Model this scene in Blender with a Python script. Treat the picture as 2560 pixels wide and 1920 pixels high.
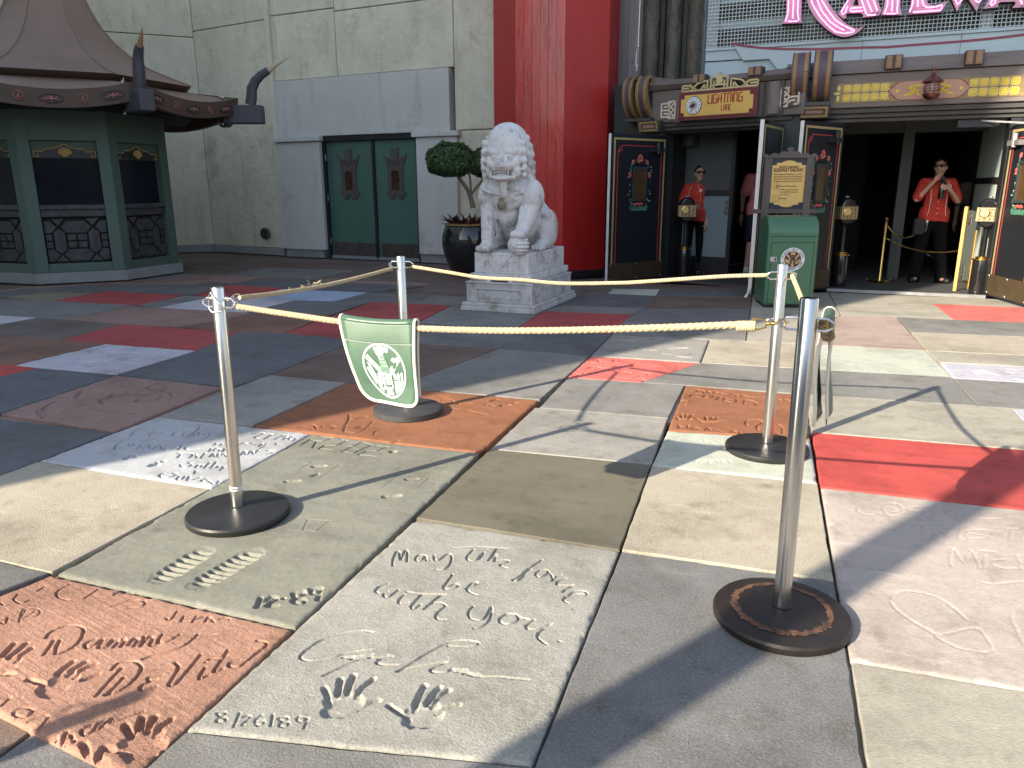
import bpy, bmesh, math, random
import numpy as np
from mathutils import Vector, Matrix
R_ = math.radians
sc = bpy.context.scene
for o in list(bpy.data.objects): bpy.data.objects.remove(o)
COL = sc.collection
rnd = random.Random(7)

# ---------------------------------------------------------------- camera
CH = 1.38                                   # eye height of the photographer (m)
CF, CP, CR, CY = 1872.4, .255743, -.0031946, .3202   # focal length (px of 2560), pitch, roll, yaw
c_f = np.array([-math.sin(CY)*math.cos(CP), math.cos(CY)*math.cos(CP), -math.sin(CP)])
_r = np.array([math.cos(CY), math.sin(CY), 0.0]); _u = np.cross(_r, c_f)
c_r = math.cos(CR)*_r + math.sin(CR)*_u
c_u = -math.sin(CR)*_r + math.cos(CR)*_u
cam = bpy.data.cameras.new('camera'); cam.sensor_width = 36; cam.lens = CF/2560*36; cam.clip_start = .05; cam.clip_end = 400
cam_o = bpy.data.objects.new('camera', cam); COL.objects.link(cam_o)
cam_o.matrix_world = Matrix(((c_r[0], c_u[0], -c_f[0], 0), (c_r[1], c_u[1], -c_f[1], 0), (c_r[2], c_u[2], -c_f[2], CH), (0, 0, 0, 1)))
sc.camera = cam_o

# ---------------------------------------------------------------- light
SUN_D = Vector((.545, .838, 0)).normalized()        # horizontal direction in which shadows fall
SUN_EL = R_(25.3)
w = bpy.data.worlds.new('World'); sc.world = w; w.use_nodes = True
nt = w.node_tree; nt.nodes.clear()
sky = nt.nodes.new('ShaderNodeTexSky'); sky.sky_type = 'NISHITA'; sky.sun_disc = False
sky.sun_elevation = SUN_EL; sky.sun_rotation = math.atan2(-SUN_D.x, -SUN_D.y)
sky.air_density = 1.0; sky.dust_density = 1.0; sky.ozone_density = 1.5
bg = nt.nodes.new('ShaderNodeBackground'); bg.inputs['Strength'].default_value = .125
wo = nt.nodes.new('ShaderNodeOutputWorld')
hs = nt.nodes.new('ShaderNodeHueSaturation'); hs.inputs['Saturation'].default_value = .72
nt.links.new(sky.outputs[0], hs.inputs['Color']); nt.links.new(hs.outputs[0], bg.inputs[0]); nt.links.new(bg.outputs[0], wo.inputs[0])
sun = bpy.data.lights.new('sun', 'SUN'); sun.energy = 4.7; sun.angle = R_(.53); sun.color = (1, .88, .69)
sun_o = bpy.data.objects.new('sun', sun); COL.objects.link(sun_o)
sd = Vector((SUN_D.x*math.cos(SUN_EL), SUN_D.y*math.cos(SUN_EL), -math.sin(SUN_EL)))
sun_o.rotation_euler = sd.to_track_quat('-Z', 'Y').to_euler(); sun_o.location = (-8, -12, 12)
sc.view_settings.view_transform = 'Standard'; sc.view_settings.look = 'None'
sc.view_settings.exposure = 1.32; sc.view_settings.gamma = 1; sc.view_settings.use_curve_mapping = False
sc.render.engine = 'CYCLES'
sc.cycles.max_bounces = 6; sc.cycles.diffuse_bounces = 3; sc.cycles.glossy_bounces = 3

# ---------------------------------------------------------------- survey helpers: photo pixel -> point of the place
def ray(px, py): return -(py-960)/CF*c_u + (px-1280)/CF*c_r + c_f
def G(px, py, z=0.0):
    d = ray(px, py); t = (z-CH)/d[2]; return np.array([d[0]*t, d[1]*t, z])
class Frame:
    """vertical plane through two ground points; local x along it, local y behind it, z up"""
    def __init__(s, A, B):
        s.A = np.array(A[:2], float); d = np.array(B[:2], float)-s.A; s.d = d/np.linalg.norm(d)
        s.n = np.array([-s.d[1], s.d[0]]); s.rz = math.atan2(s.d[1], s.d[0])
        s.loc = (s.A[0], s.A[1], 0)
    def uv(s, px, py, y=0.0):
        d = ray(px, py); q = s.A + s.n*y
        t = (q@s.n)/(d[:2]@s.n); P = d*t
        return ((P[:2]-s.A)@s.d, P[2]+CH)
    def xy(s, u, y=0.0): return s.A + s.d*u + s.n*y
    def local(s, p): v = np.array(p[:2])-s.A; return (v@s.d, v@s.n, p[2] if len(p) > 2 else 0)

# ---------------------------------------------------------------- object helpers
def thing(name, label=None, cat=None, loc=(0, 0, 0), rz=0, group=None, kind=None):
    o = bpy.data.objects.new(name, None); COL.objects.link(o); o.empty_display_size = .2
    o.location = loc; o.rotation_euler = (0, 0, rz)
    return tag(o, label, cat, group, kind)
def tag(o, label=None, cat=None, group=None, kind=None):
    if label: o['label'] = label
    if cat: o['category'] = cat
    if group: o['group'] = group
    if kind: o['kind'] = kind
    return o
def copy_tree(o, parent=None):
    c = o.copy(); COL.objects.link(c); c.parent = parent
    for ch in list(o.children): copy_tree(ch, c)
    return c
def setmat(me, m):
    for x in (m if isinstance(m, (list, tuple)) else [m]): me.materials.append(x)
def link(name, me, parent=None, loc=None, rz=None):
    o = bpy.data.objects.new(name, me); COL.objects.link(o); o.parent = parent
    if loc is not None: o.location = loc
    if rz is not None: o.rotation_euler = (0, 0, rz)
    return o

class MB:
    def __init__(s): s.v = []; s.f = []; s.m = []; s.cm = 0
    def add(s, vs, fs):
        b = len(s.v); s.v += [tuple(map(float, p)) for p in vs]; s.f += [tuple(b+i for i in f) for f in fs]; s.m += [s.cm]*len(fs); return s
    def box(s, x0, x1, y0, y1, z0, z1):
        return s.add([(x, y, z) for z in (z0, z1) for y in (y0, y1) for x in (x0, x1)], [(0, 2, 3, 1), (4, 5, 7, 6), (0, 1, 5, 4), (2, 6, 7, 3), (0, 4, 6, 2), (1, 3, 7, 5)])
    def hexa(s, lo, hi):
        n = len(lo); return s.add(list(lo)+list(hi), [tuple(range(n))[::-1], tuple(range(n, 2*n))]+[(i, (i+1) % n, n+(i+1) % n, n+i) for i in range(n)])
    def bar(s, p, q, w, h, up=(0, 0, 1)):
        p, q = Vector(p), Vector(q); d = (q-p).normalized(); up = Vector(up)
        if abs(d.dot(up)) > .98: up = Vector((0, 1, 0))
        a = d.cross(up).normalized()*w/2; b = a.cross(d).normalized()*h/2
        return s.hexa([p-a-b, p+a-b, p+a+b, p-a+b], [q-a-b, q+a-b, q+a+b, q-a+b])
    def tube(s, pts, r, n=8, cap=True, closed=False):
        pts = [Vector(p) for p in pts]; m = len(pts); rr = r if isinstance(r, (list, tuple)) else [r]*m
        rings = []; a = None
        for i, p in enumerate(pts):
            if closed: d = pts[(i+1) % m]-pts[i-1]
            else: d = pts[min(i+1, m-1)]-pts[max(i-1, 0)]
            d.normalize()
            if a is None: a = d.orthogonal().normalized()
            else: a = (a-d*a.dot(d)); a = a.normalized() if a.length > 1e-6 else d.orthogonal().normalized()
            b = d.cross(a); rings.append([p+(a*math.cos(t)+b*math.sin(t))*rr[i] for t in [2*math.pi*k/n for k in range(n)]])
        vs = [q for rg in rings for q in rg]; fs = []
        for i in range(m if closed else m-1):
            j = (i+1) % m
            for k in range(n): fs.append((i*n+k, i*n+(k+1) % n, j*n+(k+1) % n, j*n+k))
        if cap and not closed: fs += [tuple(range(n))[::-1], tuple(range((m-1)*n, m*n))]
        return s.add(vs, fs)
    def lathe(s, prof, c=(0, 0, 0), n=24, M=None):
        vs = []; fs = []
        for r, z in prof:
            for k in range(n):
                t = 2*math.pi*k/n; p = Vector((r*math.cos(t), r*math.sin(t), z))
                if M is not None: p = M @ p
                vs.append((p.x+c[0], p.y+c[1], p.z+c[2]))
        for i in range(len(prof)-1):
            for k in range(n): fs.append((i*n+k, i*n+(k+1) % n, (i+1)*n+(k+1) % n, (i+1)*n+k))
        fs += [tuple(range(n))[::-1], tuple(range((len(prof)-1)*n, len(prof)*n))]
        return s.add(vs, fs)
    def ell(s, c, r, n=16, m=10, M=None):
        vs = []; fs = []; c = Vector(c)
        for i in range(1, m):
            a = math.pi*i/m
            for k in range(n):
                t = 2*math.pi*k/n; p = Vector((r[0]*math.sin(a)*math.cos(t), r[1]*math.sin(a)*math.sin(t), r[2]*math.cos(a)))
                vs.append((M @ p if M is not None else p)+c)
        for q in ((0, 0, r[2]), (0, 0, -r[2])): p = Vector(q); vs.append((M @ p if M is not None else p)+c)
        T, B = len(vs)-2, len(vs)-1
        for k in range(n): fs.append((T, k, (k+1) % n)); fs.append((B, (m-2)*n+(k+1) % n, (m-2)*n+k))
        for i in range(m-2):
            for k in range(n): fs.append((i*n+k, (i+1)*n+k, (i+1)*n+(k+1) % n, i*n+(k+1) % n))
        return s.add(vs, fs)
    def cap(s, p, q, r1, r2, n=12):
        """capsule between two points with two radii"""
        p, q = Vector(p), Vector(q); d = q-p; L = d.length
        d = d/L if L > 1e-6 else Vector((0, 0, 1))
        pts = []; rr = []
        for k in range(4): a = math.pi/2*(k+.15)/4; pts.append(p-d*r1*math.cos(a)); rr.append(r1*math.sin(a))
        pts.append(p); rr.append(r1); pts.append(q); rr.append(r2)
        for k in range(3, -1, -1): a = math.pi/2*(k+.15)/4; pts.append(q+d*r2*math.cos(a)); rr.append(r2*math.sin(a))
        return s.tube(pts, rr, n)
    def plate(s, loop, y0, y1):
        """outline in local (x, z), thickness along y from y0 (front) to y1"""
        return s.hexa([(a, y0, b) for a, b in loop], [(a, y1, b) for a, b in loop])
    def build(s, name, m, parent=None, smooth=False, loc=None, rz=None, bevel=0, M=None):
        me = bpy.data.meshes.new(name); me.from_pydata(s.v, [], s.f); setmat(me, m)
        if any(s.m): me.polygons.foreach_set('material_index', s.m)
        if M is not None: me.transform(M)
        bm = bmesh.new(); bm.from_mesh(me); bmesh.ops.recalc_face_normals(bm, faces=bm.faces); bm.to_mesh(me); bm.free()
        if smooth:
            me.polygons.foreach_set('use_smooth', [True]*len(me.polygons))
            if smooth != 'all': me.set_sharp_from_angle(angle=R_(40))
        o = link(name, me, parent, loc, rz)
        if bevel:
            b = o.modifiers.new('bevel', 'BEVEL'); b.width = bevel; b.segments = 2; b.limit_method = 'ANGLE'; b.angle_limit = R_(40)
        return o
def remeshed(mb, name, m, parent, vox, smooth=4, fac=.5, disp=None, loc=None, rz=None):
    """melt a heap of overlapping closed forms into one continuous surface"""
    o = mb.build('tmp', m)
    rm = o.modifiers.new('r', 'REMESH'); rm.mode = 'VOXEL'; rm.voxel_size = vox; rm.use_smooth_shade = True
    if smooth: sm = o.modifiers.new('s', 'SMOOTH'); sm.iterations = smooth; sm.factor = fac
    if disp:
        tx = bpy.data.textures.new('carve', 'CLOUDS'); tx.noise_scale = disp[0]; tx.noise_depth = 2
        d = o.modifiers.new('d', 'DISPLACE'); d.texture = tx; d.strength = disp[1]; d.mid_level = .5; d.texture_coords = 'LOCAL'
    dg = bpy.context.evaluated_depsgraph_get(); me = bpy.data.meshes.new_from_object(o.evaluated_get(dg))
    bpy.data.objects.remove(o); me.name = name
    me.polygons.foreach_set('use_smooth', [True]*len(me.polygons))
    if not len(me.materials): setmat(me, m)
    return link(name, me, parent, loc, rz)
def curve_mesh(cu, name):
    o = bpy.data.objects.new('tmp', cu); COL.objects.link(o)
    dg = bpy.context.evaluated_depsgraph_get(); me = bpy.data.meshes.new_from_object(o.evaluated_get(dg))
    bpy.data.objects.remove(o); bpy.data.curves.remove(cu); me.name = name; return me
XZ = Matrix(((1, 0, 0, 0), (0, 0, -1, 0), (0, 1, 0, 0), (0, 0, 0, 1)))    # text plane -> upright, facing -y
def text_mesh(body, size, ext=.002, name='lettering', align='CENTER', M=None, squeeze=1, bold=0, space=1):
    cu = bpy.data.curves.new('t', 'FONT'); cu.body = body; cu.size = size; cu.extrude = ext; cu.align_x = align; cu.align_y = 'CENTER'
    cu.offset = bold; cu.resolution_u = 3; cu.space_character = space
    me = curve_mesh(cu, name)
    me.transform((M or Matrix()) @ XZ @ Matrix.Diagonal((squeeze, 1, 1, 1))); return me
def text(body, size, m, parent, loc, ext=.002, name='lettering', **k):
    me = text_mesh(body, size, ext, name, M=Matrix.Translation(loc), **k); me.materials.clear(); setmat(me, m); return link(name, me, parent)
def shape_mesh(loops, ext, name, M=None):
    """filled outline (with holes) in a plane, given thickness"""
    cu = bpy.data.curves.new('s', 'CURVE'); cu.dimensions = '2D'; cu.fill_mode = 'BOTH'; cu.extrude = ext
    for lp in loops:
        sp = cu.splines.new('POLY'); sp.points.add(len(lp)-1); sp.use_cyclic_u = True
        for i, (a, b) in enumerate(lp): sp.points[i].co = (a, b, 0, 1)
    me = curve_mesh(cu, name); me.transform((M or Matrix()) @ XZ); return me
def shape(loops, ext, m, parent, y=0, name='panel', M=None):
    me = shape_mesh(loops, ext, name, (M or Matrix()) @ Matrix.Translation((0, y, 0))); me.materials.clear(); setmat(me, m); return link(name, me, parent)
def circ(cx, cy, r, n=24, a0=0, a1=2*math.pi, ry=None):
    full = abs(a1-a0-2*math.pi) < 1e-6
    return [(cx+r*math.cos(a0+(a1-a0)*k/(n if full else n-1)), cy+(ry or r)*math.sin(a0+(a1-a0)*k/(n if full else n-1))) for k in range(n)]

# ---------------------------------------------------------------- materials
def mat(name, col, rough=.6, metal=0.0, var=.12, scale=5.0, bump=.1, bscale=60.0, spec=.5, coat=0.0, stretch=(1, 1, 1), speck=0.0, stain=None, emit=None, layers=(), bdist=.004, local=False):
    m = bpy.data.materials.new(name); m.use_nodes = True; n = m.node_tree.nodes; L = m.node_tree.links; n.clear()
    out = n.new('ShaderNodeOutputMaterial'); b = n.new('ShaderNodeBsdfPrincipled'); L.new(b.outputs[0], out.inputs[0])
    b.inputs['Roughness'].default_value = rough; b.inputs['Metallic'].default_value = metal
    b.inputs['Specular IOR Level'].default_value = spec; b.inputs['Coat Weight'].default_value = coat; b.inputs['Coat Roughness'].default_value = .08
    if local: src = n.new('ShaderNodeTexCoord').outputs['Object']
    else: src = n.new('ShaderNodeNewGeometry').outputs['Position']
    mp = n.new('ShaderNodeMapping'); L.new(src, mp.inputs[0]); mp.inputs['Scale'].default_value = stretch
    def noise(s, det=4, ro=.6):
        t = n.new('ShaderNodeTexNoise'); t.inputs['Scale'].default_value = s; t.inputs['Detail'].default_value = det; t.inputs['Roughness'].default_value = ro; L.new(mp.outputs[0], t.inputs[0]); return t.outputs['Fac']
    def mixc(f, a, c, mode='MIX'):
        x = n.new('ShaderNodeMix'); x.data_type = 'RGBA'; x.blend_type = mode
        if isinstance(f, float): x.inputs[0].default_value = f
        else: L.new(f, x.inputs[0])
        for i, v in ((6, a), (7, c)):
            if isinstance(v, tuple): x.inputs[i].default_value = (*v[:3], 1)
            else: L.new(v, x.inputs[i])
        return x.outputs[2]
    def ramp(f, lo, hi):
        r = n.new('ShaderNodeMapRange'); r.inputs[1].default_value = lo; r.inputs[2].default_value = hi; L.new(f, r.inputs[0]); return r.outputs[0]
    dk = tuple(c*(1-var) for c in col); lt = tuple(min(1, c*(1+var)) for c in col)
    c = mixc(ramp(noise(scale, 6), .3, .7), dk, lt)
    if speck:
        c = mixc(ramp(noise(105, 3, .8), .45, .75), c, tuple(min(1, x*(1+speck*1.3)) for x in col))
        c = mixc(ramp(noise(170, 2, .8), .56, .68), c, tuple(x*(1-speck) for x in col))
    if stain:
        c = mixc(ramp(noise(stain[1], 8, .7), stain[2], stain[2]+.13), c, stain[0])
    for fac, sc_, lo, hi, stc in layers:                         # weathering: blotches, streaks, scuffs
        m2 = n.new('ShaderNodeMapping'); L.new(src, m2.inputs[0]); m2.inputs['Scale'].default_value = stc; m2.inputs['Location'].default_value = (sc_, 3.1, 7.7)
        t = n.new('ShaderNodeTexNoise'); t.inputs['Scale'].default_value = sc_; t.inputs['Detail'].default_value = 7; t.inputs['Roughness'].default_value = .72; L.new(m2.outputs[0], t.inputs['Vector'])
        c = mixc(ramp(t.outputs['Fac'], lo, hi), c, mixc(1.0, c, tuple(fac), 'MULTIPLY'))
    L.new(c, b.inputs['Base Color'])
    if rough > .08:
        rr = n.new('ShaderNodeMapRange'); rr.inputs[3].default_value = max(.02, rough-.1); rr.inputs[4].default_value = min(1, rough+.1); L.new(noise(scale*2, 4), rr.inputs[0]); L.new(rr.outputs[0], b.inputs['Roughness'])
    if bump:
        bp = n.new('ShaderNodeBump'); bp.inputs['Strength'].default_value = bump; bp.inputs['Distance'].default_value = bdist
        L.new(noise(bscale, 4, .65), bp.inputs['Height']); L.new(bp.outputs[0], b.inputs['Normal'])
    if emit: b.inputs['Emission Color'].default_value = (*emit[0], 1); b.inputs['Emission Strength'].default_value = emit[1]
    return m
def slabmat(name, col, var=.13, brush=None, bump=.35, rough=.8, stain=None, speck=.34):
    return mat(name, col, rough, var=var, scale=2.6, bump=bump*2.4, bscale=120, spec=.35, speck=speck, stretch=brush or (1, 1, 1), stain=stain, bdist=.003,
               layers=(((.66, .65, .63), 1.3, .47, .70, (1, 1, 1)), ((.74, .73, .70), 7, .53, .69, (1, 1, 1)), ((1.18, 1.18, 1.17), 9, .57, .70, (.35, 1.6, 1)), ((.45, .43, .40), 15, .69, .725, (1, 1, 1))))
# ================================================================ PAVEMENT: one slab after another
SM = {}
def S(key):
    if key not in SM:
        c, kw = SLABC[key]; SM[key] = slabmat('concrete_'+key, c, **kw)
    return SM[key]
GR = ((.055, .055, .05), 3.5, .62)
SLABC = {
 'beige': ((.37, .335, .27), dict(stain=((.25, .22, .17), 2.2, .60))), 'beige_grey': ((.34, .32, .27), dict(brush=(.5, 3, 1))),
 'dark': ((.155, .155, .155), dict(speck=.45, var=.2)), 'slate': ((.125, .129, .137), dict(var=.16)), 'grey': ((.20, .197, .187), dict(var=.2, stain=((.30, .30, .29), 2.0, .6))),
 'light': ((.28, .27, .25), dict(var=.14, stain=((.22, .215, .19), 2.6, .56))), 'star': ((.295, .29, .265), dict(var=.12, stain=((.27, .265, .235), 3.0, .57))),
 'sage': ((.22, .22, .185), dict(var=.13, brush=(.5, 4, 1), stain=((.33, .335, .31), 2.5, .63))), 'salmon': ((.42, .235, .172), dict(var=.13, brush=(1, 3, 1), bump=.7, stain=((.62, .42, .33), 3, .64))),
 'olive': ((.15, .137, .105), dict(var=.1, brush=(.7, 4, 1), speck=.12)), 'ice': ((.43, .445, .465), dict(var=.06, speck=.08)), 'mint': ((.44, .465, .40), dict(var=.06, brush=(.5, 3, 1))),
 'red': ((.48, .075, .065), dict(var=.12, brush=(.6, 4, 1), speck=.15)), 'coral': ((.58, .15, .13), dict(var=.12, speck=.2, bump=.6)), 'terra': ((.27, .115, .06), dict(var=.13, brush=(.7, 3, 1), speck=.15)),
 'blush': ((.43, .375, .34), dict(var=.08, brush=(.4, 4, 1), stain=((.36, .28, .24), 5, .68))), 'brown': ((.155, .11, .09), dict(var=.2)), 'rosy': ((.30, .195, .165), dict(var=.12)),
 'lilac': ((.42, .41, .47), dict(var=.08)), 'lav': ((.50, .48, .53), dict(var=.12, stain=((.3, .28, .3), 4, .6))), 'taupe': ((.16, .13, .115), dict(var=.18)), 'rust': ((.22, .12, .088), dict(var=.2)), 'tan': ((.24, .21, .155), dict(var=.2)),
 'wine': ((.40, .075, .075), dict(var=.15, speck=.1)), 'pinkgrey': ((.36, .28, .25), dict(brush=(.4, 4, 1))), 'sky': ((.34, .42, .56), dict(var=.08)),
}
bedmat = mat('joint_dirt', (.045, .042, .038), .95, var=.3, scale=30, bump=.4)
bed = MB().box(-60, 60, -40, 80, -.6, -.055).build('plaza_ground', bedmat); tag(bed, kind='structure')
def inset(poly, d):
    """pull a counter-clockwise outline in by d"""
    P = [np.array(p[:2], float) for p in poly]; n = len(P); out = []
    for i in range(n):
        a, b, c = P[i-1], P[i], P[(i+1) % n]
        e1 = (b-a)/np.linalg.norm(b-a); e2 = (c-b)/np.linalg.norm(c-b)
        n1 = np.array([-e1[1], e1[0]]); n2 = np.array([-e2[1], e2[0]])
        k = 1+n1@n2
        out.append(b+(n1+n2)*(d/max(k, .35)))
    return out
def ccw(P):
    A = sum(P[i-1][0]*P[i][1]-P[i][0]*P[i-1][1] for i in range(len(P))); return P if A > 0 else P[::-1]
slab_polys = []
def slab(poly, key, z=0.0, label=None, rough_edge=.0011, gap=.0045):
    P = ccw([np.array(p[:2]) for p in poly]); P = inset(P, gap)
    ring = []
    for i in range(len(P)):
        a, b = P[i], P[(i+1) % len(P)]; L = np.linalg.norm(b-a); k = max(1, int(L/.055)) if a[1] < 6 else max(1, int(L/.3))
        for j in range(k):
            p = a+(b-a)*j/k
            if j: p = p+np.array([rnd.gauss(0, rough_edge), rnd.gauss(0, rough_edge)])
            ring.append(p)
    n = len(ring); cen = sum(P)/len(P)
    top = [r_+(cen-r_)/np.linalg.norm(cen-r_)*rnd.uniform(.003, .0055) for r_ in ring]
    vs = [(p[0]-cen[0], p[1]-cen[1], 0) for p in top]+[(p[0]-cen[0], p[1]-cen[1], -.004) for p in ring]+[(p[0]-cen[0], p[1]-cen[1], -.06) for p in ring]
    fs = [tuple(range(n))]+[(i, n+i, n+(i+1) % n, (i+1) % n) for i in range(n)]+[(n+i, 2*n+i, 2*n+(i+1) % n, n+(i+1) % n) for i in range(n)]
    me = bpy.data.meshes.new('paving_slab'); me.from_pydata(vs, [], fs); me.materials.append(S(key))
    bm = bmesh.new(); bm.from_mesh(me); bmesh.ops.recalc_face_normals(bm, faces=bm.faces); bm.to_mesh(me); bm.free()
    o = link('paving_slab', me, bed, (cen[0], cen[1], z+rnd.uniform(-.0015, .0015)))
    if label: o['label'] = label
    slab_polys.append(P); return o
def relief(quad, key, marks, res=.005, z=0.0, label=None, gap=.0045, seed=1):
    """slab whose top is a fine height field with writing and prints pressed into it; quad runs a, b, c, d"""
    Q = [np.array(p[:2]) for p in quad]
    area = sum(Q[i-1][0]*Q[i][1]-Q[i][0]*Q[i-1][1] for i in range(4))
    if area < 0: Q = Q[::-1]
    Q = inset(Q, gap)
    n1 = int(max(np.linalg.norm(Q[1]-Q[0]), np.linalg.norm(Q[2]-Q[3]))/res)+2; n2 = int(max(np.linalg.norm(Q[3]-Q[0]), np.linalg.norm(Q[2]-Q[1]))/res)+2
    U, V = np.meshgrid(np.linspace(0, 1, n1), np.linspace(0, 1, n2))
    X = (Q[0][0]*(1-U)+Q[1][0]*U)*(1-V)+(Q[3][0]*(1-U)+Q[2][0]*U)*V
    Y = (Q[0][1]*(1-U)+Q[1][1]*U)*(1-V)+(Q[3][1]*(1-U)+Q[2][1]*U)*V
    rg = np.random.default_rng(seed); Z = np.zeros_like(X)
    def vnoise(s):                                              # smooth value noise over the slab
        gx, gy = X*s, Y*s; ix, iy = np.floor(gx).astype(int), np.floor(gy).astype(int); fx, fy = gx-ix, gy-iy
        fx, fy = fx*fx*(3-2*fx), fy*fy*(3-2*fy); T = rg.random((64, 64))
        g = lambda a, b: T[a % 64, b % 64]
        return (g(ix, iy)*(1-fx)+g(ix+1, iy)*fx)*(1-fy)+(g(ix, iy+1)*(1-fx)+g(ix+1, iy+1)*fx)*fy
    for rad, dep, rim, lines in marks:
        rad, dep, rim = rad*(.64 if rad < .0102 else .92 if rad < .022 else 1.08), dep*(1.15 if rad < .0102 else 1.15 if rad < .022 else 1.0), rim*.14
        D = np.full(X.shape, 9.0); wob = 1+.35*(vnoise(70)-.5)
        for ln in lines:
            W = [G(*p)[:2] for p in ln]
            if len(W) == 1: W = W+[W[0]+1e-4]
            for a, b in zip(W[:-1], W[1:]):
                m = 3*rad
                k = (X > min(a[0], b[0])-m) & (X < max(a[0], b[0])+m) & (Y > min(a[1], b[1])-m) & (Y < max(a[1], b[1])+m)
                if not k.any(): continue
                d = b-a; t = np.clip(((X[k]-a[0])*d[0]+(Y[k]-a[1])*d[1])/(d@d+1e-12), 0, 1)
                D[k] = np.minimum(D[k], np.hypot(X[k]-a[0]-t*d[0], Y[k]-a[1]-t*d[1]))
        q = D*wob/rad
        zz = -dep*np.clip(1-q**5, 0, 1)
        if rim: zz += rim*np.exp(-((q-1.3)/.3)**2)*(.4+1.2*vnoise(90))
        Z = np.where(zz < 0, np.minimum(Z, zz), np.where(Z < 0, Z, np.maximum(Z, zz)))
    if key == 'salmon':
        s_ = (X*.25+Y*.97); T = rg.random(4096); q_ = s_*260+1.5*vnoise(3); i_ = np.floor(q_).astype(int); f_ = q_-i_; Z += .0014*((T[i_ % 4096]*(1-f_)+T[(i_+1) % 4096]*f_)-.5)*(.3+vnoise(6))
        Z += .0016*(vnoise(110)-.5)
    Z += .0012*(vnoise(22)-.5)+.0008*(vnoise(55)-.5)+.004*(vnoise(2.2)-.5)
    e = np.minimum(np.minimum(U*np.linalg.norm(Q[1]-Q[0]), (1-U)*np.linalg.norm(Q[1]-Q[0])), np.minimum(V*np.linalg.norm(Q[3]-Q[0]), (1-V)*np.linalg.norm(Q[3]-Q[0])))
    Z -= .011*np.exp(-e/.010)*np.clip((vnoise(16)-.72)*6, 0, 1)*(.6+.6*vnoise(60))          # chipped arrises
    Z -= .006*np.exp(-(e/.006)**1.2)*(.5+vnoise(40))
    cen = sum(Q)/4; n = n1*n2
    idx = np.arange(n).reshape(n2, n1)
    faces = np.stack([idx[:-1, :-1], idx[:-1, 1:], idx[1:, 1:], idx[1:, :-1]], -1).reshape(-1, 4)
    co = np.stack([X-cen[0], Y-cen[1], Z], -1).reshape(-1, 3)
    border = np.concatenate([idx[0, :], idx[1:, -1], idx[-1, -2::-1], idx[-2:0:-1, 0]]); nb = len(border)
    low = co[border].copy(); low[:, 2] = -.06; li = n+np.arange(nb)
    sk = np.stack([border, li, np.roll(li, -1), np.roll(border, -1)], -1)
    co = np.concatenate([co, low]); faces = np.concatenate([faces, sk])
    me = bpy.data.meshes.new('paving_slab'); me.vertices.add(len(co)); me.vertices.foreach_set('co', co.ravel())
    me.loops.add(faces.size); me.loops.foreach_set('vertex_index', faces.ravel().astype(np.int32))
    me.polygons.add(len(faces)); me.polygons.foreach_set('loop_start', np.arange(0, faces.size, 4, dtype=np.int32)); me.update(calc_edges=True); me.validate()
    me.polygons.foreach_set('use_smooth', [True]*(len(faces)-nb)+[False]*nb); me.materials.append(S(key))
    o = link('paving_slab', me, bed, (cen[0], cen[1], z))
    if label: o['label'] = label
    slab_polys.append(Q); return o
def cv(ox, oy, s):
    def f(*xy): return [(ox+xy[i]*s, oy+xy[i+1]*s) for i in range(0, len(xy), 2)]
    return f
def smooth_line(pts, k=4):
    """catmull-rom through hand-picked points"""
    if len(pts) < 3: return pts
    P = [np.array(p) for p in pts]; P = [2*P[0]-P[1]]+P+[2*P[-1]-P[-2]]; out = []
    for i in range(1, len(P)-2):
        for j in range(k):
            t = j/k; a, b, c, d = P[i-1:i+3]
            out.append(tuple(.5*((2*b)+(c-a)*t+(2*a-5*b+4*c-d)*t*t+(3*b-a-3*c+d)*t**3)))
    return out+[tuple(P[-2])]
def pen(f, *strokes, k=4): return [smooth_line(f(*s), k) for s in strokes]
g = lambda *pp: [G(*p) for p in pp]

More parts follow.
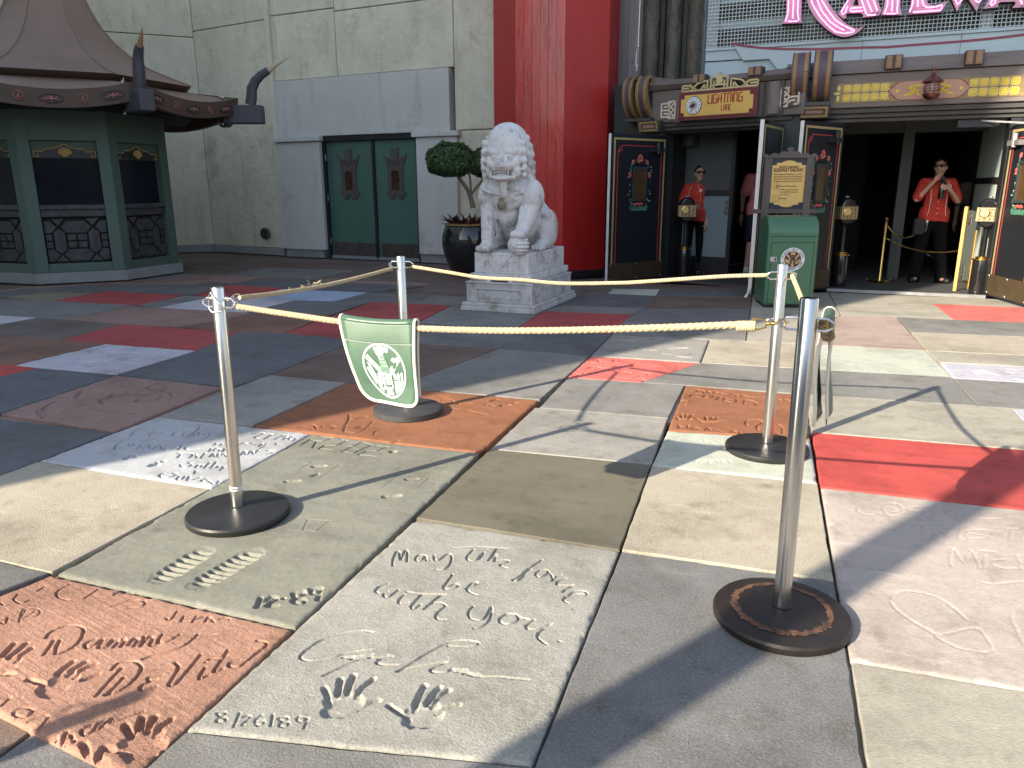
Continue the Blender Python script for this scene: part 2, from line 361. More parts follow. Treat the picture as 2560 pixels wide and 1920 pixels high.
# ---- slab pressed with a motto, a signature and two hands
c6 = cv(600, 1250, .434); c5 = cv(0, 1200, .43408)
relief(g((1038, 1296), (1551, 1376), (1333, 1916), (461, 1826)), 'star', [
 (.0075, .0075, .0025, pen(c6, (880,380,882,345,900,300,918,298,925,345,938,315,955,285,965,300,962,355), (1060,318,1030,315,1012,335,1020,352,1050,345,1068,318,1075,350,1100,345), (1118,318,1122,345,1150,345,1195,310,1218,318,1215,360,1180,400,1130,402),
   (1345,285,1308,325,1320,350,1365,345,1405,300,1380,345), (1480,280,1455,315,1430,350), (1445,335,1475,312,1465,355), (1480,350,1530,345,1545,355,1510,368,1500,380,1540,392),
   (1740,345,1665,395,1610,440,1570,462,1600,466,1640,430,1665,392,1675,405), (1725,405,1703,425,1715,443,1745,440,1775,420,1768,404,1728,404), (1790,425,1802,455,1797,468,1820,442,1850,432), (1880,450,1832,468,1828,488,1870,492,1920,490), (1915,495,1875,515,1860,530), (1870,555,1950,540,1998,545,1985,525,1930,525,1885,555,1862,575,1890,595),
   (1225,430,1190,480,1172,505,1192,518,1240,508,1258,492,1240,484,1210,497), (1300,510,1355,492,1366,474,1335,482,1308,510,1320,532,1362,548),
   (855,478,805,498,780,522,802,536,852,524), (852,524,826,548,852,562,890,535,912,516), (945,545,915,580,922,598,972,590), (1050,540,1010,585,985,615,1002,628,1042,602), (960,530,1040,541,1180,545), (1155,550,1105,590,1060,630), (1080,607,1140,590,1182,608,1150,640,1128,668,1138,688,1182,690),
   (1345,612,1318,645,1325,680,1370,696,1412,680,1450,615,1440,690,1392,730,1345,742), (1540,655,1500,680,1500,706,1545,718,1602,692,1590,660,1542,655), (1595,668,1625,680,1665,688), (1695,690,1650,722,1662,746,1722,740,1795,712,1725,760,1715,792,1745,820,1768,836), (1836,815,1848,817))),
 (.006, .005, .002, pen(c6, (1225,275,1350,268,1540,278))),
 (.0075, .007, .0025, pen(c6, (770,760,700,752,600,765,480,800,400,850,350,893,362,918,420,926,540,905,620,880,750,862), (720,905,600,955,480,1012), (590,908,650,903,640,915,700,905,760,888,745,908,800,905,850,893,800,920,788,940,830,950,905,950), (905,988,980,945,1060,895,1200,822,1280,810,1362,818,1372,832,1320,846,1200,842), (905,988,1000,965,1190,932,1105,972,1112,992,1190,992,1222,972,1240,985,1290,985,1370,1015,1480,1020,1580,1030,1665,1035))),
 (.011, .004, .003, pen(c6, (640,912,700,905), (805,915,870,905), (1220,980,1300,985), (1300,1000,1380,1015))),
 (.0055, .005, .002, pen(c5, (1292,1335,1250,1345,1268,1364,1302,1376,1290,1395,1250,1392,1262,1370,1300,1348,1292,1335), (1382,1340,1345,1427), (1402,1367,1430,1355,1440,1370,1395,1412,1452,1405), (1505,1353,1468,1388,1482,1412,1518,1404,1515,1385,1475,1392), (1572,1350,1560,1417), (1642,1360,1605,1370,1620,1385,1662,1396,1650,1420,1610,1416,1622,1395,1660,1376,1642,1360), (1772,1370,1722,1364,1714,1386,1746,1392,1776,1370,1750,1432))),
 (.011, .013, .002, pen(c6, (520,1160,495,1110,488,1080), (562,1115,572,1070,580,1030), (618,1105,635,1055,655,1008), (668,1120,715,1070,768,1030), (690,1195,745,1170,798,1155), k=2)),
 (.03, .012, .002, pen(c6, (535,1215,590,1205), (545,1165,640,1150,650,1190,590,1215), k=2)),
 (.011, .013, .002, pen(c6, (975,1255,920,1225,860,1185), (1005,1200,1030,1130,1062,1070), (1075,1170,1110,1120,1152,1078), (1105,1180,1150,1130,1205,1095), (1130,1215,1190,1195,1258,1182), k=2)),
 (.029, .012, .002, pen(c6, (1000,1270,1080,1270), (1010,1230,1100,1215,1090,1260,1020,1270), k=2)),
], res=.0026, label='pale grey slab with a cursive motto, a signature and two pressed hands')

# ---- salmon slab: two names, hands, dates
relief([G(-330, 1620), G(128, 1436), G(734, 1571), G(330, 1950)], 'salmon', [
 (.0085, .010, .003, pen(c5, (265,912,290,880,375,842,440,838,482,862,465,915,420,965,350,1000), (310,925,280,970,252,1010), (345,925,325,965,318,1003), (545,918,492,943,500,970,552,950,592,918,568,968,610,958), (648,918,612,968,665,920,685,928,655,965,705,915,722,925,695,962), (738,950,775,912,795,922,770,958), (832,900,810,957,855,904,882,908,862,952,900,945), (935,888,910,930,960,932,1035,890), (1140,890,1060,955,960,990,880,1010,825,1032),
   (645,1092,685,1055,760,1043,812,1070,800,1120,745,1180,680,1222,605,1238), (700,1085,630,1160,552,1247), (712,1140,655,1200,612,1240), (932,1120,855,1140,862,1156,905,1148,842,1172,808,1195,822,1213,905,1188), (1008,1050,1028,1080,990,1150,972,1182,1012,1176,1080,1100,1155,1005), (1182,1080,1150,1130,1155,1146,1202,1124), (1183,1050), (1312,980,1270,1045,1232,1105,1285,1088), (1205,1032,1295,1020), (1382,1038,1322,1055,1325,1076,1378,1076,1422,1042,1480,995,1535,950,1525,932,1480,926),
   (322,1478,262,1490,225,1535,198,1607), (322,1478,305,1520,252,1532,312,1568), (382,1455,340,1532), (350,1505,388,1490,372,1522,420,1512), (410,1470,432,1508), (525,1413,472,1440,482,1472,532,1450,565,1408,600,1390), (560,1445,645,1375,640,1398,830,1333))),
 (.0065, .0065, .002, pen(c5, (152,1310,192,1330,150,1366,90,1356,80,1338,120,1314,152,1310), (90,1372,0,1432), (162,1390,262,1358,272,1380,200,1452,82,1482,68,1460,122,1408), (-10,1265,62,1250,12,1300), (102,658,80,690,122,712,172,690), (402,600,332,640,335,676,392,690), (567,628,488,682), (690,638,655,662), (640,730,765,690,832,700,822,725,742,737), (822,690,872,690), (960,795,965,806,990,798,1022,755), (1062,780,1040,817), (1040,817,1085,812), (1050,800,1088,792), (1132,783,1108,817), (1140,800,1175,783), (1180,817,1202,788,1232,817), (1262,800,1300,790,1322,800), (220,640,260,612), (45,792,30,828,8,822), (0,705,20,720))),
 (.005, .0045, .002, pen(c5, (110,815,138,742,222,745,216,780,112,817), (130,800,205,755), (150,745,122,792), (1000,940,1240,888))),
 (.0105, .013, .003, pen(c5, (245,1175,200,1160,163,1150), (330,1115,370,1085,422,1045), (390,1112,440,1080,495,1048), (425,1125,490,1085,552,1062), (480,1152,565,1120), (15,1015,45,980,80,945), (52,1020,100,985,152,942), (85,1035,182,970), (10,1112,70,1118), k=2)),
 (.028, .012, .003, pen(c5, (265,1205,330,1185,395,1140), (290,1225,340,1195), (330,1165,395,1130), (-40,1075,60,1050), (-40,1100,40,1070), k=2)),
 (.0125, .014, .003, pen(c5, (755,1470,732,1440,722,1412), (800,1440,810,1400,820,1370), (845,1440,870,1400,895,1365), (890,1455,940,1410,985,1382), (745,1565,680,1555,615,1548), (300,1610,360,1655), (365,1570,400,1600,430,1625), (480,1520,500,1570,495,1610), (600,1545,560,1600,545,1640), k=2)),
 (.036, .013, .003, pen(c5, (770,1520,860,1490), (775,1560,870,1530), (440,1670,540,1660), k=2)),
], res=.0030, label='salmon slab with two cursive signatures and pressed hand prints')

# ---- sage slab: robot name, wheel prints, two shoe soles
cG = cv(680, 1060, .25316)
sole = []
for a0, a1, n in (((938, 562), (1165, 418), 7), ((1160, 595), (1452, 425), 9)):
    for i in range(n):
        t = i/(n-1); x, y = a0[0]+(a1[0]-a0[0])*t, a0[1]+(a1[1]-a0[1])*t
        wd = 48 if i not in (0, n-1) else 30
        sole.append(c5(x-wd, y-wd*.17, x+wd, y+wd*.2))
relief(g((140, 1434), (778, 1084), (1200, 1132), (739, 1569)), 'sage', [
 (.0145, .014, .002, sole), (.048, .004, .002, [c5(938, 562, 1165, 418), c5(1160, 595, 1452, 425)]),
 (.0105, .010, .003, pen(c5, (1502,675,1478,733), (1530,692,1562,670,1592,682,1540,722,1592,720), (1635,680), (1742,640,1690,650,1700,670,1752,690,1740,710,1690,702,1700,680,1752,656,1742,640), (1842,620,1792,625,1802,652,1838,642,1845,622,1830,690))),
 (.007, .011, .002, [cG(275,210,385,148), cG(400,160,500,170,592,136,468,118), cG(440,170,400,232), cG(680,150,738,160,640,210,520,208,465,240,585,253), cG(885,178,690,270,800,288,985,205,902,178), cG(690,214,785,218), cG(1030,212,1140,220,1040,264,935,262,850,300,1010,318)]),
 (.022, .02, .002, [cG(1195, 270)]), (.019, .018, .003, [cG(415,418,510,412), cG(150,570,255,562), cG(1120,715,1250,705), cG(1345,545,1420,540)]), (.013, .012, .002, [cG(400, 512, 450, 492)]),
 (.004, .004, .001, [cG(280,440,400,368), cG(480,525,672,403), cG(1110,610,1262,495), cG(1440,628,1556,528), c6(390,115,517,118,435,182,363,172,390,115)]),
], res=.004, label='sage green slab with a block-letter name and two ribbed shoe soles')

# ---- icy white slab
cP = cv(280, 1040, .23508)
relief(g((97, 1152), (396, 1041), (779, 1083), (529, 1221)), 'ice', [
 (.009, .009, .003, pen(cP, (190,220,225,175,260,148,335,133,440,140,452,160,380,185,250,182), (400,200,500,190,542,170,480,160,402,190,420,215,492,210), (640,212,660,170), (652,188,692,165), (862,160,772,180,750,200,790,216,850,195,937,112,872,195,885,212), (932,172,920,200,960,206,1055,172,1000,230,900,265,720,256,520,240,250,245,100,275,32,328,42,356,102,350),
   (260,350,312,306,325,345,402,300,398,345), (430,357,502,303,532,352), (450,335,520,330), (622,310,560,330,550,356,600,366,692,338,635,334), (742,310,705,357), (902,308,800,320,780,345,820,357,905,345), (190,300,185,316), (237,294,225,316),
   (1062,340,1030,376), (1112,340,1080,360,1122,372,1152,350,1112,340), (1202,340,1180,372), (742,390,700,441), (700,395,790,388,852,395,842,420,762,435,700,441), (830,442,892,398,902,442), (992,393,950,442,1002,436), (1040,432,1082,393,1092,430,1132,393,1132,432), (1140,432,1192,393,1217,427), (1370,412,1412,368,1422,407), (1440,407,1492,363,1502,402,1562,353), (1722,355,1650,360,1712,380,1655,396),
   (862,488,810,495,852,515,800,540,742,536,730,515), (922,518,890,545,940,545,962,523), (1042,488,980,552), (1112,483,1050,552), (1132,528,1120,550,1202,528,1150,577), (892,578,880,612,930,600), (692,600,650,605,692,620,600,656,520,650,510,625,552,608), (722,638,690,670,740,676,782,638), (822,638,798,682), (932,650,878,672), (1002,660,950,690,1052,700,1012,680), (1142,688,1100,726,1060,712),
   (1500,192,1560,175,1612,185,1520,226,1562,236), (1620,190,1702,195,1620,242), (1822,203,1730,246), (1862,205,1820,226,1862,222,1822,250), (1922,215,1880,236,1902,252), (1962,235,1930,262), (1360,300,1412,280,1442,300,1502,280), (1522,300,1602,285,1562,320,1652,285), (1640,310,1575,342), (1760,285,1740,300,1800,300), (1112,285,1092,305), (1172,292,1150,312))),
 (.016, .016, .003, [cP(165,440,168,442), cP(200,420,204,422), cP(235,415,240,418), cP(140,458,146,460), cP(250,435,256,437), cP(430,515,450,508), cP(490,495,500,495), cP(545,480,552,480), cP(480,518,490,520), cP(410,530,420,530)]),
], res=.0045, label='icy white slab with scratched handwriting and two paw prints')

# ---- terracotta slab with film title
cC = cv(1660, 940, .18083)
relief(g((1714, 963), (2008, 986), (2027, 1098), (1668, 1074)), 'terra', [
 (.010, .009, .003, pen(cC, (430,188,482,192,440,222), (480,217,542,198,560,242,622,208,642,247), (682,235,722,218,742,240), (802,228,780,242,850,245), (980,235,930,252,980,262), (1010,250,1002,282,1060,280,1102,262,1142,285,1202,282,1262,290,1342,285,1402,292), (522,250,432,243,370,270,382,292,482,297), (572,258,550,285,622,306,702,268), (777,283,718,332), (862,298,808,332), (942,318,820,326,912,362), (1012,313,990,362), (1108,392,1120,330,1202,336,1282,370,1260,397), (1570,310,1630,335,1690,320,1740,345),
   (212,672,205,722), (332,678,325,722), (205,700,325,700), (380,722,442,708,540,747,622,708,642,752,722,738,792,762,842,765), (920,777,972,752,1002,782), (1062,768,1040,796,1097,800), (1140,796,1202,784,1232,800,1172,813,1140,796), (1272,817,1282,788,1332,817,1352,788), (1152,690,1130,650,1152,610,1272,602,1342,620,1352,652,1282,692,1302,752), (1580,668,1640,720,1632,790))),
 (.010, .012, .003, pen(cC, (190,600,180,565), (240,575,240,530), (290,575,312,528), (335,585,392,538), (520,632,450,588), (582,612,580,558), (640,605,672,572), (690,605,742,573), (720,628,825,620), k=2)),
 (.026, .011, .003, pen(cC, (235,600,325,598), (560,640,680,638), k=2)),
 (.012, .006, .003, pen(cC, (225,330,260,345,235,380,270,400), (300,340,270,410)))
], res=.006, label='terracotta slab scratched with a film title and small hand prints')

# ---- orange slab under the middle post
c2 = cv(600, 680, .31646)
relief(g((632, 1065), (867, 957), (1349, 1000), (1202, 1131)), 'terra', [
 (.009, .008, .003, pen(c2, (1490,1022,1562,1010,1542,1032,1602,1005), (1570,985,1642,985), (1602,1000,1680,1010), (1680,1020,1722,1040,1690,1060), (1640,1070,1720,1085), (1790,1090,1860,1108,1942,1125), (540,1215,582,1210,600,1240,560,1240), (662,1215,642,1230), (720,1215,748,1225,720,1240), (470,1225,520,1220), (1742,1030,1830,1040))),
 (.008, .008, .003, pen(c2, (862,1125,858,1170,832,1215,822,1255,850,1268,930,1270,1000,1230,1050,1180), (1110,1238,1062,1265,1060,1285), (1930,1055,1960,1042,2012,1065,2080,1048))),
 (.013, .012, .003, pen(c2, (1985,1020,2030,1005), (2070,1050,2180,1030), (2050,1060,2130,1052), (925,1155,990,1140), (920,1235,960,1225), (1200,1340,1250,1330), k=2)),
], res=.007, label='burnt orange slab with shoe outlines under the middle post')

# ---- blush slab on the right
cM = cv(2080, 1220, .28933)
relief([G(2050, 1217), G(2720, 1290), G(2740, 1757), G(2123, 1652)], 'blush', [
 (.007, .0035, .003, pen(cM, (362,122,272,140,215,182,262,222,362,232,412,208), (442,180,470,140,540,128,602,160,612,200,560,238,480,232,442,180), (500,160,560,190,520,210), (862,152,702,160,652,182,742,195,872,210,802,237,670,242), (1000,215,1180,218), (1150,250,1300,262,1470,262), (702,305,962,300), (767,310,765,392), (877,340,880,412), (987,340,985,422), (875,375,985,380), (1107,320,1095,442), (1362,360,1182,363,1180,390,1342,410,1330,432,1170,432), (1510,350,1602,350), (1552,355,1540,462), (1662,378,1600,400,1660,430), (1740,360,1640,390,1760,420,1640,450), (1037,672,1020,610,1047,520,1142,642,1202,535,1282,692), (1322,580,1315,692), (1262,540,1402,548), (1502,610,1402,620,1390,660,1482,690,1592,692), (1602,580,1642,712), (1800,580,1650,650,1800,720), (1300,815,1402,825,1560,808,1700,804),
   (510,960,562,902,702,890,902,940,1052,1032,1172,1140), (900,1262,702,1150,562,1052,510,982), (890,1277,1222,1205,1322,1272,1382,1372,1350,1412,1202,1402,1052,1362,890,1277), (1700,990,1602,1032,1550,1102,1602,1232,1662,1352))),
], res=.007, label='blush slab with block capitals and large shoe sole outlines')

# ---- coral slab with hands, drawing slabs further off
c3 = cv(1200, 680, .31646); c4 = cv(1860, 680, .31646); c1 = cv(0, 680, .31646)
relief(g((1475, 890), (1750, 907), (1602, 956), (1418, 943)), 'coral', [
 (.012, .010, .004, pen(c3, (842,765,902,745,960,760,922,772), (960,760,1062,750,1140,738,1202,742), (1182,740,1242,718), (1160,735,1222,740), (1332,750,1382,740), (1400,748,1520,735), (752,800,802,812,832,798), (842,810,882,800), (902,800,932,802), (1230,800,1312,795,1332,812,1262,822), (1190,850,1262,840,1302,858), (1072,780,1182,795,1142,812), (1062,832,1142,840), (870,695,932,688,942,712), (860,712,922,720))),
 (.012, .011, .004, pen(c3, (1052,710,1072,690), (1082,705,1112,690), (1110,710,1152,695), (1130,715,1182,705), (1010,712,972,702), (1050,720,1120,718), k=2))], res=.010, label='coral slab with two hand prints and scrawled writing')
relief(g((0, 1034), (291, 937), (556, 967), (282, 1080)), 'rosy', [
 (.014, .012, .004, pen(c1, (442,1020,352,1070,320,1122,372,1165), (300,1085,322,1130,352,1160), (642,940,602,990,652,1012), (797,1010,872,990,892,962), (790,1015,810,1038), (1002,955,1062,975,1102,958,1152,972), (1092,1010,1080,1030,1162,1022,1240,1005,1275,985), (1165,915,1200,895,1252,888,1312,905,1282,925,1202,937,1165,915), (1040,880,1102,912), (1340,948,1372,988), (562,1072,690,1045), (1060,1118,1100,1130))),
 (.009, .007, .003, pen(c1, (922,1030,1052,1060,1272,1035), (900,1115,1080,1080,1232,1040), (700,1140,900,1115), (950,910,1040,905), (1390,965,1462,950), (1480,950,1540,915))),
 (.05, .012, .003, [c1(390, 1110, 440, 1112)])], res=.009, label='rosy brown slab with a drawn face and a large shoe print')
relief(g((36, 913), (263, 859), (492, 876), (291, 936)), 'lav', [
 (.016, .012, .004, pen(c1, (580,672,682,655,782,665,902,640), (600,625,702,610,802,620,922,600), (860,640,962,650,1062,640,1202,655), (940,695,1112,690), (250,725,432,720), (820,700,902,735,1000,720), (700,640,782,600), (1002,600,1082,590,1042,620))),
 (.03, .014, .004, [c1(600, 735, 680, 720), c1(650, 715, 740, 708)])], res=.013, label='lavender white slab with smeared writing')
relief(g((1668, 1076), (2027, 1100), (2046, 1208), (1628, 1163)), 'mint', [
 (.006, .005, .002, pen(cC, (415,925,430,940), (500,915,512,935), (545,915,575,885), (560,905,585,915), (660,935,672,915), (400,1190,470,1165,440,1200), (480,1215,560,1170), (590,1215,650,1170,640,1215), (690,1215,760,1195,720,1170), (780,1200,810,1160,830,1210), (880,1150,940,1215)))], res=.008, label='mint white slab under the right rear post')
relief(g((1529, 836), (1774, 849), (1752, 906), (1475, 889)), 'light', [
 (.016, .011, .004, pen(c3, (1022,545,1100,538,1202,545,1142,568,1040,560), (1080,590,1200,585,1300,590), (1120,615,1202,600,1300,612,1382,620), (1430,645,1502,650), (1540,665,1660,680), (1472,605,1492,615))),
 (.028, .014, .004, [c3(1510, 605, 1620, 600), c3(1570, 668, 1640, 675)])], res=.011, label='pale slab with a round doodle and smudged prints in front of the lion')
relief(g((2350, 905), (2700, 924), (2700, 964), (2384, 946)), 'lilac', [
 (.012, .010, .004, pen(c4, (1800,785,1880,775), (1800,792,1900,790), (1830,805,1920,800), (1900,790,2020,820), (2070,770,2160,775), (2060,790,2212,800), (2100,800,2230,785), (2110,855,2160,845,2212,860)))], res=.012, label='lilac slab with hand prints at the right edge')

# ---- plain slabs, as they lie (corners surveyed on the ground)
PLAIN = [
 ('dark', (-80, 1388), (0, 1402), (126, 1432), (0, 1478), (-90, 1510)), ('beige', (0, 1188), (95, 1153), (528, 1222), (130, 1432), (0, 1402), (-90, 1385), (-90, 1222)),
 ('light', (396, 1041), (674, 937), (867, 957), (632, 1064)), ('slate', (291, 937), (492, 876), (598, 830), (709, 833), (899, 849), (674, 937), (585, 967), (556, 966)), ('brown', (674, 937), (899, 849), (1247, 871), (989, 967), (867, 957)),
 ('grey', (989, 967), (1247, 871), (1475, 890), (1350, 999)), ('slate', (1247, 871), (1346, 827), (1530, 835), (1475, 890)), ('wine', (709, 833), (932, 754), (1127, 764), (950, 852), (899, 849)),
 ('dark', (950, 852), (1045, 806), (1285, 824), (1350, 827), (1247, 871)), ('wine', (1285, 824), (1358, 778), (1583, 786), (1529, 835), (1350, 827)), ('grey', (1045, 806), (1127, 764), (1358, 778), (1285, 824)),
 ('slate', (0, 941), (95, 920), (291, 937), (0, 1034), (-160, 1020), (-160, 985)), ('slate', (0, 1046), (282, 1081), (95, 1153), (0, 1188), (-140, 1240), (-300, 1180), (-140, 1085)), ('red', (-120, 945), (-120, 922), (0, 911), (36, 913), (95, 920), (0, 941)),
 ('wine', (152, 849), (304, 810), (598, 830), (492, 876), (263, 859)), ('rust', (0, 837), (152, 849), (263, 859), (36, 913), (0, 911), (-160, 920), (-160, 850)), ('taupe', (0, 811), (92, 794), (304, 810), (152, 849), (0, 837), (-120, 845)),
 ('lav', (-90, 782), (0, 788), (92, 794), (0, 811), (-90, 828)), ('grey', (-80, 747), (127, 752), (342, 763), (316, 766), (165, 799), (92, 794), (-80, 780)), ('rosy', (165, 799), (323, 766), (396, 769), (612, 781), (630, 783), (456, 817), (304, 810)),
 ('rust', (456, 817), (630, 783), (828, 786), (709, 833), (598, 830)), ('wine', (127, 752), (266, 727), (456, 738), (342, 763)), ('grey', (342, 763), (465, 738), (533, 742), (396, 769)), ('lav', (396, 769), (533, 742), (632, 742), (737, 750), (612, 781)),
 ('sky', (632, 742), (706, 722), (920, 731), (834, 753), (737, 750)), ('wine', (487, 737), (570, 712), (712, 720), (632, 742), (533, 742)), ('tan', (16, 742), (120, 729), (228, 734), (127, 752)), ('dark', (612, 781), (737, 750), (834, 753), (897, 763), (828, 786), (630, 783)),
 ('dark', (834, 753), (920, 731), (1080, 737), (1030, 759), (932, 754), (897, 763)), ('grey', (1030, 759), (1080, 737), (1175, 742), (1150, 765), (1127, 764)), ('slate', (1150, 765), (1165, 748), (1240, 745), (1420, 745), (1402, 764), (1358, 778), (1127, 764)),
 ('grey', (1418, 944), (1602, 956), (1713, 963), (1671, 1046), (1347, 1019)), ('grey', (1602, 956), (1751, 907), (2040, 924), (2379, 943), (2445, 1015), (2010, 986), (1713, 963)), ('light', (1336, 1018), (1671, 1046), (1630, 1161), (1225, 1121)),
 ('olive', (1223, 1122), (1629, 1161), (1551, 1376), (1038, 1294)), ('grey', (461, 1827), (1333, 1917), (1290, 2030), (260, 2010)), ('beige', (1628, 1164), (2046, 1209), (2088, 1452), (1552, 1374)), ('dark', (1552, 1377), (2088, 1453), (2123, 1653), (2175, 2010), (1295, 2030), (1333, 1917)),
 ('beige_grey', (2010, 986), (2446, 1016), (2531, 1022), (2562, 1056), (2720, 1068), (2720, 1140), (2560, 1124), (2029, 1080)), ('lilac', (2531, 1022), (2720, 1034), (2720, 1068), (2562, 1056)), ('red', (2029, 1080), (2560, 1124), (2720, 1140), (2720, 1290), (2560, 1272), (2049, 1216)), ('beige_grey', (2125, 1654), (2740, 1758), (2800, 2010), (2178, 2010)),
 ('beige', (1774, 849), (1865, 852), (2045, 862), (2040, 924), (1752, 907)), ('mint', (2045, 862), (2314, 876), (2382, 944), (2040, 924)), ('pinkgrey', (2102, 788), (2240, 792), (2314, 876), (2045, 862), (2050, 819)), ('beige_grey', (1865, 852), (1882, 735), (2072, 731), (2102, 788), (2050, 819), (2045, 862)),
 ('grey', (2240, 792), (2384, 799), (2720, 813), (2720, 848), (2277, 830)), ('beige', (2277, 830), (2720, 848), (2720, 896), (2314, 876)), ('beige_grey', (2316, 877), (2720, 896), (2720, 925), (2350, 905)), ('grey', (2381, 946), (2720, 966), (2720, 1034), (2446, 1016)),
 ('coral', (2332, 759), (2720, 775), (2720, 813), (2384, 799)), ('beige_grey', (2072, 731), (2460, 746), (2720, 762), (2720, 775), (2332, 759), (2384, 799), (2240, 792), (2102, 788)),
 ('brown', (1640, 739), (1880, 743), (1877, 773), (1605, 770)), ('slate', (1651, 724), (1872, 724), (1880, 742), (1640, 739)), ('mint', (1532, 722), (1651, 723), (1641, 738), (1518, 734)), ('brown', (1560, 706), (1872, 718), (1872, 724), (1532, 722)), ('slate', (1420, 745), (1518, 734), (1641, 739), (1611, 771), (1402, 764)), ('grey', (1402, 764), (1611, 771), (1583, 786), (1358, 778)),
 ('dark', (1583, 786), (1611, 771), (1877, 773), (1871, 812), (1556, 806)), ('grey', (1556, 806), (1871, 812), (1865, 851), (1774, 848), (1529, 835)), ('dark', (-40, 735), (60, 722), (270, 711), (560, 712), (487, 737), (266, 727), (120, 729), (16, 742)), ('slate', (560, 712), (640, 700), (800, 704), (1060, 715), (920, 731), (712, 720)),
]
for key, *pp in PLAIN: slab(g(*pp), key)
def inside(p, P):
    r = False
    for i in range(len(P)):
        a, b = P[i-1], P[i]
        if (a[1] > p[1]) != (b[1] > p[1]) and p[0] < (b[0]-a[0])*(p[1]-a[1])/(b[1]-a[1])+a[0]: r = not r
    return r
# the court goes on beyond the surveyed slabs
known = list(slab_polys); fill = ['brown', 'taupe', 'dark', 'brown', 'grey', 'taupe', 'rosy']
y = -3.0
while y < 15.2:
    h = rnd.choice((.9, 1.1, 1.3)); x = -15+rnd.uniform(-.5, .5)
    while x < 8:
        wd = rnd.choice((1.1, 1.4, 1.8)); pts = [(x+wd*a, y+h*b) for a in (.05, .35, .65, .95) for b in (.05, .5, .95)]
        if not all(any(inside(p, P) for P in known) for p in pts) and not (x > -2.2 and y > 10.3+.0*x):
            key = rnd.choice(fill if x+wd/2 < -1 else ['beige_grey', 'grey', 'beige'])
            slab([(x, y), (x+wd, y), (x+wd, y+h), (x, y+h)], key, z=-.022)
        x += wd
    y += h
# ================================================================ THE SHADE-GIVING BUILDING AND THE POLE BESIDE THE COURT (left and behind, out of frame)
M_stucco = mat('stucco_sage', (.64, .625, .50), .85, var=.1, scale=1.2, bump=.75, bscale=6, stain=((.36, .33, .23), .8, .60), bdist=.035, layers=(((.76, .72, .64), 1.6, .54, .74, (2.2, 2.2, .22)), ((.85, .83, .78), 4, .5, .7, (1, 1, .6))))
M_stucco2 = mat('stucco_sage_smooth', (.62, .605, .48), .85, var=.08, scale=2, bump=.15, bscale=12, bdist=.02)
M_panel = mat('paint_blue_grey', (.54, .545, .525), .7, var=.05, scale=2.5, bump=.1, bscale=30, stain=((.36, .345, .30), 1.1, .60), layers=(((.80, .78, .74), 2.2, .54, .70, (2, 2, .25)),))
M_red = mat('gloss_red_boards', (.42, .017, .015), .30, var=.22, scale=3, bump=.5, bscale=9, coat=.25, stretch=(1, 1, .35), bdist=.02)
M_redflat = mat('satin_red_boards', (.42, .017, .015), .45, var=.12, scale=3, bump=.25, bscale=14, stretch=(1, 1, .3), bdist=.01)
M_black = mat('black_paint', (.016, .017, .02), .4, var=.2, bump=.05)
M_gap = mat('dark_gap', (.02, .02, .018), .9, var=.1, bump=0)
M_door = mat('door_green', (.062, .14, .112), .5, var=.08, scale=1.5, bump=.06, bscale=30)
M_bronze = mat('bronze_cast', (.075, .066, .062), .6, metal=0, var=.25, scale=18, bump=.3, bscale=80)
M_kick = mat('kick_plate', (.10, .085, .08), .45, metal=.5, var=.2, scale=6, bump=.05)
M_white = mat('white_paint', (.72, .73, .72), .5, var=.05, bump=.05)

P0 = Vector((-.75, 6.87, 0))-SUN_D*14
wl = thing('theatre_wing', 'tall pale stucco theatre wing with a leaning corner pier, standing left behind the viewer', 'building', loc=P0)
side = Vector((-SUN_D.y, SUN_D.x, 0)); back = -SUN_D
top = P0*0
lean = -side*1.0                                             # the corner pier is battered
b = MB(); Hh = 17
def q(a, bk, z): return tuple(side*(a+(.09*z-.60 if a < 1 else 0))+back*bk+Vector((0, 0, z)))
lo = [q(0, 0, 0), q(18, 0, 0), q(18, 5, 0), q(0, 5, 0)]; hi = [q(0, 0, Hh), q(18, 0, Hh), q(18, 5, Hh), q(0, 5, Hh)]
b.hexa(lo, hi).build('wall', M_stucco, wl)
MB().hexa([q(-.2, -.25, Hh), q(18.2, -.25, Hh), q(18.2, 5.2, Hh), q(-.2, 5.2, Hh)], [q(-.2, -.25, Hh+.5), q(18.2, -.25, Hh+.5), q(18.2, 5.2, Hh+.5), q(-.2, 5.2, Hh+.5)]).build('cornice', M_panel, wl)
ep = [(.80, 10.6), (.49, 11.25), (-.11, 11.86), (-.48, 12.77), (-.9, 13.5), (-.9, 14.4), (3, 15)]
MB().hexa([tuple(side*a_+back*-.2+Vector((0, 0, z_))) for a_, z_ in ep], [tuple(side*a_+back*3+Vector((0, 0, z_))) for a_, z_ in ep]).build('upturned_eave', M_red, wl)
for i in range(4):
    c = MB()
    a = 2.6+i*4
    c.hexa([q(a, -.06, 3), q(a+1.6, -.06, 3), q(a+1.6, .02, 3), q(a, .02, 3)], [q(a, -.06, 6), q(a+1.6, -.06, 6), q(a+1.6, .02, 6), q(a, .02, 6)]).build('window', M_door, wl)
M_pole = mat('lamp_green', (.03, .06, .05), .45, var=.2, bump=.05)
lp = thing('lamp_post', 'dark green fluted lamp post standing behind the viewer', 'lamp post', loc=Vector((.06, 2.25, 0))-SUN_D*5.0)
MB().lathe([(.24, 0), (.24, .12), (.18, .2), (.15, .6), (.105, .75), (.10, 3.9), (.09, 4.2)], n=20).build('post', M_pole, lp, smooth=True)
MB().lathe([(.06, 4.2), (.20, 4.35), (.24, 4.8), (.16, 5.0), (.03, 5.2)], n=16).build('lantern', M_white, lp, smooth=True)

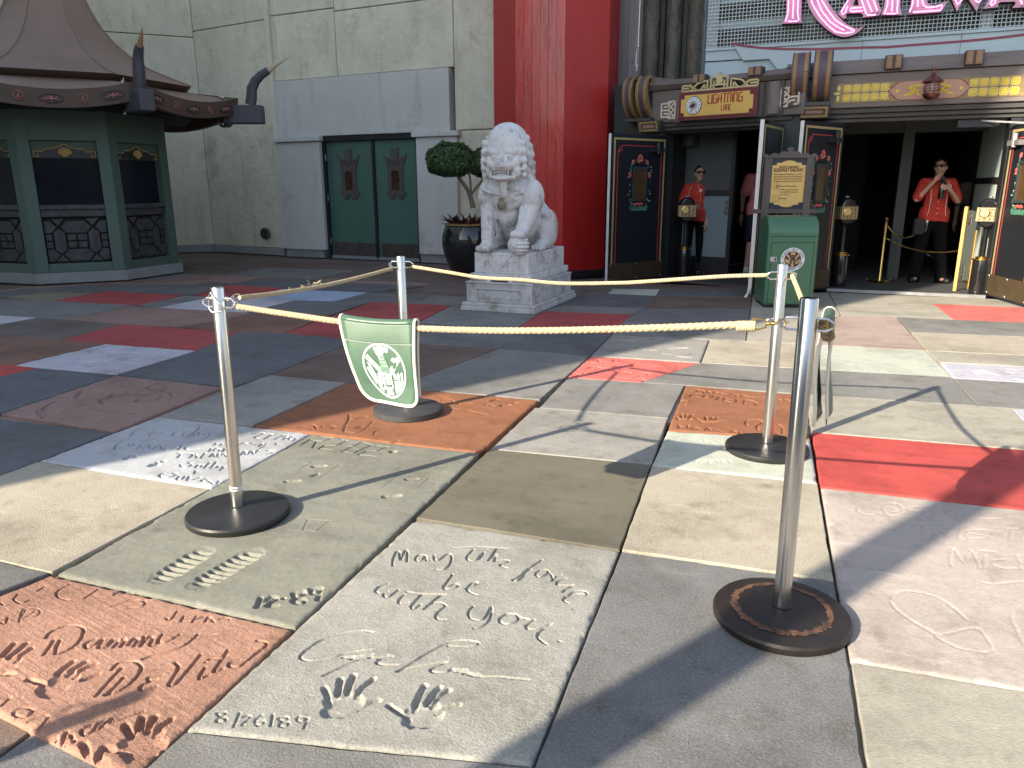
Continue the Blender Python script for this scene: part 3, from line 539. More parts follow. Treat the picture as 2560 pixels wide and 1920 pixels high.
# ================================================================ LEFT THEATRE WALL
WA, WB = G(850, 646), G(1155, 660); W = Frame(WA, WB)
wall = thing('theatre_wall', 'sage green stucco theatre wall behind the ticket booth, with pale blue door surround', 'building', loc=W.loc, rz=W.rz)
k = W.local(G(538, 629)); k2 = W.local(G(683, 637))
cu = k[0]; cy = k[1]                                       # inner corner
def panel(u0, u1, z0, z1, y0, y1, name='wall_panel', m=M_stucco, bev=.012):
    return MB().box(u0, u1, y0, y1, z0, z1).build(name, m, wall, bevel=bev)
TOP = 9
# each stucco field between two joints is a piece of its own
pn = [(-1.36, .195, 3.47, 4.66), (-1.36, .195, 4.675, TOP), (.21, 2.775, 3.47, 4.60), (.21, 2.775, 4.615, TOP), (2.79, 5.4, 4.615, TOP), (2.79, 5.4, 2.40, 4.60), (2.79, 5.4, .16, 2.385)]
for u0, u1, z0, z1 in pn: panel(u0, u1, z0, z1, .0, .3)
# the angled fields left of the step
A1 = np.array([cu, cy]); B1 = np.array([-1.47, .03])
def angled(t0, t1, z0, z1, A=A1, B=B1, dep=.3, name='wall_panel', m=M_stucco):
    d = (B-A)/np.linalg.norm(B-A); n = np.array([-d[1], d[0]]); a = A+(B-A)*t0; c = A+(B-A)*t1
    lo = [(*a, z0), (*c, z0), (*(c+n*dep), z0), (*(a+n*dep), z0)]; hi = [(x, y, z1) for x, y, z in lo]
    return MB().hexa(lo, hi).build(name, m, wall, bevel=.012)
angled(0, 1, .16, 4.62); angled(0, 1, 4.635, TOP)
MB().box(-1.475, -1.362, -.06, .3, .16, TOP).build('pilaster', M_stucco2, wall, bevel=.01)
C1 = np.array(W.local(G(200, 640))[:2])+np.array([-3.2, -1.6])
d2 = np.array(W.local(G(477, 631))[:2])-A1; d2 = d2/np.linalg.norm(d2)
C1 = A1+d2*6.5
angled(0, .55, .16, 4.5, C1, A1, .3); angled(.552, 1, .16, 4.5, C1, A1, .3); angled(0, .55, 4.515, TOP, C1, A1, .3); angled(.552, 1, 4.515, TOP, C1, A1, .3)
MB().box(-1.45, 5.4, .31, .6, 0, TOP).build('backing', M_gap, wall)
angled(-.02, 1.05, 0, TOP, A1+np.array([0, .33]), B1+np.array([0, .33]), .2, 'backing', M_gap); angled(0, 1.02, 0, TOP, C1+np.array([-.2, .3]), A1+np.array([-.05, .34]), .2, 'backing', M_gap)
M_base = mat('base_grey', (.26, .27, .27), .8, var=.12, bump=.2)
MB().box(-1.36, -.37, -.05, .3, 0, .155).build('base_strip', M_base, wall); MB().box(1.99, 5.4, -.05, .3, 0, .155).build('base_strip', M_base, wall)
angled(0, 1, 0, .155, A1+np.array([.0, -.04]), B1+np.array([0, -.04]), .3, 'base_strip', M_base); angled(0, 1, 0, .155, C1+np.array([0, -.04]), A1+np.array([.0, -.04]), .3, 'base_strip', M_base)
# door surround
panel(-1.36, 2.70, 2.385, 3.455, -.055, .3, 'door_surround', M_panel); panel(-1.36, -.27, .16, 2.29, -.10, .3, 'door_surround', M_panel); panel(1.99, 2.86, .16, 2.29, -.10, .3, 'door_surround', M_panel)
panel(-1.40, -.22, 2.292, 2.382, -.16, .3, 'ledge', M_panel); panel(1.93, 2.92, 2.292, 2.382, -.16, .3, 'ledge', M_panel)
fr = MB(); fr.box(-.268, -.21, -.02, .12, 0, 2.31); fr.box(.895, .955, .02, .10, 0, 2.28); fr.box(1.93, 1.988, -.02, .12, 0, 2.31); fr.box(-.268, 1.988, -.03, .12, 2.285, 2.38); fr.build('door_frame', M_black, wall)
MB().box(-.27, 1.99, .02, .3, 0, .035).build('threshold', M_base, wall)
orn_out = [(-.30, 1.0), (-.265, .86), (-.215, .74), (-.20, .70), (-.20, .10), (-.26, .10), (-.255, .04), (-.22, .0), (-.17, .0), (-.17, -.09), (-.065, -.09), (-.065, 0), (.065, 0), (.065, -.09), (.17, -.09), (.17, 0), (.22, 0), (.255, .04), (.26, .10), (.20, .10), (.20, .70), (.215, .74), (.265, .86), (.30, 1.0), (.24, .92), (.13, .885), (.06, .88), (.10, .95), (.105, 1.03), (.06, 1.10), (.13, 1.14), (.03, 1.135), (-.03, 1.135), (-.13, 1.14), (-.06, 1.10), (-.105, 1.03), (-.10, .95), (-.06, .88), (-.13, .885), (-.24, .92)]
orn_hole = [(-.10, .14), (.10, .14), (.10, .56), (.075, .60), (-.075, .60), (-.10, .56)]
for u0, u1 in ((-.205, .89), (.96, 1.925)):
    dr = MB().box(u0, u1, .045, .09, .04, 2.28).build('door', M_door, wall, bevel=.004)
    um = (u0+u1)/2-.02
    shape([[(um+a*.88, 1.24+b*.78) for a, b in orn_out], [(um+a*.88, 1.24+b*.78) for a, b in orn_hole]], .012, M_bronze, dr, .032, 'lantern_ornament')
    shape([[(um+a*.88, 1.24+b*.78) for a, b in orn_hole]], .003, mat('amber_dark', (.05, .025, .012), .3, bump=.1), dr, .040, 'ornament_pane')
    rr = MB()
    for i in range(-4, 5): rr.box(um+i*.042-.006, um+i*.042+.006, .010, .022, 1.24+.78*(.73+.012*abs(i)), 1.24+.78*(.86+.012*abs(i)))
    rr.build('ornament_tiles', M_bronze, dr)
    MB().box(u0+.06, u1-.01, .035, .046, .06, .33).build('kick_plate', M_kick, dr)
    MB().box(u0, u1, .02, .05, .04, .062).build('door_sweep', M_base, dr)
for z in (.35, 1.2, 1.98): MB().lathe([(.012, -.06), (.012, .06)], (-.205, .0, z), 8).build('hinge', M_base, wall)
v = W.uv(663, 584)
vt = thing('wall_speaker', 'round dark speaker grille low on the sage stucco wall', 'speaker', loc=(*W.xy(v[0], -.0), v[1]), rz=W.rz-.07)
RX = Matrix.Rotation(math.pi/2, 4, 'X')
MB().lathe([(.125, -.02), (.125, .02), (.11, .03), (.105, .02), (.0, .022)], n=28, M=RX).build('rim', M_bronze, vt, smooth=True)
gg = MB()
for i in range(-4, 5): h = math.sqrt(.1**2-(i*.022)**2); gg.box(-h, h, -.034, -.024, i*.022-.004, i*.022+.004)
gg.build('grille', M_gap, vt)

# ================================================================ RED COLUMN
fv = G(1404, 697)[:2]; dv = fv/np.linalg.norm(fv); RC = 1.0; cc = fv+dv*RC-np.array([dv[1], -dv[0]])*.13
col = thing('red_column', 'huge glossy red octagonal column beside the stone lion', 'column', loc=(*cc, 0))
a0 = math.atan2(-dv[1], -dv[0])-R_(8)*-1
oct_ = [(RC*math.cos(a0+i*math.pi/4), RC*math.sin(a0+i*math.pi/4)) for i in range(8)]
rng2 = random.Random(3)
mids = [math.atan2((oct_[i][1]+oct_[(i+1) % 8][1]), (oct_[i][0]+oct_[(i+1) % 8][0])) for i in range(8)]
FACE = min(range(8), key=lambda i: abs((mids[i]-math.atan2(-dv[1], -dv[0])+R_(20)+math.pi) % (2*math.pi)-math.pi))      # the board-clad side towards the court's left
for i in range(8):
    a, b = np.array(oct_[i]), np.array(oct_[(i+1) % 8]); nn = (a+b)/2; nn = nn/np.linalg.norm(nn); d = b-a; L = np.linalg.norm(d)
    cuts = [0, .17, .33, .5, .66, .83, 1] if i == FACE else [0, 1]
    for j in range(len(cuts)-1):                                        # vertical boards nailed round the shaft
        p, r_ = a+d*(cuts[j]+.003), a+d*(cuts[j+1]-.003); off = nn*rng2.uniform(-.002, .004)
        lo = [(*(p+off), .12), (*(r_+off), .12), (*(r_*.94), .12), (*(p*.94), .12)]
        MB().hexa(lo, [(x, y, 9) for x, y, z in lo]).build('board', M_red if i == FACE else M_redflat, col)
MB().lathe([(RC-.03, .0), (RC-.03, 9)], n=8, M=Matrix.Rotation(a0, 4, 'Z')).build('core', M_redflat, col)
MB().lathe([(RC+.05, .0), (RC+.05, .10), (RC+.01, .12)], n=8, M=Matrix.Rotation(a0, 4, 'Z')).build('plinth', M_black, col)

# ================================================================ TICKET BOOTH
M_booth = mat('booth_green', (.09, .145, .12), .6, var=.07, scale=1.5, bump=.06, bscale=30)
M_boothd = mat('booth_green_moss', (.075, .12, .088), .65, var=.1, scale=1.5, bump=.08, bscale=30)
M_roof = mat('roof_brown_copper', (.25, .17, .13), .6, var=.14, scale=2, bump=.1, bscale=12, stretch=(1, 1, .4))
M_eave = mat('eave_brown', (.10, .065, .05), .55, var=.15, scale=4, bump=.1)
M_horn = mat('horn_slate', (.055, .055, .07), .5, var=.12, bump=.08)
M_tip = mat('horn_tip_ochre', (.33, .18, .08), .6, var=.15, bump=.1)
M_tip2 = mat('horn_tip_bone', (.50, .42, .28), .6, var=.1, bump=.1)
M_gold = mat('gold_paint', (.55, .36, .12), .4, metal=.2, var=.15, scale=15, bump=.1)
M_pink = mat('carving_rose', (.30, .125, .10), .6, var=.2, scale=20, bump=.1)
M_stone = mat('marble_dark', (.05, .05, .055), .35, var=.5, scale=9, bump=.25, bscale=20, stain=((.17, .155, .14), 7, .62))
M_glass = mat('glass_dark', (.010, .012, .02), .12, var=.1, bump=0, spec=.25)
bx_, by_ = -10.93, 9.93; AP = 1.43; RB_ = AP/math.cos(math.pi/8); HS = AP*math.tan(math.pi/8)
booth = thing('ticket_booth', 'octagonal green ticket booth with bell-shaped brown roof and horned eaves', 'ticket booth', loc=(bx_, by_, 0))
def face_M(i): return Matrix.Rotation(i*math.pi/4, 4, 'Z')     # local frame of a side: x along, y = -AP outside
LEAVES = [(.0, .125), (-.035, .06), (.035, .06)]
for i in range(8):
    Mx = face_M(i); mm = M_boothd if i in (2, 6) else M_booth
    w_ = MB(); y0, y1 = -AP, -AP+.24
    wl_, wr_ = -.43, .43
    w_.box(-HS, wl_, y0, y1, .16, 2.7); w_.box(wr_, HS, y0, y1, .16, 2.7); w_.box(wl_, wr_, y0, y1, 2.08, 2.7); w_.box(wl_, wr_, y0+.03, y1, .16, .29)
    w_.build('wall', mm, booth, M=Mx, bevel=.006)
    MB().box(-HS-.02, HS+.02, -AP-.05, -AP+.2, 0, .158).build('base_kerb', M_base, booth, M=Mx, bevel=.008)
    if i in (3, 4, 5, 6): continue
    win = MB().box(wl_, wr_, y0+.12, y0+.14, 1.16, 2.08).build('window', M_glass, booth, M=Mx)
    dh = [(-.40, 1.84), (.40, 1.84), (.40, 1.93), (.29, 1.925), (.24, 1.965), (.15, 1.97), (.06, 2.0), (0, 2.035), (-.06, 2.0), (-.15, 1.97), (-.24, 1.965), (-.29, 1.925), (-.40, 1.93)]
    MB().box(wl_, wr_, y0+.075, y0+.10, 1.83, 2.08).build('valance', M_boothd, win, M=Mx)
    MB().plate(dh, y0+.055, y0+.072).build('valance_panel', M_black, win, M=Mx)
    MB().tube([(a, y0+.052, b_) for a, b_ in dh[2:]]+[(-.40, y0+.052, 1.85), (-.35, y0+.052, 1.85), (-.345, y0+.052, 1.88)], .008, 6).tube([(.40, y0+.052, 1.93), (.40, y0+.052, 1.85), (.35, y0+.052, 1.85), (.345, y0+.052, 1.88)], .008, 6).build('gold_scroll', M_gold, win, M=Mx)
    fl = MB()
    for kk in range(11):
        a = -.15+kk*(math.pi+.3)/10; L = .085 if kk not in (0, 10) else .07
        fl.cap((0, y0+.046, 1.90), (L*math.cos(a), y0+.04, 1.90+L*math.sin(a)*.85), .006, .013, 6)
    for kk in range(4): a = -math.pi*(kk+1)/5; fl.cap((0, y0+.046, 1.90), (.045*math.cos(a), y0+.04, 1.90+.045*math.sin(a)), .006, .012, 6)
    fl.build('gold_lotus', M_gold, win, M=Mx)
    MB().box(wl_, wr_, y0-.01, y0+.12, 1.09, 1.16).box(wl_, wr_, y0+.03, y0+.12, .98, 1.09).build('counter', M_stone, booth, M=Mx, bevel=.01)
    bk = MB().box(wl_, wr_, y0+.11, y0+.14, .29, .98).build('stone_backing', M_gap, booth, M=Mx)
    # carved stone pieces in an octagon pattern
    def pc(lp): MB().plate(lp, y0+.07+rng2.uniform(-.006, .006), y0+.115).build('stone', M_stone, booth, M=Mx, bevel=.006)
    cxs = (-.19, .19); zc = .62
    for cx in (-.23, .23):
        pc([(cx-.075, zc-.13), (cx, zc-.19), (cx+.075, zc-.13), (cx+.075, zc+.13), (cx, zc+.19), (cx-.075, zc+.13)])
        pc([(cx-.09, .955), (cx+.09, .955), (cx, .845)]); pc([(cx-.09, .315), (cx+.09, .315), (cx, .41)])
    for sx in (-1, 1):
        for zz in (.565, .675): pc([(sx*.33, zz-.045), (sx*.415, zz-.045), (sx*.415, zz+.045), (sx*.33, zz+.045)])
        for s2 in (-1, 1): pc([(sx*.415, zc+s2*.12), (sx*.33, zc+s2*.12), (sx*.255, zc+s2*.205), (sx*.33, zc+s2*.30), (sx*.415, zc+s2*.30)])
    for s2 in (-1, 1):
        pc([(-.13, zc+s2*.12), (.13, zc+s2*.12), (.205, zc+s2*.205), (.12, zc+s2*.30), (-.12, zc+s2*.30), (-.205, zc+s2*.205)])
        for sx in (-.07, .07): pc([(sx-.06, zc+s2*.055-.045), (sx+.06, zc+s2*.055-.045), (sx+.06, zc+s2*.055+.045), (sx-.06, zc+s2*.055+.045)])
MB().lathe([(RB_-.25, .1), (RB_-.25, 2.68)], n=8, M=Matrix.Rotation(math.pi/8, 4, 'Z')).build('inner_core', M_gap, booth)
MB().lathe([(RB_+.02, 2.5), (RB_+.5, 2.50), (RB_+.52, 2.60), (RB_+.3, 2.72), (RB_+.3, 2.92)], n=8, M=Matrix.Rotation(math.pi/8, 4, 'Z')).build('soffit', M_gap, booth)
# upper drum edge and bell roof
MB().lathe([(RB_+.30, 2.90), (RB_+.44, 2.96), (RB_+.50, 2.99)], n=8, M=Matrix.Rotation(math.pi/8, 4, 'Z')).build('drum', M_eave, booth)
prof = [(RB_+.50, 2.99), (RB_+.20, 3.10), (1.42, 3.24), (1.15, 3.42), (.93, 3.62), (.76, 3.84), (.62, 4.1), (.52, 4.4), (.44, 4.8), (.37, 5.2), (.31, 5.6), (.26, 6.0)]
MB().lathe(prof, n=8, M=Matrix.Rotation(math.pi/8, 4, 'Z')).build('roof', M_roof, booth)
MB().lathe([(.34, 6.0), (.36, 6.1), (.12, 6.2), (.16, 6.4), (.02, 6.9)], n=12).build('finial', M_gold, booth, smooth=True)
rb = MB()
for i in range(8):
    a = math.pi/8+i*math.pi/4; rb.tube([(r_*math.cos(a), r_*math.sin(a), z+.006) for r_, z in prof], .018, 6)
rb.build('roof_ridge', M_roof, booth, smooth=True)
# sagging eave boards with carved medallions, upturned horns at the corners
EV = 2.75
for i in range(8):
    a1, a2 = math.pi/8+i*math.pi/4-math.pi/2-math.pi/4, math.pi/8+i*math.pi/4-math.pi/2
    p1, p2 = np.array([EV*math.cos(a1), EV*math.sin(a1)]), np.array([EV*math.cos(a2), EV*math.sin(a2)])
    dd = (p2-p1)/np.linalg.norm(p2-p1); n_ = np.array([dd[1], -dd[0]])
    sag = lambda t: 2.44+.15*(2*t-1)**2
    N = 14
    vs = []; 
    for kk in range(N+1):
        t = kk/N; p = p1+(p2-p1)*t; z = sag(t)
        for dz, dn in ((0, 0), (.235, .03), (.235, -.10), (0, -.10)): vs.append((*(p+n_*dn), z+dz))
    fs = []
    for kk in range(N):
        for e in range(4): fs.append((kk*4+e, kk*4+(e+1) % 4, kk*4+4+(e+1) % 4, kk*4+4+e))
    fs += [(0, 1, 2, 3), (N*4, N*4+1, N*4+2, N*4+3)]
    ev = MB().add(vs, fs).build('eave_board', M_eave, booth)
    vs = []
    for kk in range(N+1):
        t = kk/N; p = p1+(p2-p1)*t; z = sag(t)+.235; q_ = p*(RB_+.34)/EV
        vs += [(*(p-n_*.09), z), (*q_, 2.91)]
    MB().add(vs, [(2*kk, 2*kk+2, 2*kk+3, 2*kk+1) for kk in range(N)]).build('eave_roof', M_roof, booth)
    if i in (3, 4, 5): continue
    for t, big in ((.15, 1), (.325, 0), (.5, 1), (.675, 0), (.85, 1)):
        p = p1+(p2-p1)*t+n_*.018; z = sag(t)+.118; sl = math.atan(.60*(2*t-1)/ (np.linalg.norm(p2-p1)))
        Mm = Matrix.Translation((*p, z)) @ Matrix.Rotation(math.atan2(dd[1], dd[0]), 4, 'Z') @ Matrix.Rotation(-sl, 4, 'Y')
        md = MB()
        if big:
            md.tube([(x, -.012, zz) for x, zz in circ(0, 0, .135, 20, ry=.052)], .009, 5, closed=True).build('medallion', M_horn, ev, M=Mm)
            m2 = MB(); m2.ell((0, -.012, -.005), (.03, .014, .032), 8, 6)
            for s_ in (-1, 1): m2.cap((s_*.035, -.012, -.01), (s_*.105, -.012, -.022), .014, .008, 6); m2.cap((s_*.05, -.012, -.01), (s_*.075, -.012, .022), .012, .008, 6)
            m2.build('carving', M_pink, ev, M=Mm)
        else:
            md.tube([(x, -.012, zz) for x, zz in circ(0, 0, .053, 16)], .008, 5, closed=True).ell((0, -.01, .012), (.018, .012, .018), 8, 6).ell((0, -.01, -.018), (.028, .012, .015), 8, 6).build('medallion', M_pink, ev, M=Mm)
for i in range(8):
    if i in (1, 2): continue                                  # the two corners against the wall carry no horn
    a = math.pi/8+i*math.pi/4; Mh = Matrix.Rotation(a, 4, 'Z'); e = EV+(.16 if i == 0 else 0); ou = .16 if i == 0 else -.02
    hb = MB().box(EV-.22, e+.26, -.11, .11, 2.42, 2.71).build('corner_block', M_horn, booth, M=Mh, bevel=.02)
    rad = [.092, .09, .085, .078, .068, .058]; pts = [(e+.06, 0, 2.72), (e+.09, 0, 2.84), (e+.105, 0, 2.97), (e+.125+ou*.3, 0, 3.09), (e+.17+ou*.65, 0, 3.18), (e+.235+ou, 0, 3.25)]
    MB().tube(pts, rad, 8).build('horn', M_horn, booth, M=Mh, smooth=True)
    MB().tube([(e+.225+ou, 0, 3.24), (e+.31+ou*1.4, 0, 3.34), (e+.40+ou*2.2, 0, 3.46)], [.044, .03, .006], 8).build('horn_tip', M_tip2 if i == 0 else M_tip, booth, M=Mh, smooth=True)
M_steel0 = mat('dull_steel', (.5, .5, .52), .35, metal=.9, var=.1, bump=.05)
for i in (7, 0):
    a = math.pi/8+i*math.pi/4; Mh = Matrix.Rotation(a, 4, 'Z')
    for x, z in ((EV-.25, 2.84), (EV-.3, 2.44)): MB().cap((x, -.08, z), (x+.08, -.12, z-.03), .022, .022, 8).tube([(x, -.08, z), (x-.03, -.05, z+.05)], .006, 5).build('spotlight', M_steel0, booth, M=Mh, smooth=True)
# small white junction box on the wall above the eave
# ================================================================ ENTRANCES
M_beam = mat('beam_taupe', (.15, .125, .115), .65, var=.2, scale=3, bump=.18, bscale=14, stretch=(.4, .4, 2), stain=((.07, .06, .055), 1.6, .6))
M_beamd = mat('beam_dark', (.055, .05, .048), .65, var=.2, bump=.1)
M_dgreen = mat('green_black', (.035, .045, .045), .6, var=.2, bump=.1)
M_yel = mat('sign_yellow', (.62, .40, .10), .55, var=.06, scale=3, bump=.03)
M_maroon = mat('maroon', (.13, .018, .025), .5, var=.15, bump=.05)
M_maroonl = mat('maroon_line', (.20, .06, .06), .5, var=.1, bump=.0)
M_cream = mat('cream_lattice', (.62, .54, .43), .6, var=.1, bump=.08)
M_crest = mat('crest_gold', (.55, .45, .24), .55, var=.12, bump=.08)
M_goldp = mat('band_gold', (.25, .165, .065), .5, var=.18, scale=14, bump=.08)
M_purple = mat('band_purple', (.075, .055, .075), .5, var=.15, bump=.05)
M_tile = mat('tile_yellow', (.62, .43, .035), .5, var=.1, scale=20, bump=.05)
M_tileo = mat('tile_outline', (.60, .52, .16), .5, var=.1, bump=.0)
M_rose = mat('rose_brown', (.26, .14, .11), .6, var=.12, bump=.05)
M_lac = mat('lacquer_black', (.014, .016, .021), .42, var=.1, scale=2, bump=0, spec=.3)
M_gline = mat('line_gold', (.36, .28, .12), .5, var=.1, bump=0)
M_rline = mat('line_red', (.42, .045, .05), .5, var=.1, bump=0)
M_leaf = mat('wreath_green', (.045, .14, .095), .55, var=.3, scale=30, bump=.05)
M_flow = mat('wreath_red', (.48, .085, .075), .55, var=.3, scale=30, bump=.05)
M_berry = mat('wreath_cream', (.62, .50, .33), .55, var=.2, scale=30, bump=0)
M_amber = mat('amber_glass', (.085, .045, .018), .35, var=.5, scale=60, bump=.2, bscale=150)
M_brass = mat('brass', (.62, .43, .16), .28, metal=1, var=.1, bump=.03)
M_brassk = mat('brass_kick', (.075, .053, .028), .55, metal=.3, var=.2, scale=5, bump=.06)
M_alu = mat('aluminium', (.55, .55, .56), .4, metal=.8, var=.08, bump=.03)
M_mint = mat('paint_mint', (.50, .62, .60), .6, var=.05, bump=.05)
M_paleblue = mat('paint_pale_blue', (.15, .22, .255), .6, var=.06, bump=.05)
M_greyin = mat('lobby_grey', (.06, .07, .073), .7, var=.08, bump=.05)
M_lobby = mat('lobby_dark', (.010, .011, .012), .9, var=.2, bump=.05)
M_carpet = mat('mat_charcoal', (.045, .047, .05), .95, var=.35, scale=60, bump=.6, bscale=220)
M_sky = mat('marquee_blue', (.38, .48, .52), .5, var=.06, scale=2, bump=.05)
M_stripe = mat('stripe_maroon', (.22, .03, .065), .5, var=.1, bump=.03)
M_grille = mat('wire_grille', (.40, .46, .48), .5, metal=.3, var=.12, bump=.05)
M_backing = mat('marquee_back', (.055, .057, .05), .8, var=.35, scale=3, bump=.1)
M_neonface = mat('letter_pink', (.50, .30, .36), .55, var=.16, scale=9, bump=.12, stain=((.30, .15, .16), 14, .66))
M_letside = mat('letter_side', (.10, .03, .045), .6, var=.3, bump=.1)
M_neon = mat('neon_tube', (.9, .35, .75), .3, var=0, bump=0, emit=((1, .32, .82), 1.15))
M_carved = mat('carved_bark', (.085, .082, .066), .6, var=.35, scale=5, bump=1.0, bscale=6, bdist=.05, stretch=(1, 1, .7))
M_pier = mat('pier_grey', (.22, .225, .23), .75, var=.1, scale=2, bump=.2, bscale=14, stretch=(1, 1, .3))

LA, LB, EA, EB = G(1662, 699), G(1877, 716), G(2071, 724), G(2456, 741)
LF, EF = Frame(LA, LB), Frame(EA, EB)
side_e = thing('side_entrance', 'angled side entrance in dark timber under the yellow queue sign', 'entrance', loc=LF.loc, rz=LF.rz)
main_e = thing('main_entrance', 'main entrance under a heavy taupe beam with a band of yellow painted tiles', 'entrance', loc=EF.loc, rz=EF.rz)
c4u = lambda x, y, dy=-.25: LF.uv(1500+x*.2532, y*.2532, dy)
c5u = lambda x, y, dy=-.3: EF.uv(2000+x*.2532, y*.2532, dy)

# lobby floor, threshold
fl = MB(); P1, P2, P3, P4 = LF.xy(-.09, 0), LF.xy(1.66, 0), EF.xy(0, 0), EF.xy(1.86, 0)
fl.hexa([(*P1, -.02), (*P2, -.02), (*LF.xy(1.66, 3.2), -.02), (*LF.xy(-.09, 3.2), -.02)], [(*P1, .004), (*P2, .004), (*LF.xy(1.66, 3.2), .004), (*LF.xy(-.09, 3.2), .004)])
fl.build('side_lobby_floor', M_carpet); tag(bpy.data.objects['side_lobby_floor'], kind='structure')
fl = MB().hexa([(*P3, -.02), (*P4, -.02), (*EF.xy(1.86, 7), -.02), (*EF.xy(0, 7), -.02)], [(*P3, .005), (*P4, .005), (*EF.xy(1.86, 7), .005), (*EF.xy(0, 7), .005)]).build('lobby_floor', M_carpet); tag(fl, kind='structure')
MB().box(-.02, 1.88, -.05, .02, -.02, .02).build('threshold', M_alu, main_e); MB().box(-.1, 1.68, -.05, .02, -.02, .02).build('threshold', M_beamd, side_e)

# ---- side entrance shell
MB().box(-.12, 1.72, .05, .30, 2.16, 2.9).build('lintel', M_beamd, side_e)
MB().box(-.30, -.09, -.12, .25, 0, 2.9).build('jamb', M_dgreen, side_e); MB().box(1.66, 1.9, -.10, .25, 0, 2.9).build('jamb', M_dgreen, side_e)
MB().box(-1.0, -.30, .0, .30, 0, 2.9).build('wall_piece', M_dgreen, side_e)
m = MB(); m.box(-.26, 1.96, -.17, .05, 2.30, 2.74); m.build('fascia', M_beam, side_e, bevel=.01)
for i, (z0, z1, yy) in enumerate(((2.24, 2.298, -.13), (2.19, 2.238, -.09))): MB().box(-.22, 1.8, yy, .05, z0, z1).build('moulding', M_beamd, side_e, bevel=.006)
N = 16; vs = []
for i in range(N+1):
    u = -.32+2.32*i/N; up = .02*(2*i/N-1)**2+(.05*max(0, 1-i/2.5) if i < 3 else 0)
    vs += [(u, -.20, 2.745), (u, -.26, 2.80+up*.3), (u, -.07, 2.885+up), (u, .1, 2.885+up), (u, .1, 2.745)]
fs = [(i*5+e, i*5+(e+1) % 5, i*5+5+(e+1) % 5, i*5+5+e) for i in range(N) for e in range(5)]+[tuple(range(5)), tuple(range(N*5, N*5+5))]
MB().add(vs, fs).build('cornice', M_beam, side_e)
def gold_block(par, u0, u1, z0, z1, y, tilt=0):
    o = MB().hexa([(u0, y, z0), (u1, y, z0), (u1, y+.2, z0), (u0, y+.2, z0)], [(u0-tilt, y-.03, z1), (u1+tilt, y-.03, z1), (u1+tilt, y+.2, z1), (u0-tilt, y+.2, z1)]).build('corbel_block', M_beamd, par)
    e = .028
    fr = MB()
    L = lambda a, b: (a, y-.006-.03*(b-z0)/(z1-z0), b)
    for (a1, b1, a2, b2) in ((u0+.01, z0+.01, u1-.01, z0+.01+e), (u0+.01, z1-.01-e, u1-.01, z1-.01), (u0+.01, z0+.01+e, u0+.01+e, z1-.01-e), (u1-.01-e, z0+.01+e, u1-.01, z1-.01-e)):
        fr.hexa([L(a1, b1), L(a2, b1), L(a2, b2), L(a1, b2)], [tuple(np.array(L(a, b))-np.array((0, .01, 0))) for a, b in ((a1, b1), (a2, b1), (a2, b2), (a1, b2))])
    fr.build('gold_frame', M_goldp, o)
    MB().hexa([L(u0+.065, z0+.055), L(u1-.065, z0+.055), L(u1-.065, z1-.055), L(u0+.065, z1-.055)], [tuple(np.array(L(a, b))-np.array((0, .007, 0))) for a, b in ((u0+.065, z0+.055), (u1-.065, z0+.055), (u1-.065, z1-.055), (u0+.065, z1-.055))]).build('inset_panel', M_rose, o)
def scroll(par, u0, wdt, z0, z1, y, spiral=True):
    """one flat scroll: bulging front edge, curl at the top; banded along its width"""
    H = z1-z0; front = []
    ctrl = [(.02, 0), (-.06, .06), (-.17, .2), (-.245, .4), (-.265, .6), (-.25, .78), (-.20, .92), (-.13, 1.0), (-.06, .99), (-.015, .92), (-.01, .84), (-.035, .78), (-.075, .77), (-.095, .81), (-.085, .84)]
    front = smooth_line([(a, b) for a, b in ctrl], 4)
    inner = smooth_line([(-.085, .84), (-.07, .82), (-.06, .825), (-.05, .855), (-.05, .89), (-.075, .935), (-.12, .945), (-.165, .88), (-.17, .70), (-.14, .5), (-.07, .3), (.02, .18)], 3)
    lp = [(y+a*.95, z0+b*H) for a, b in front+inner[1:]]
    bands = [(0, .24, M_goldp, .0), (.24, .30, M_maroonl, -.003), (.30, .70, M_purple, -.006), (.70, .76, M_maroonl, -.003), (.76, 1, M_goldp, .0)]
    root = None
    for t0, t1, mm, dd in bands:
        me = shape_mesh([[(a, b) for a, b in lp]], wdt*(t1-t0)/2, 'scroll')
        # outline was built in local x,z -> turn so that it lies in y,z
        me.transform(Matrix.Translation((u0+wdt*(t0+t1)/2, dd, 0)) @ Matrix(((0, 1, 0, 0), (1, 0, 0, 0), (0, 0, 1, 0), (0, 0, 0, 1))))
        me.flip_normals(); me.materials.clear(); me.materials.append(mm)
        o = link('scroll' if root is None else 'scroll_band', me, par if root is None else root)
        if root is None: root = o
    for s in (u0-.002, u0+wdt+.002):
        MB().tube([(s, a, b) for a, b in [(y+p*.95, z0+q_*H) for p, q_ in front]], .010, 5).build('scroll_edge', M_goldp if spiral else M_purple, root)
    sd_ = MB().plate(lp, u0+.004, u0+wdt-.004)
    return root
u_, z_ = c4u(210, 780, -.35); u2, _ = c4u(540, 760, -.35)
scroll(side_e, -.62, .13, 2.36, 2.95, -.15); scroll(side_e, -.40, .15, 2.36, 2.95, -.15)
MB().box(-.66, -.2, -.30, 0, 2.33, 2.37).build('scroll_shelf', M_beamd, side_e)
MB().box(-.62, -.25, -.13, 0, 2.37, 2.85).build('scroll_back', M_beamd, side_e)
gold_block(side_e, -.40, -.08, 2.17, 2.325, -.26, .03)
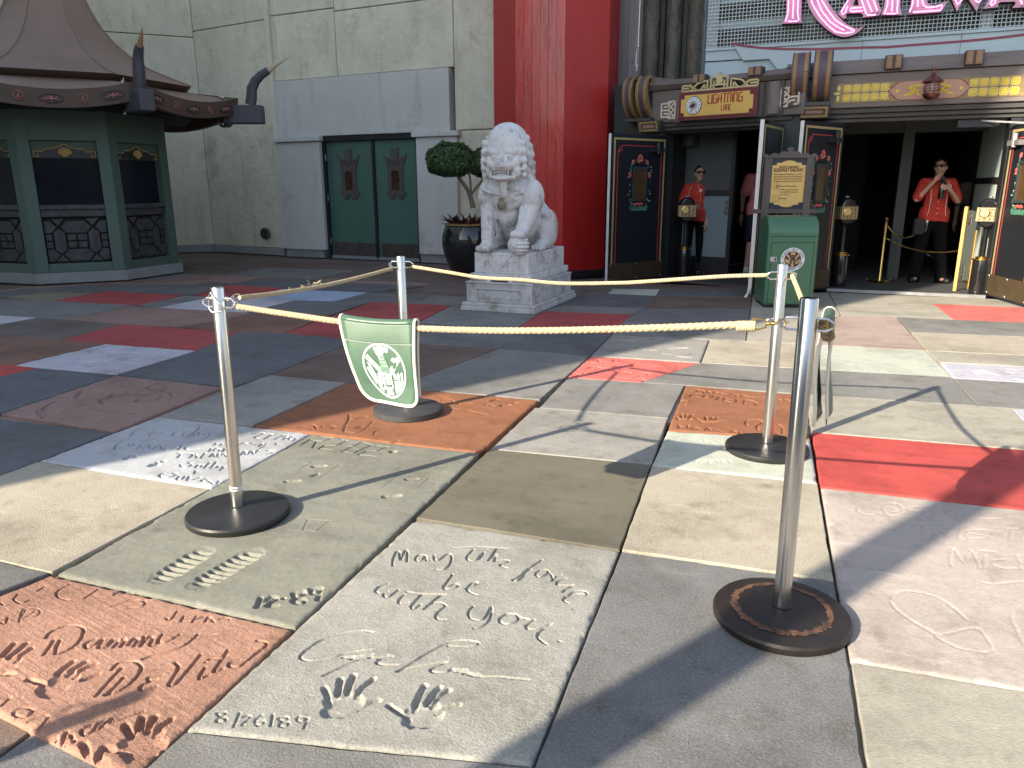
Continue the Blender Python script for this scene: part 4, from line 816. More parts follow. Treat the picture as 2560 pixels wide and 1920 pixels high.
def lattice(par, u0, u1, z0, z1, y, mm, flip=False):
    b = MB(); t = .020; zc = (z0+z1)/2; uu = lambda f: (u1-f*(u1-u0)) if flip else (u0+f*(u1-u0)); zz = lambda f: z0+f*(z1-z0)
    def ln(p, q_): b.bar((uu(p[0]), y, zz(p[1])), (uu(q_[0]), y, zz(q_[1])), .022, t, up=(0, 1, 0))
    for p, q_ in (((.03, .08), (.03, .92)), ((.0, .1), (.42, .1)), ((.0, .9), (.42, .9)), ((.42, .1), (.55, 0)), ((.42, .9), (.55, 1)), ((.55, 0), (1, 0)), ((.55, 1), (1, 1)), ((.04, .5), (.5, .5)), ((.2, .3), (.45, .3)), ((.2, .7), (.45, .7)), ((.45, .1), (1, .62)), ((.45, .9), (1, .38)), ((.5, .5), (1, 1)), ((.5, .5), (1, 0)), ((.97, .0), (.97, 1)), ((.72, 0), (.45, .3)), ((.72, 1), (.45, .7))): ln(p, q_)
    return b.build('lattice_panel', mm, par)
a, z1 = c4u(600, 1010, -.21); b_, z0 = c4u(735, 1165, -.21)
lattice(side_e, a, b_, z0, z1, -.185, M_cream)
a, z1 = c4u(1785, 870, -.21); b_, z0 = c4u(1955, 1040, -.21)
lattice(side_e, a, b_, z0, z1, -.185, M_cream, True)
a, z1 = c4u(1630, 812, -.19); b_, z0 = c4u(1790, 1120, -.19)
MB().lathe([((b_-a)*.42, z0+.0), ((b_-a)*.42, z1)], ((a+b_)/2, -.13, 0), 20).build('half_drum', M_beam, side_e, smooth=True)
MB().box(a-.02, a+.015, -.20, -.1, z0, z1).box(b_-.015, b_+.02, -.20, -.1, z0, z1).build('drum_fillet', M_beamd, side_e)
a, z1 = c4u(735, 930, -.19); b_, z0 = c4u(795, 1210, -.19)
MB().box(a, b_, -.19, -.1, z0, z1).build('pilaster_block', M_beam, side_e, bevel=.006)
def twin(par, u, z, w_=.2, h=.17, y=-.28):
    o = MB().box(u-w_/2, u+w_/2, y, y+.14, z-h/2, z+h/2).build('beam_clasp', M_beamd, par, bevel=.012)
    for s in (-1, 1):
        f_ = MB().box(u+s*w_*.25-w_*.18, u+s*w_*.25+w_*.18, y-.02, y+.01, z-h*.45, z+h*.45).build('clasp_tablet', M_rose, o, bevel=.01)
        MB().box(u+s*w_*.25-w_*.09, u+s*w_*.25+w_*.09, y-.027, y-.015, z-h*.34, z+h*.36).build('clasp_gold', M_goldp, o, bevel=.004)
for x, y in ((985, 780), (1535, 705)):
    u, z = c4u(x, y, -.25); twin(side_e, u, z, .19, .12)

# ---- sign over the side entrance
q0, q1 = c4u(805, 1190, -.30), c4u(1560, 825, -.30)
u0, u1, z0, z1 = .245, 1.36, 2.315, 2.665
sg = thing('queue_sign', 'yellow hanging sign board with a clock dial and maroon lettering over the side entrance', 'sign', loc=(*LF.xy(0, -.30), 0), rz=LF.rz)
MB().box(u0, u1, 0, .06, z0, z1).build('board', M_maroon, sg, bevel=.006)
MB().box(u0-.012, u1+.012, .012, .05, z0-.012, z1+.012).build('edge_line', M_maroonl, sg)
e = .035; n_ = .085
yl = [(u0+e, z0+n_), (u0+n_, z0+n_), (u0+n_, z0+e), (u1-n_, z0+e), (u1-n_, z0+n_), (u1-e, z0+n_), (u1-e, z1-n_), (u1-n_, z1-n_), (u1-n_, z1-e), (u0+n_, z1-e), (u0+n_, z1-n_), (u0+e, z1-n_)]
MB().plate(yl, -.010, -.001).build('yellow_panel', M_yel, sg)
for a in (u0+.05, u1-.05):
    for b_ in (z0+.05, z1-.05): MB().tube([(a+x, -.004, b_+z) for x, z in ((-.022, -.022), (.022, -.022), (.022, .022), (-.022, .022))], .0035, 4, closed=True).build('corner_fret', M_maroonl, sg)
M_red2 = mat('sign_red', (.33, .02, .02), .5, var=.05, bump=0)
def deco(s, x, z, h, par, M0, y=-.013):
    """tall condensed capitals with low waists, drawn with strokes"""
    gl = {'L': ([(0, 1), (0, 0), (.55, .04)], .62), 'I': ([(0, 1), (0, 0)], .22), 'G': ([(.6, 1), (0, .96), (0, 0), (.6, .04), (.6, .5), (.3, .5)], .78), 'H': ([(0, 1), (0, 0), None, (.55, 1), (.55, 0), None, (0, .46), (.55, .46)], .74), 'T': ([(.3, 0), (.3, 1), None, (0, .98), (.62, 1)], .74), 'N': ([(0, 0), (0, 1), (.5, 1), (.55, 0)], .74), 'A': ([(0, 0), (.08, 1), (.5, 1), (.55, 0), None, (.04, .42), (.53, .42)], .74), 'E': ([(.5, 1), (0, 1), (0, 0), (.5, 0), None, (0, .5), (.42, .5)], .62)}
    for chh in s:
        st, adv = gl[chh]; b = MB(); run = []
        for p in st+[None]:
            if p is None:
                for p1_, p2_ in zip(run[:-1], run[1:]): b.bar((x+p1_[0]*h*.72, y, z+p1_[1]*h), (x+p2_[0]*h*.72, y, z+p2_[1]*h), h*.115, .006, up=(0, 1, 0))
                run = []
            else: run.append(p)
        b.build('letter', M0, par); x += adv*h*.80
    return x
deco('LIGHTNING', .685, 2.50, .115, sg, M_red2); deco('LANE', .885, 2.40, .068, sg, M_red2)
MB().lathe([(.122, -.012), (.122, .0), (.112, .006)], (.475, -.012, 2.49), 32, M=RX).build('clock_rim', M_black, sg, smooth=True)
dial = MB().lathe([(.113, -.003), (.113, .003)], (.475, -.020, 2.49), 32, M=RX).build('clock_dial', mat('dial_white', (.60, .65, .68), .4, var=.04, bump=0), sg)
MB().lathe([(.062, .0), (.062, .004), (.036, .004), (.036, 0)], (.475, -.024, 2.49), 24, M=RX).build('dial_ring', mat('dial_mauve', (.42, .36, .36), .5, var=.05, bump=0), dial)
tk = MB()
for i in range(12): a = i*math.pi/6; tk.box(.475+.09*math.cos(a)-.006, .475+.09*math.cos(a)+.006, -.026, -.022, 2.49+.09*math.sin(a)-.006, 2.49+.09*math.sin(a)+.006)
tk.build('hour_mark', M_purple, dial)
hd = MB().bar((.475, -.030, 2.49), (.445, -.030, 2.40), .006, .004, up=(0, 1, 0)).bar((.475, -.030, 2.49), (.435, -.030, 2.475), .012, .004, up=(0, 1, 0)).lathe([(.018, -.004), (.018, .004)], (.475, -.030, 2.49), 14, M=RX).lathe([(.014, -.004), (.014, .004)], (.438, -.030, 2.476), 10, M=RX); hd.build('clock_hand', M_black, sg)
cr = MB(); CX = (u0+u1)/2+.02; CZ = z1+.01
def kb(*pts):
    for s in (-1, 1):
        for p, q_ in zip(pts[:-1], pts[1:]): cr.bar((CX+s*p[0], .02, CZ+p[1]), (CX+s*q_[0], .02, CZ+q_[1]), .020, .03, up=(0, 1, 0))
kb((0, .012), (.54, .012)); kb((.54, .012), (.54, .085), (.42, .085), (.32, .012)); kb((.54, .05), (.44, .05)); kb((.42, .012), (.32, .10)); kb((.32, .012), (.44, .085)); kb((.32, .10), (.17, .13), (.17, .012)); kb((.27, .012), (.21, .085), (.21, .03)); kb((.12, .012), (.12, .165), (.0, .165)); kb((.075, .012), (.075, .12)); kb((.0, .06), (.12, .06)); kb((.035, .06), (.035, .165))
cr.hexa([(CX-.02, .0, CZ+.06), (CX+.02, .0, CZ+.06), (CX+.02, .04, CZ+.06), (CX-.02, .04, CZ+.06)], [(CX-.045, .0, CZ+.18), (CX+.045, .0, CZ+.18), (CX+.045, .04, CZ+.18), (CX-.045, .04, CZ+.18)]).bar((CX, .02, CZ+.18), (CX, .02, CZ+.225), .03, .03)
cr.build('fret_crest', M_crest, sg)

# ---- main entrance shell
m = MB().box(-.78, 6, -.16, .10, 2.37, 2.775).build('fascia', M_beam, main_e, bevel=.012)
MB().hexa([(-.78, -.20, 2.78), (6, -.20, 2.78), (6, .1, 2.78), (-.78, .1, 2.78)], [(-.78, -.08, 2.955), (6, -.08, 2.955), (6, .1, 2.955), (-.78, .1, 2.955)]).build('cornice', M_beam, main_e, bevel=.01)
for z0_, z1_, yy in ((2.305, 2.365, -.12), (2.25, 2.30, -.08), (2.20, 2.245, -.04)): MB().box(-.4, 6, yy, .1, z0_, z1_).build('moulding', M_beamd, main_e, bevel=.006)
MB().box(-.75, -.02, -.02, .2, 0, 2.4).build('jamb', M_dgreen, main_e); MB().box(1.865, 1.99, -.02, .25, 0, 2.25).build('jamb', M_black, main_e); MB().box(1.99, 6, .0, .3, 0, 2.4).build('wall_piece', M_dgreen, main_e)
gs = MB().box(-.565, -.50, -.06, -.015, .1, 2.25).build('gilt_strip', M_goldp, main_e)
scroll(main_e, -.695, .19, 2.44, 3.05, -.18, False); scroll(main_e, -.435, .20, 2.44, 3.06, -.18, False)
MB().box(-.72, -.2, -.34, 0, 2.40, 2.445).build('scroll_shelf', M_beamd, main_e); MB().box(-.66, -.26, -.1, 0, 2.44, 2.9).build('scroll_back', M_beamd, main_e)
gold_block(main_e, -.56, -.22, 2.245, 2.395, -.30, .02)
for x, y in ((925, 615), (1720, 570), (2560, 520)):
    u, z = c5u(x, y, -.2); twin(main_e, u, z, .2, .17, -.235)
# painted band: twin rows of yellow tiles either side of a rose cartouche
band = MB().box(-.15, 6, -.168, -.158, 2.43, 2.665).build('painted_band', M_goldp, main_e)
rows = (2.493, 2.603); tw = .096
def tile(u, z, w_=tw, h=.092):
    c_ = .016; o = [(u-w_/2+c_, z-h/2), (u+w_/2-c_, z-h/2), (u+w_/2, z-h/2+c_), (u+w_/2, z+h/2-c_), (u+w_/2-c_, z+h/2), (u-w_/2+c_, z+h/2), (u-w_/2, z+h/2-c_), (u-w_/2, z-h/2+c_)]
    a = MB().plate(o, -.174, -.168).build('tile', M_tileo, band)
    s_ = lambda f: [(u+(x-u)*f, z+(y-z)*f) for x, y in o]
    MB().plate(s_(.80), -.1755, -.174).build('tile_line', M_beam, a); MB().plate(s_(.72), -.178, -.1755).build('tile_face', M_tile, a)
for u in [-.02+i*.108 for i in range(5)]+[1.39+i*.108 for i in range(5)]+[2.2+i*.108 for i in range(6)]:
    for z in rows: tile(u, z)
cart = [(.47, 2.548), (.52, 2.60), (.565, 2.64), (.62, 2.655), (1.20, 2.655), (1.255, 2.64), (1.30, 2.60), (1.35, 2.548), (1.30, 2.50), (1.255, 2.455), (1.20, 2.442), (.62, 2.442), (.565, 2.455), (.52, 2.50)]
cm = sum(p[0] for p in cart)/len(cart)
o = MB().plate([(cm+(a-cm)*1.06, 2.548+(b_-2.548)*1.06) for a, b_ in cart], -.172, -.168).build('cartouche_edge', M_maroonl, band)
o = MB().plate(cart, -.176, -.172).build('cartouche', mat('cartouche_rose', (.38, .22, .155), .6, var=.08, bump=.02), band)
zz = MB()
for s in (-1, 1):
    for p, q_ in (((.08, .06), (.24, .03)), ((.24, .03), (.12, -.01)), ((.12, -.01), (.27, -.06)), ((.10, -.06), (.20, .02)), ((.16, .07), (.20, -.06))): zz.bar((cm+s*p[0], -.179, 2.548+p[1]), (cm+s*q_[0], -.179, 2.548+q_[1]), .02, .004, up=(0, 1, 0))
    zz.lathe([(.02, -.002), (.02, .002)], (cm+s*.35, -.179, 2.548), 14, M=RX)
zz.build('cartouche_figure', M_tile, o)['kind'] = 'stuff'
for sg_ in (-1, 1):
    f_ = MB()
    for dz in (-.07, .07):
        for k_ in range(3): f_.tube([(cm+sg_*(.50-.03*k_), -.176, 2.548+dz*1.4), (cm+sg_*(.55-.045*k_), -.176, 2.548+dz*(1.3-.35*k_)), (cm+sg_*(.475-.02*k_), -.176, 2.548+dz*(.7-.2*k_))], .006, 4)
    f_.build('corner_leaf', M_tileo, band)
fl_ = MB()
for a, b_, r1, r2 in ((-.145, 2.548, .04, .018), (-.125, 2.61, .02, .035), (-.125, 2.485, .02, .035)): fl_.ell((a, -.172, b_), (r1, .006, r2), 12, 6)
fl_.build('flower_end', M_tileo, band)

# ---- lantern in front of the beam
u, z = c5u(1315, 985, -.42)
ln_ = thing('hanging_lantern', 'copper coloured pagoda lantern mounted on the tiled beam', 'lantern', loc=(*EF.xy(.92, -.42), 0), rz=EF.rz)
M_cop = mat('copper_dark', (.20, .085, .065), .3, metal=.85, var=.3, scale=30, bump=.1)
MB().lathe([(.115, 2.60), (.125, 2.607), (.06, 2.66), (.025, 2.685), (.03, 2.70), (.014, 2.715), (.012, 2.735), (.026, 2.75), (.02, 2.775), (.004, 2.78)], n=12).build('roof', M_cop, ln_, smooth=True)
MB().lathe([(.09, 2.44), (.098, 2.455), (.098, 2.475)], n=12).lathe([(.03, 2.405), (.07, 2.42), (.09, 2.44)], n=12).lathe([(.088, 2.585), (.095, 2.60)], n=12).build('base', M_cop, ln_, smooth=True)
MB().lathe([(.072, 2.47), (.084, 2.53), (.072, 2.588)], n=12).build('glass', mat('lantern_glass', (.35, .25, .22), .15, var=.3, bump=.1), ln_, smooth=True)
rb = MB()
for i in range(10): a = i*math.pi/5; rb.tube([(.08*math.cos(a), .08*math.sin(a), 2.46), (.094*math.cos(a), .094*math.sin(a), 2.53), (.08*math.cos(a), .08*math.sin(a), 2.59)], .005, 4)
for z in (2.50, 2.53, 2.56): rb.tube([(x, y, z) for x, y in circ(0, 0, .095, 16)], .004, 4, closed=True)
rb.build('cage', M_cop, ln_)
MB().bar((0, .0, 2.43), (0, .26, 2.43), .025, .025).build('bracket', M_cop, ln_)

# ---- lobby shells
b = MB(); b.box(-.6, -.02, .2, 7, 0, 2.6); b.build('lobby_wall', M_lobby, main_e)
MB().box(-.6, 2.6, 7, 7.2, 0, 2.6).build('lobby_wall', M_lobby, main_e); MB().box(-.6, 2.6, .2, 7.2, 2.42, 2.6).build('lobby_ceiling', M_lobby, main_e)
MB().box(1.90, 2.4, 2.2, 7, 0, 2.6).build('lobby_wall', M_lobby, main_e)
MB().box(1.90, 2.2, .25, 2.2, .1, 1.42).box(1.90, 2.2, .25, 2.2, 1.50, 2.42).build('vestibule_wall', M_mint, main_e); MB().box(1.885, 2.2, .25, 2.2, 1.42, 1.50).build('wall_rail', M_black, main_e); MB().box(1.885, 2.2, .25, 2.2, 0, .1).build('skirting', M_black, main_e)
a, _ = EF.uv(2215, 700, 1.7); b_, _ = EF.uv(2242, 700, 1.7)
MB().box(a, b_, 1.65, 1.95, 0, 2.42).build('inner_pier', M_greyin, main_e); MB().box(-.02, 1.9, 1.7, 1.9, 2.16, 2.42).build('inner_header', M_greyin, main_e)
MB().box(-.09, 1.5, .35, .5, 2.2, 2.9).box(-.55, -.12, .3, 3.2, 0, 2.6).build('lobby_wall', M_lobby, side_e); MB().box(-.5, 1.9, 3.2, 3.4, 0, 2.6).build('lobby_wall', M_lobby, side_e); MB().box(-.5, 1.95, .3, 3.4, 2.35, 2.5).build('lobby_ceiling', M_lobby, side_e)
a, _ = LF.uv(1697, 600, .75); b_, _ = LF.uv(1826, 600, .75)
ip = MB().box(a, b_-.06, .75, .8, .32, 1.25).build('inner_door', M_paleblue, side_e); MB().box(a, b_-.06, .75, .8, 1.34, 2.33).build('inner_door_upper', M_greyin, ip); MB().box(a, b_-.06, .742, .8, 1.25, 1.34).box(a, b_-.06, .745, .8, .01, .32).box(b_-.06, b_, .73, .82, .01, 2.33).build('inner_door_rail', M_black, ip)
MB().tube([(b_-.09, .74, .98), (b_-.09, .69, 1.0), (b_-.09, .69, 1.16), (b_-.09, .74, 1.18)], .011, 6).build('handle', M_brass, ip)

# ---- black painted door leaves standing open
def leaf(par_name, A, B, par, hgt=2.15, wreath=True, gloss=M_lac, mirror=False):
    F = Frame(A, B); L = float(np.linalg.norm(np.array(B[:2])-np.array(A[:2])))
    PF = main_e if par is main_e else side_e; fr = EF if par is main_e else LF
    la = fr.local(A)
    Mx = Matrix.Translation((la[0], la[1], 0)) @ Matrix.Rotation(F.rz-fr.rz, 4, 'Z')
    o = MB().box(0, L, 0, .045, .03, hgt).build('door_leaf', gloss, par, M=Mx)
    X = (lambda u: L-u) if mirror else (lambda u: u)
    MB().box(min(X(-.004), X(.0)), max(X(-.004), X(0)), -.002, .047, .03, hgt).build('edge_strip', M_white if not mirror else M_black, o, M=Mx)
    MB().box(.02, L-.02, -.006, 0, .05, .30).build('kick_plate', M_brassk, o, M=Mx)
    st = MB()
    for x in (.04, L/2, L-.04):
        for z in (.07, .28): st.ell((x, -.008, z), (.008, .006, .008), 6, 4)
    st.build('rivet', M_alu, o, M=Mx)
    gb = MB(); e1, e2 = .07, .05
    gb.box(X(e1)-.014, X(e1)+.014, -.004, 0, .30, hgt-.08).box(L-(X(e1))-.014, L-X(e1)+.014, -.004, 0, .30, hgt-.08).box(e1-.014, L-e1+.014, -.004, 0, hgt-.08, hgt-.052)
    gb.build('gold_border', M_gline, o, M=Mx)
    if not wreath: return o
    rl = MB(); e3 = .135; zt = hgt-.155; c_ = .07
    for x0, s in ((e3, 1), (L-e3, -1)):
        rl.box(x0-.006, x0+.006, -.004, 0, .30, zt-c_)
        rl.tube([(x0, -.003, zt-c_), (x0+s*c_, -.003, zt-c_), (x0+s*c_, -.003, zt-c_*.4), (x0+s*c_*.4, -.003, zt-c_*.4), (x0+s*c_*.4, -.003, zt-c_*1.5)], .0055, 4)
        rl.tube([(x0+s*c_, -.003, zt-c_), (x0+s*c_, -.003, zt)], .0055, 4)
    rl.box(e3+c_, L-e3-c_, -.004, 0, zt-.006, zt+.006); rl.build('red_line', M_rline, o, M=Mx)
    cx, cz, hw, hh = L/2, 1.43, .105, .21
    wf = MB(); wf.box(cx-hw-.03, cx-hw, -.03, 0, cz-hh-.03, cz+hh+.03).box(cx+hw, cx+hw+.03, -.03, 0, cz-hh-.03, cz+hh+.03).box(cx-hw, cx+hw, -.03, 0, cz+hh, cz+hh+.03).box(cx-hw, cx+hw, -.03, 0, cz-hh-.03, cz-hh)
    wn = wf.build('window_frame', M_dgreen, o, M=Mx); MB().box(cx-hw, cx+hw, -.012, -.006, cz-hh, cz+hh).build('window_pane', M_amber, wn, M=Mx)
    lv, fw_, br = MB(), MB(), MB(); r9 = random.Random(5)
    def rp(t): a = t*2*math.pi; ca, sa = math.cos(a), math.sin(a); return cx+.205*math.copysign(abs(ca)**.6, ca), cz-.0+.34*math.copysign(abs(sa)**.6, sa)
    for i in range(64):
        x, z = rp(i/64+r9.uniform(-.004, .004)); x += r9.uniform(-.03, .03); z += r9.uniform(-.03, .03); a = r9.uniform(0, 6.28)
        if r9.random() < .8 or z < cz-.1: lv.cap((x, -.008, z), (x+.03*math.cos(a), -.008, z+.03*math.sin(a)), .009, .003, 5)
        if r9.random() < .35: br.ell((x+.01, -.01, z), (.008, .006, .008), 6, 4)
    for t in (.06, .44): 
        x, z = rp(t)
        for k_ in range(5): a = k_*1.257; fw_.ell((x+.018*math.cos(a), -.012, z-.06+.03*math.sin(a)), (.014, .008, .016), 6, 4)
    for x, z, s in ((cx, cz+.36, 1.25), (cx-.14, cz+.31, .7), (cx+.14, cz+.31, .7)):
        for k_ in range(6): a = k_*1.047+.3; fw_.ell((x+.026*s*math.cos(a), -.012, z+.030*s*math.sin(a)), (.018*s, .009, .02*s), 6, 4)
    for k_ in range(-2, 3): fw_.ell((cx+k_*.036, -.012, cz-.285+.01*abs(k_ % 2)), (.022, .009, .02), 6, 4)
    for k_ in range(-5, 6): lv.cap((cx+k_*.03, -.008, cz-.37), (cx+k_*.036, -.008, cz-.32), .012, .006, 5)
    lv.build('wreath_leaf', M_leaf, o, M=Mx)['kind'] = 'stuff'; fw_.build('wreath_flower', M_flow, o, M=Mx)['kind'] = 'stuff'; br.build('wreath_berry', M_berry, o, M=Mx)['kind'] = 'stuff'
    cl = MB().box(L-.40 if not mirror else .1, L-.13 if not mirror else .38, -.07, -.004, hgt-.24, hgt-.18).lathe([(.03, hgt-.26), (.03, hgt-.10)], (L-.25 if not mirror else .24, -.05, 0), 12)
    cl.build('door_closer', M_black if not mirror else M_alu, o, M=Mx)
    return o
leaf('a', (-2.14, 10.91), (-1.46, 11.82), side_e, 2.12)
leaf('b', (.365, 10.43), (.90, 11.24), main_e, 2.18)
lg = leaf('c', (-.105, 10.23), (.155, 11.16), side_e, 2.19, wreath=False, gloss=mat('lacquer_mirror', (.02, .022, .026), .07, var=.1, bump=.02, coat=.6))
leaf('d', (2.775, 11.10), (2.955, 10.10), main_e, 2.10, mirror=True)
MB().bar(EF.local(G(2505, 316, 2.12)) if False else (1.45, .1, 2.19), (2.05, -.35, 2.10), .012, .02).build('closer_arm', M_alu, main_e)
MB().box(1.3, 1.75, .02, .1, 2.10, 2.19).build('closer_body', M_black, main_e)
# door stop by the foot of the side leaf
ds = thing('door_stop', 'small pale angled door stop on the paving by the dark door leaf', 'door stop', loc=(*G(1866, 742)[:2], 0))
MB().hexa([(-.03, -.05, 0), (.0, -.06, 0), (.03, .05, 0), (.0, .06, 0)], [(.04, -.03, .12), (.05, -.03, .12), (.06, .05, .12), (.05, .05, .12)]).build('wedge', M_white, ds)

# ================================================================ PIER AND CARVED COLUMNS
Lr = Frame(LF.xy(-2.2, .55), LF.xy(3, .55))
ul, _ = Lr.uv(1525, 650); ur, _ = Lr.uv(1592, 300)
pr = thing('grey_pier', 'grey boarded pier between the red column and the carved columns', 'pier', loc=Lr.loc, rz=Lr.rz)
for i in range(4):
    a = ul+(ur-ul)*i/4; b_ = ul+(ur-ul)*(i+1)/4
    MB().box(a+.003, b_-.003, 0+rng2.uniform(-.004, .004), .4, 0, 8).build('board', M_pier, pr)
MB().box(ul, ur, .05, .4, 0, 8).build('core', M_pier, pr)
bw = thing('carved_bay_wall', 'dark green wall bay behind the three carved columns', 'wall', loc=Lr.loc, rz=Lr.rz)
MB().box(ur+.01, 2.2, .30, .6, 2.2, 8).build('wall', M_dgreen, bw)
for j, (x0, x1) in enumerate(((1604, 1641), (1662, 1697), (1716, 1753))):
    a, _ = Lr.uv(x0, 120, .12); b_, _ = Lr.uv(x1, 120, .12); rr = (b_-a)/2*1.05
    cc_ = thing('carved_column', ['dark carved column nearest the grey pier', 'middle one of the dark carved columns', 'dark carved column next to the pale blue marquee'][j], 'column', loc=(*Lr.xy((a+b_)/2, .17), 0), rz=Lr.rz, group='dark columns carved with bark swirls')
    nz, nk = 150, 30; vs = []; r7 = np.random.default_rng(j)
    ph = r7.random(8)*6.28
    for i in range(nz):
        z = 2.2+4.2*i/(nz-1)
        for k_ in range(nk):
            t = 2*math.pi*k_/nk
            wv = math.sin(9*z+2.2*math.sin(2*t+ph[0])+1.7*math.sin(3.1*z+ph[1])+1.2*math.sin(3*t-2*z+ph[2]))
            r_ = rr*(1+.055*(1-abs(wv))**2.0-.02)
            vs.append((r_*math.cos(t), r_*math.sin(t), z))
    fs = [(i*nk+k_, i*nk+(k_+1) % nk, (i+1)*nk+(k_+1) % nk, (i+1)*nk+k_) for i in range(nz-1) for k_ in range(nk)]
    MB().add(vs, fs).build('shaft', M_carved, cc_, smooth='all')
    MB().lathe([(rr*1.15, 2.0), (rr*1.15, 2.22)], n=20).build('collar', M_dgreen, cc_)
    if j < 2:
        MB().box((a+b_)/2*0+rr+.01, rr+.085, .02, .12, 2.2, 6.4).build('fillet', M_dgreen, cc_)
# cable with a turnbuckle in front of the pier
tb = thing('support_cable', 'thin steel cable with a turnbuckle above the left scroll', 'cable', loc=(*Lr.xy(0, -.25), 0), rz=Lr.rz)
u, z = Lr.uv(1592, 178, -.25); u2, z2 = Lr.uv(1595, 125, -.25)
MB().tube([(u, 0, z), (u+.005, 0, z+.1)], .006, 5).tube([(u2, 0, z2), (u2+.02, 0, 6)], .007, 5).build('wire', M_alu, tb)
MB().tube([(u-.018, 0, z+.08), (u-.018, 0, z2-.03), (u, 0, z2), (u+.022, 0, z2-.03), (u+.022, 0, z+.08), (u, 0, z+.05)], .006, 5, closed=True).ell((u2, 0, z2+.05), (.02, .02, .03), 8, 6).build('turnbuckle', M_alu, tb)
MB().tube([(u-.12, 0, z-.06), (u-.12, 0, z+.10), (u-.09, 0, z+.15), (u-.05, 0, z+.15)], .016, 6).build('hook', M_pier, tb)

# ================================================================ MARQUEE
ZM = .40
kz = 1.071
zf = lambda z: CH+(z-CH)*kz
mq = thing('marquee', 'pale blue marquee with wire grille and a maroon stripe over the main entrance', 'marquee', loc=(*EF.xy(0, ZM+.15), 0), rz=EF.rz)
cA = lambda x, y: EF.uv(1740+x*.18987, y*.18987, ZM+.05); cB = lambda x, y: EF.uv(2140+x*.18987, y*.18987, ZM+.05)
uL = c4u and EF.uv(1763, 150, ZM+.15)[0]
zb, zt_ = EF.uv(1763, 189, ZM+.15)[1], EF.uv(1763, 119, ZM+.15)[1]
MB().box(uL, 5, .0, .10, zf(2.70), zf(3.19)).build('fascia', M_sky, mq, bevel=.006)
MB().box(uL, 5, -.012, .0, zf(3.02), zf(3.03)).build('fascia_seam', M_gap, mq)
MB().box(uL, 5, -.025, .10, zf(3.152), zf(3.188)).build('fascia_rail', M_sky, mq, bevel=.005)
MB().box(uL, 5, .35, .45, zf(3.19), 5.6).build('backing', M_backing, mq)
fr = MB(); fr.box(uL, uL+.14, .06, .12, zf(3.19), 5.6)
u, z = EF.uv(2466, 50, ZM+.25); fr.box(u-.06, u+.06, .06, .12, zf(3.19), 5.6)
for z in (3.58, 3.92, 4.3): fr.box(uL, 5, .14, .18, z, z+.10)
fr.build('grille_frame', M_sky, mq)
gr = MB(); p_ = .048
n = int((3.3-uL)/p_)
for i in range(n): gr.box(uL+i*p_, uL+i*p_+.0095, .022, .030, zf(3.19), 4.5)
for i in range(26): gr.box(uL, 3.3, .014, .022, zf(3.2)+i*p_, zf(3.2)+.0095+i*p_)
gr.build('wire_grille', M_grille, mq)['kind'] = 'stuff'
up_ = [(-.18+0, 0)]
t0 = cA(472, 560); t1 = cA(560, 685)
bow = [EF.uv(1740+x*.18987, y*.18987, ZM+.10) for x, y in ((475, 560), (620, 590), (850, 615), (1150, 632), (1600, 632), (2212, 610))]+[EF.uv(2140+x*.18987, y*.18987, ZM+.10) for x, y in ((400, 605), (900, 565), (1380, 530), (1800, 490), (2212, 440), (3000, 340), (4500, 150))]
low = [(4.0, 2.83), (bow[0][0]+.17, 2.99)]
low = [(bow[-1][0], zf(2.70)), (bow[0][0]+.80, zf(2.70)), (bow[0][0]+.52, zf(3.005)), (bow[0][0]+.17, zf(3.005))]
MB().plate([(a, b_) for a, b_ in bow]+low, -.05, -.02).build('swoosh_panel', M_sky, mq)
st = MB(); hs = .030
for (a, b_), (c_, d_) in zip(bow[:-1], bow[1:]): st.hexa([(a, -.055, b_-hs), (c_, -.055, d_-hs), (c_, -.055, d_), (a, -.055, b_)], [(a, -.018, b_-hs), (c_, -.018, d_-hs), (c_, -.018, d_+.002), (a, -.018, b_+.002)])
st.build('stripe', M_stripe, mq)
for x in (2155, 2400):
    u, z = EF.uv(x, 120, ZM+.1); MB().box(u-.002, u+.002, -.053, -.04, zf(2.75), zf(3.16)).build('panel_seam', M_gap, mq)
# the pink letters
lt = thing('neon_lettering', 'pink channel letters with glowing neon tubes on the marquee grille', 'sign letters', loc=(*EF.xy(0, ZM+.05), 0), rz=EF.rz)
def A_(*v): return [cA(v[i], v[i+1]) for i in range(0, len(v), 2)]
def B_(*v): return [cB(v[i], v[i+1]) for i in range(0, len(v), 2)]
def letter(loops, tubes):
    o = shape(loops, .012, M_neonface, lt, -.02, 'letter')
    sd = MB()
    for lp in loops:
        k_ = len(lp)
        sd.add([(a, -.03, b_) for a, b_ in lp]+[(a, .10, b_) for a, b_ in lp], [(i, (i+1) % k_, k_+(i+1) % k_, k_+i) for i in range(k_)])
    sd.build('letter_return', M_letside, o)
    tb_ = MB()
    for t in tubes: tb_.tube([(a, -.055, b_) for a, b_ in t], .0075, 6)
    tb_.build('neon_tube', M_neon, o)
    cl_ = MB()
    for t in tubes:
        for a, b_ in t[::2]: cl_.box(a-.004, a+.004, -.06, -.03, b_-.012, b_+.012)
    cl_.build('tube_clip', M_black, o)
letter([A_(1195,-700, 1195,0, 1185,250, 1125,318, 1405,308, 1390,250, 1392,0, 1392,-700)], [A_(1235,-600, 1222,0, 1215,180, 1180,290), A_(1288,-600, 1285,60, 1275,260), A_(1355,-600, 1350,0, 1340,170, 1355,270, 1340,290, 1215,292)])
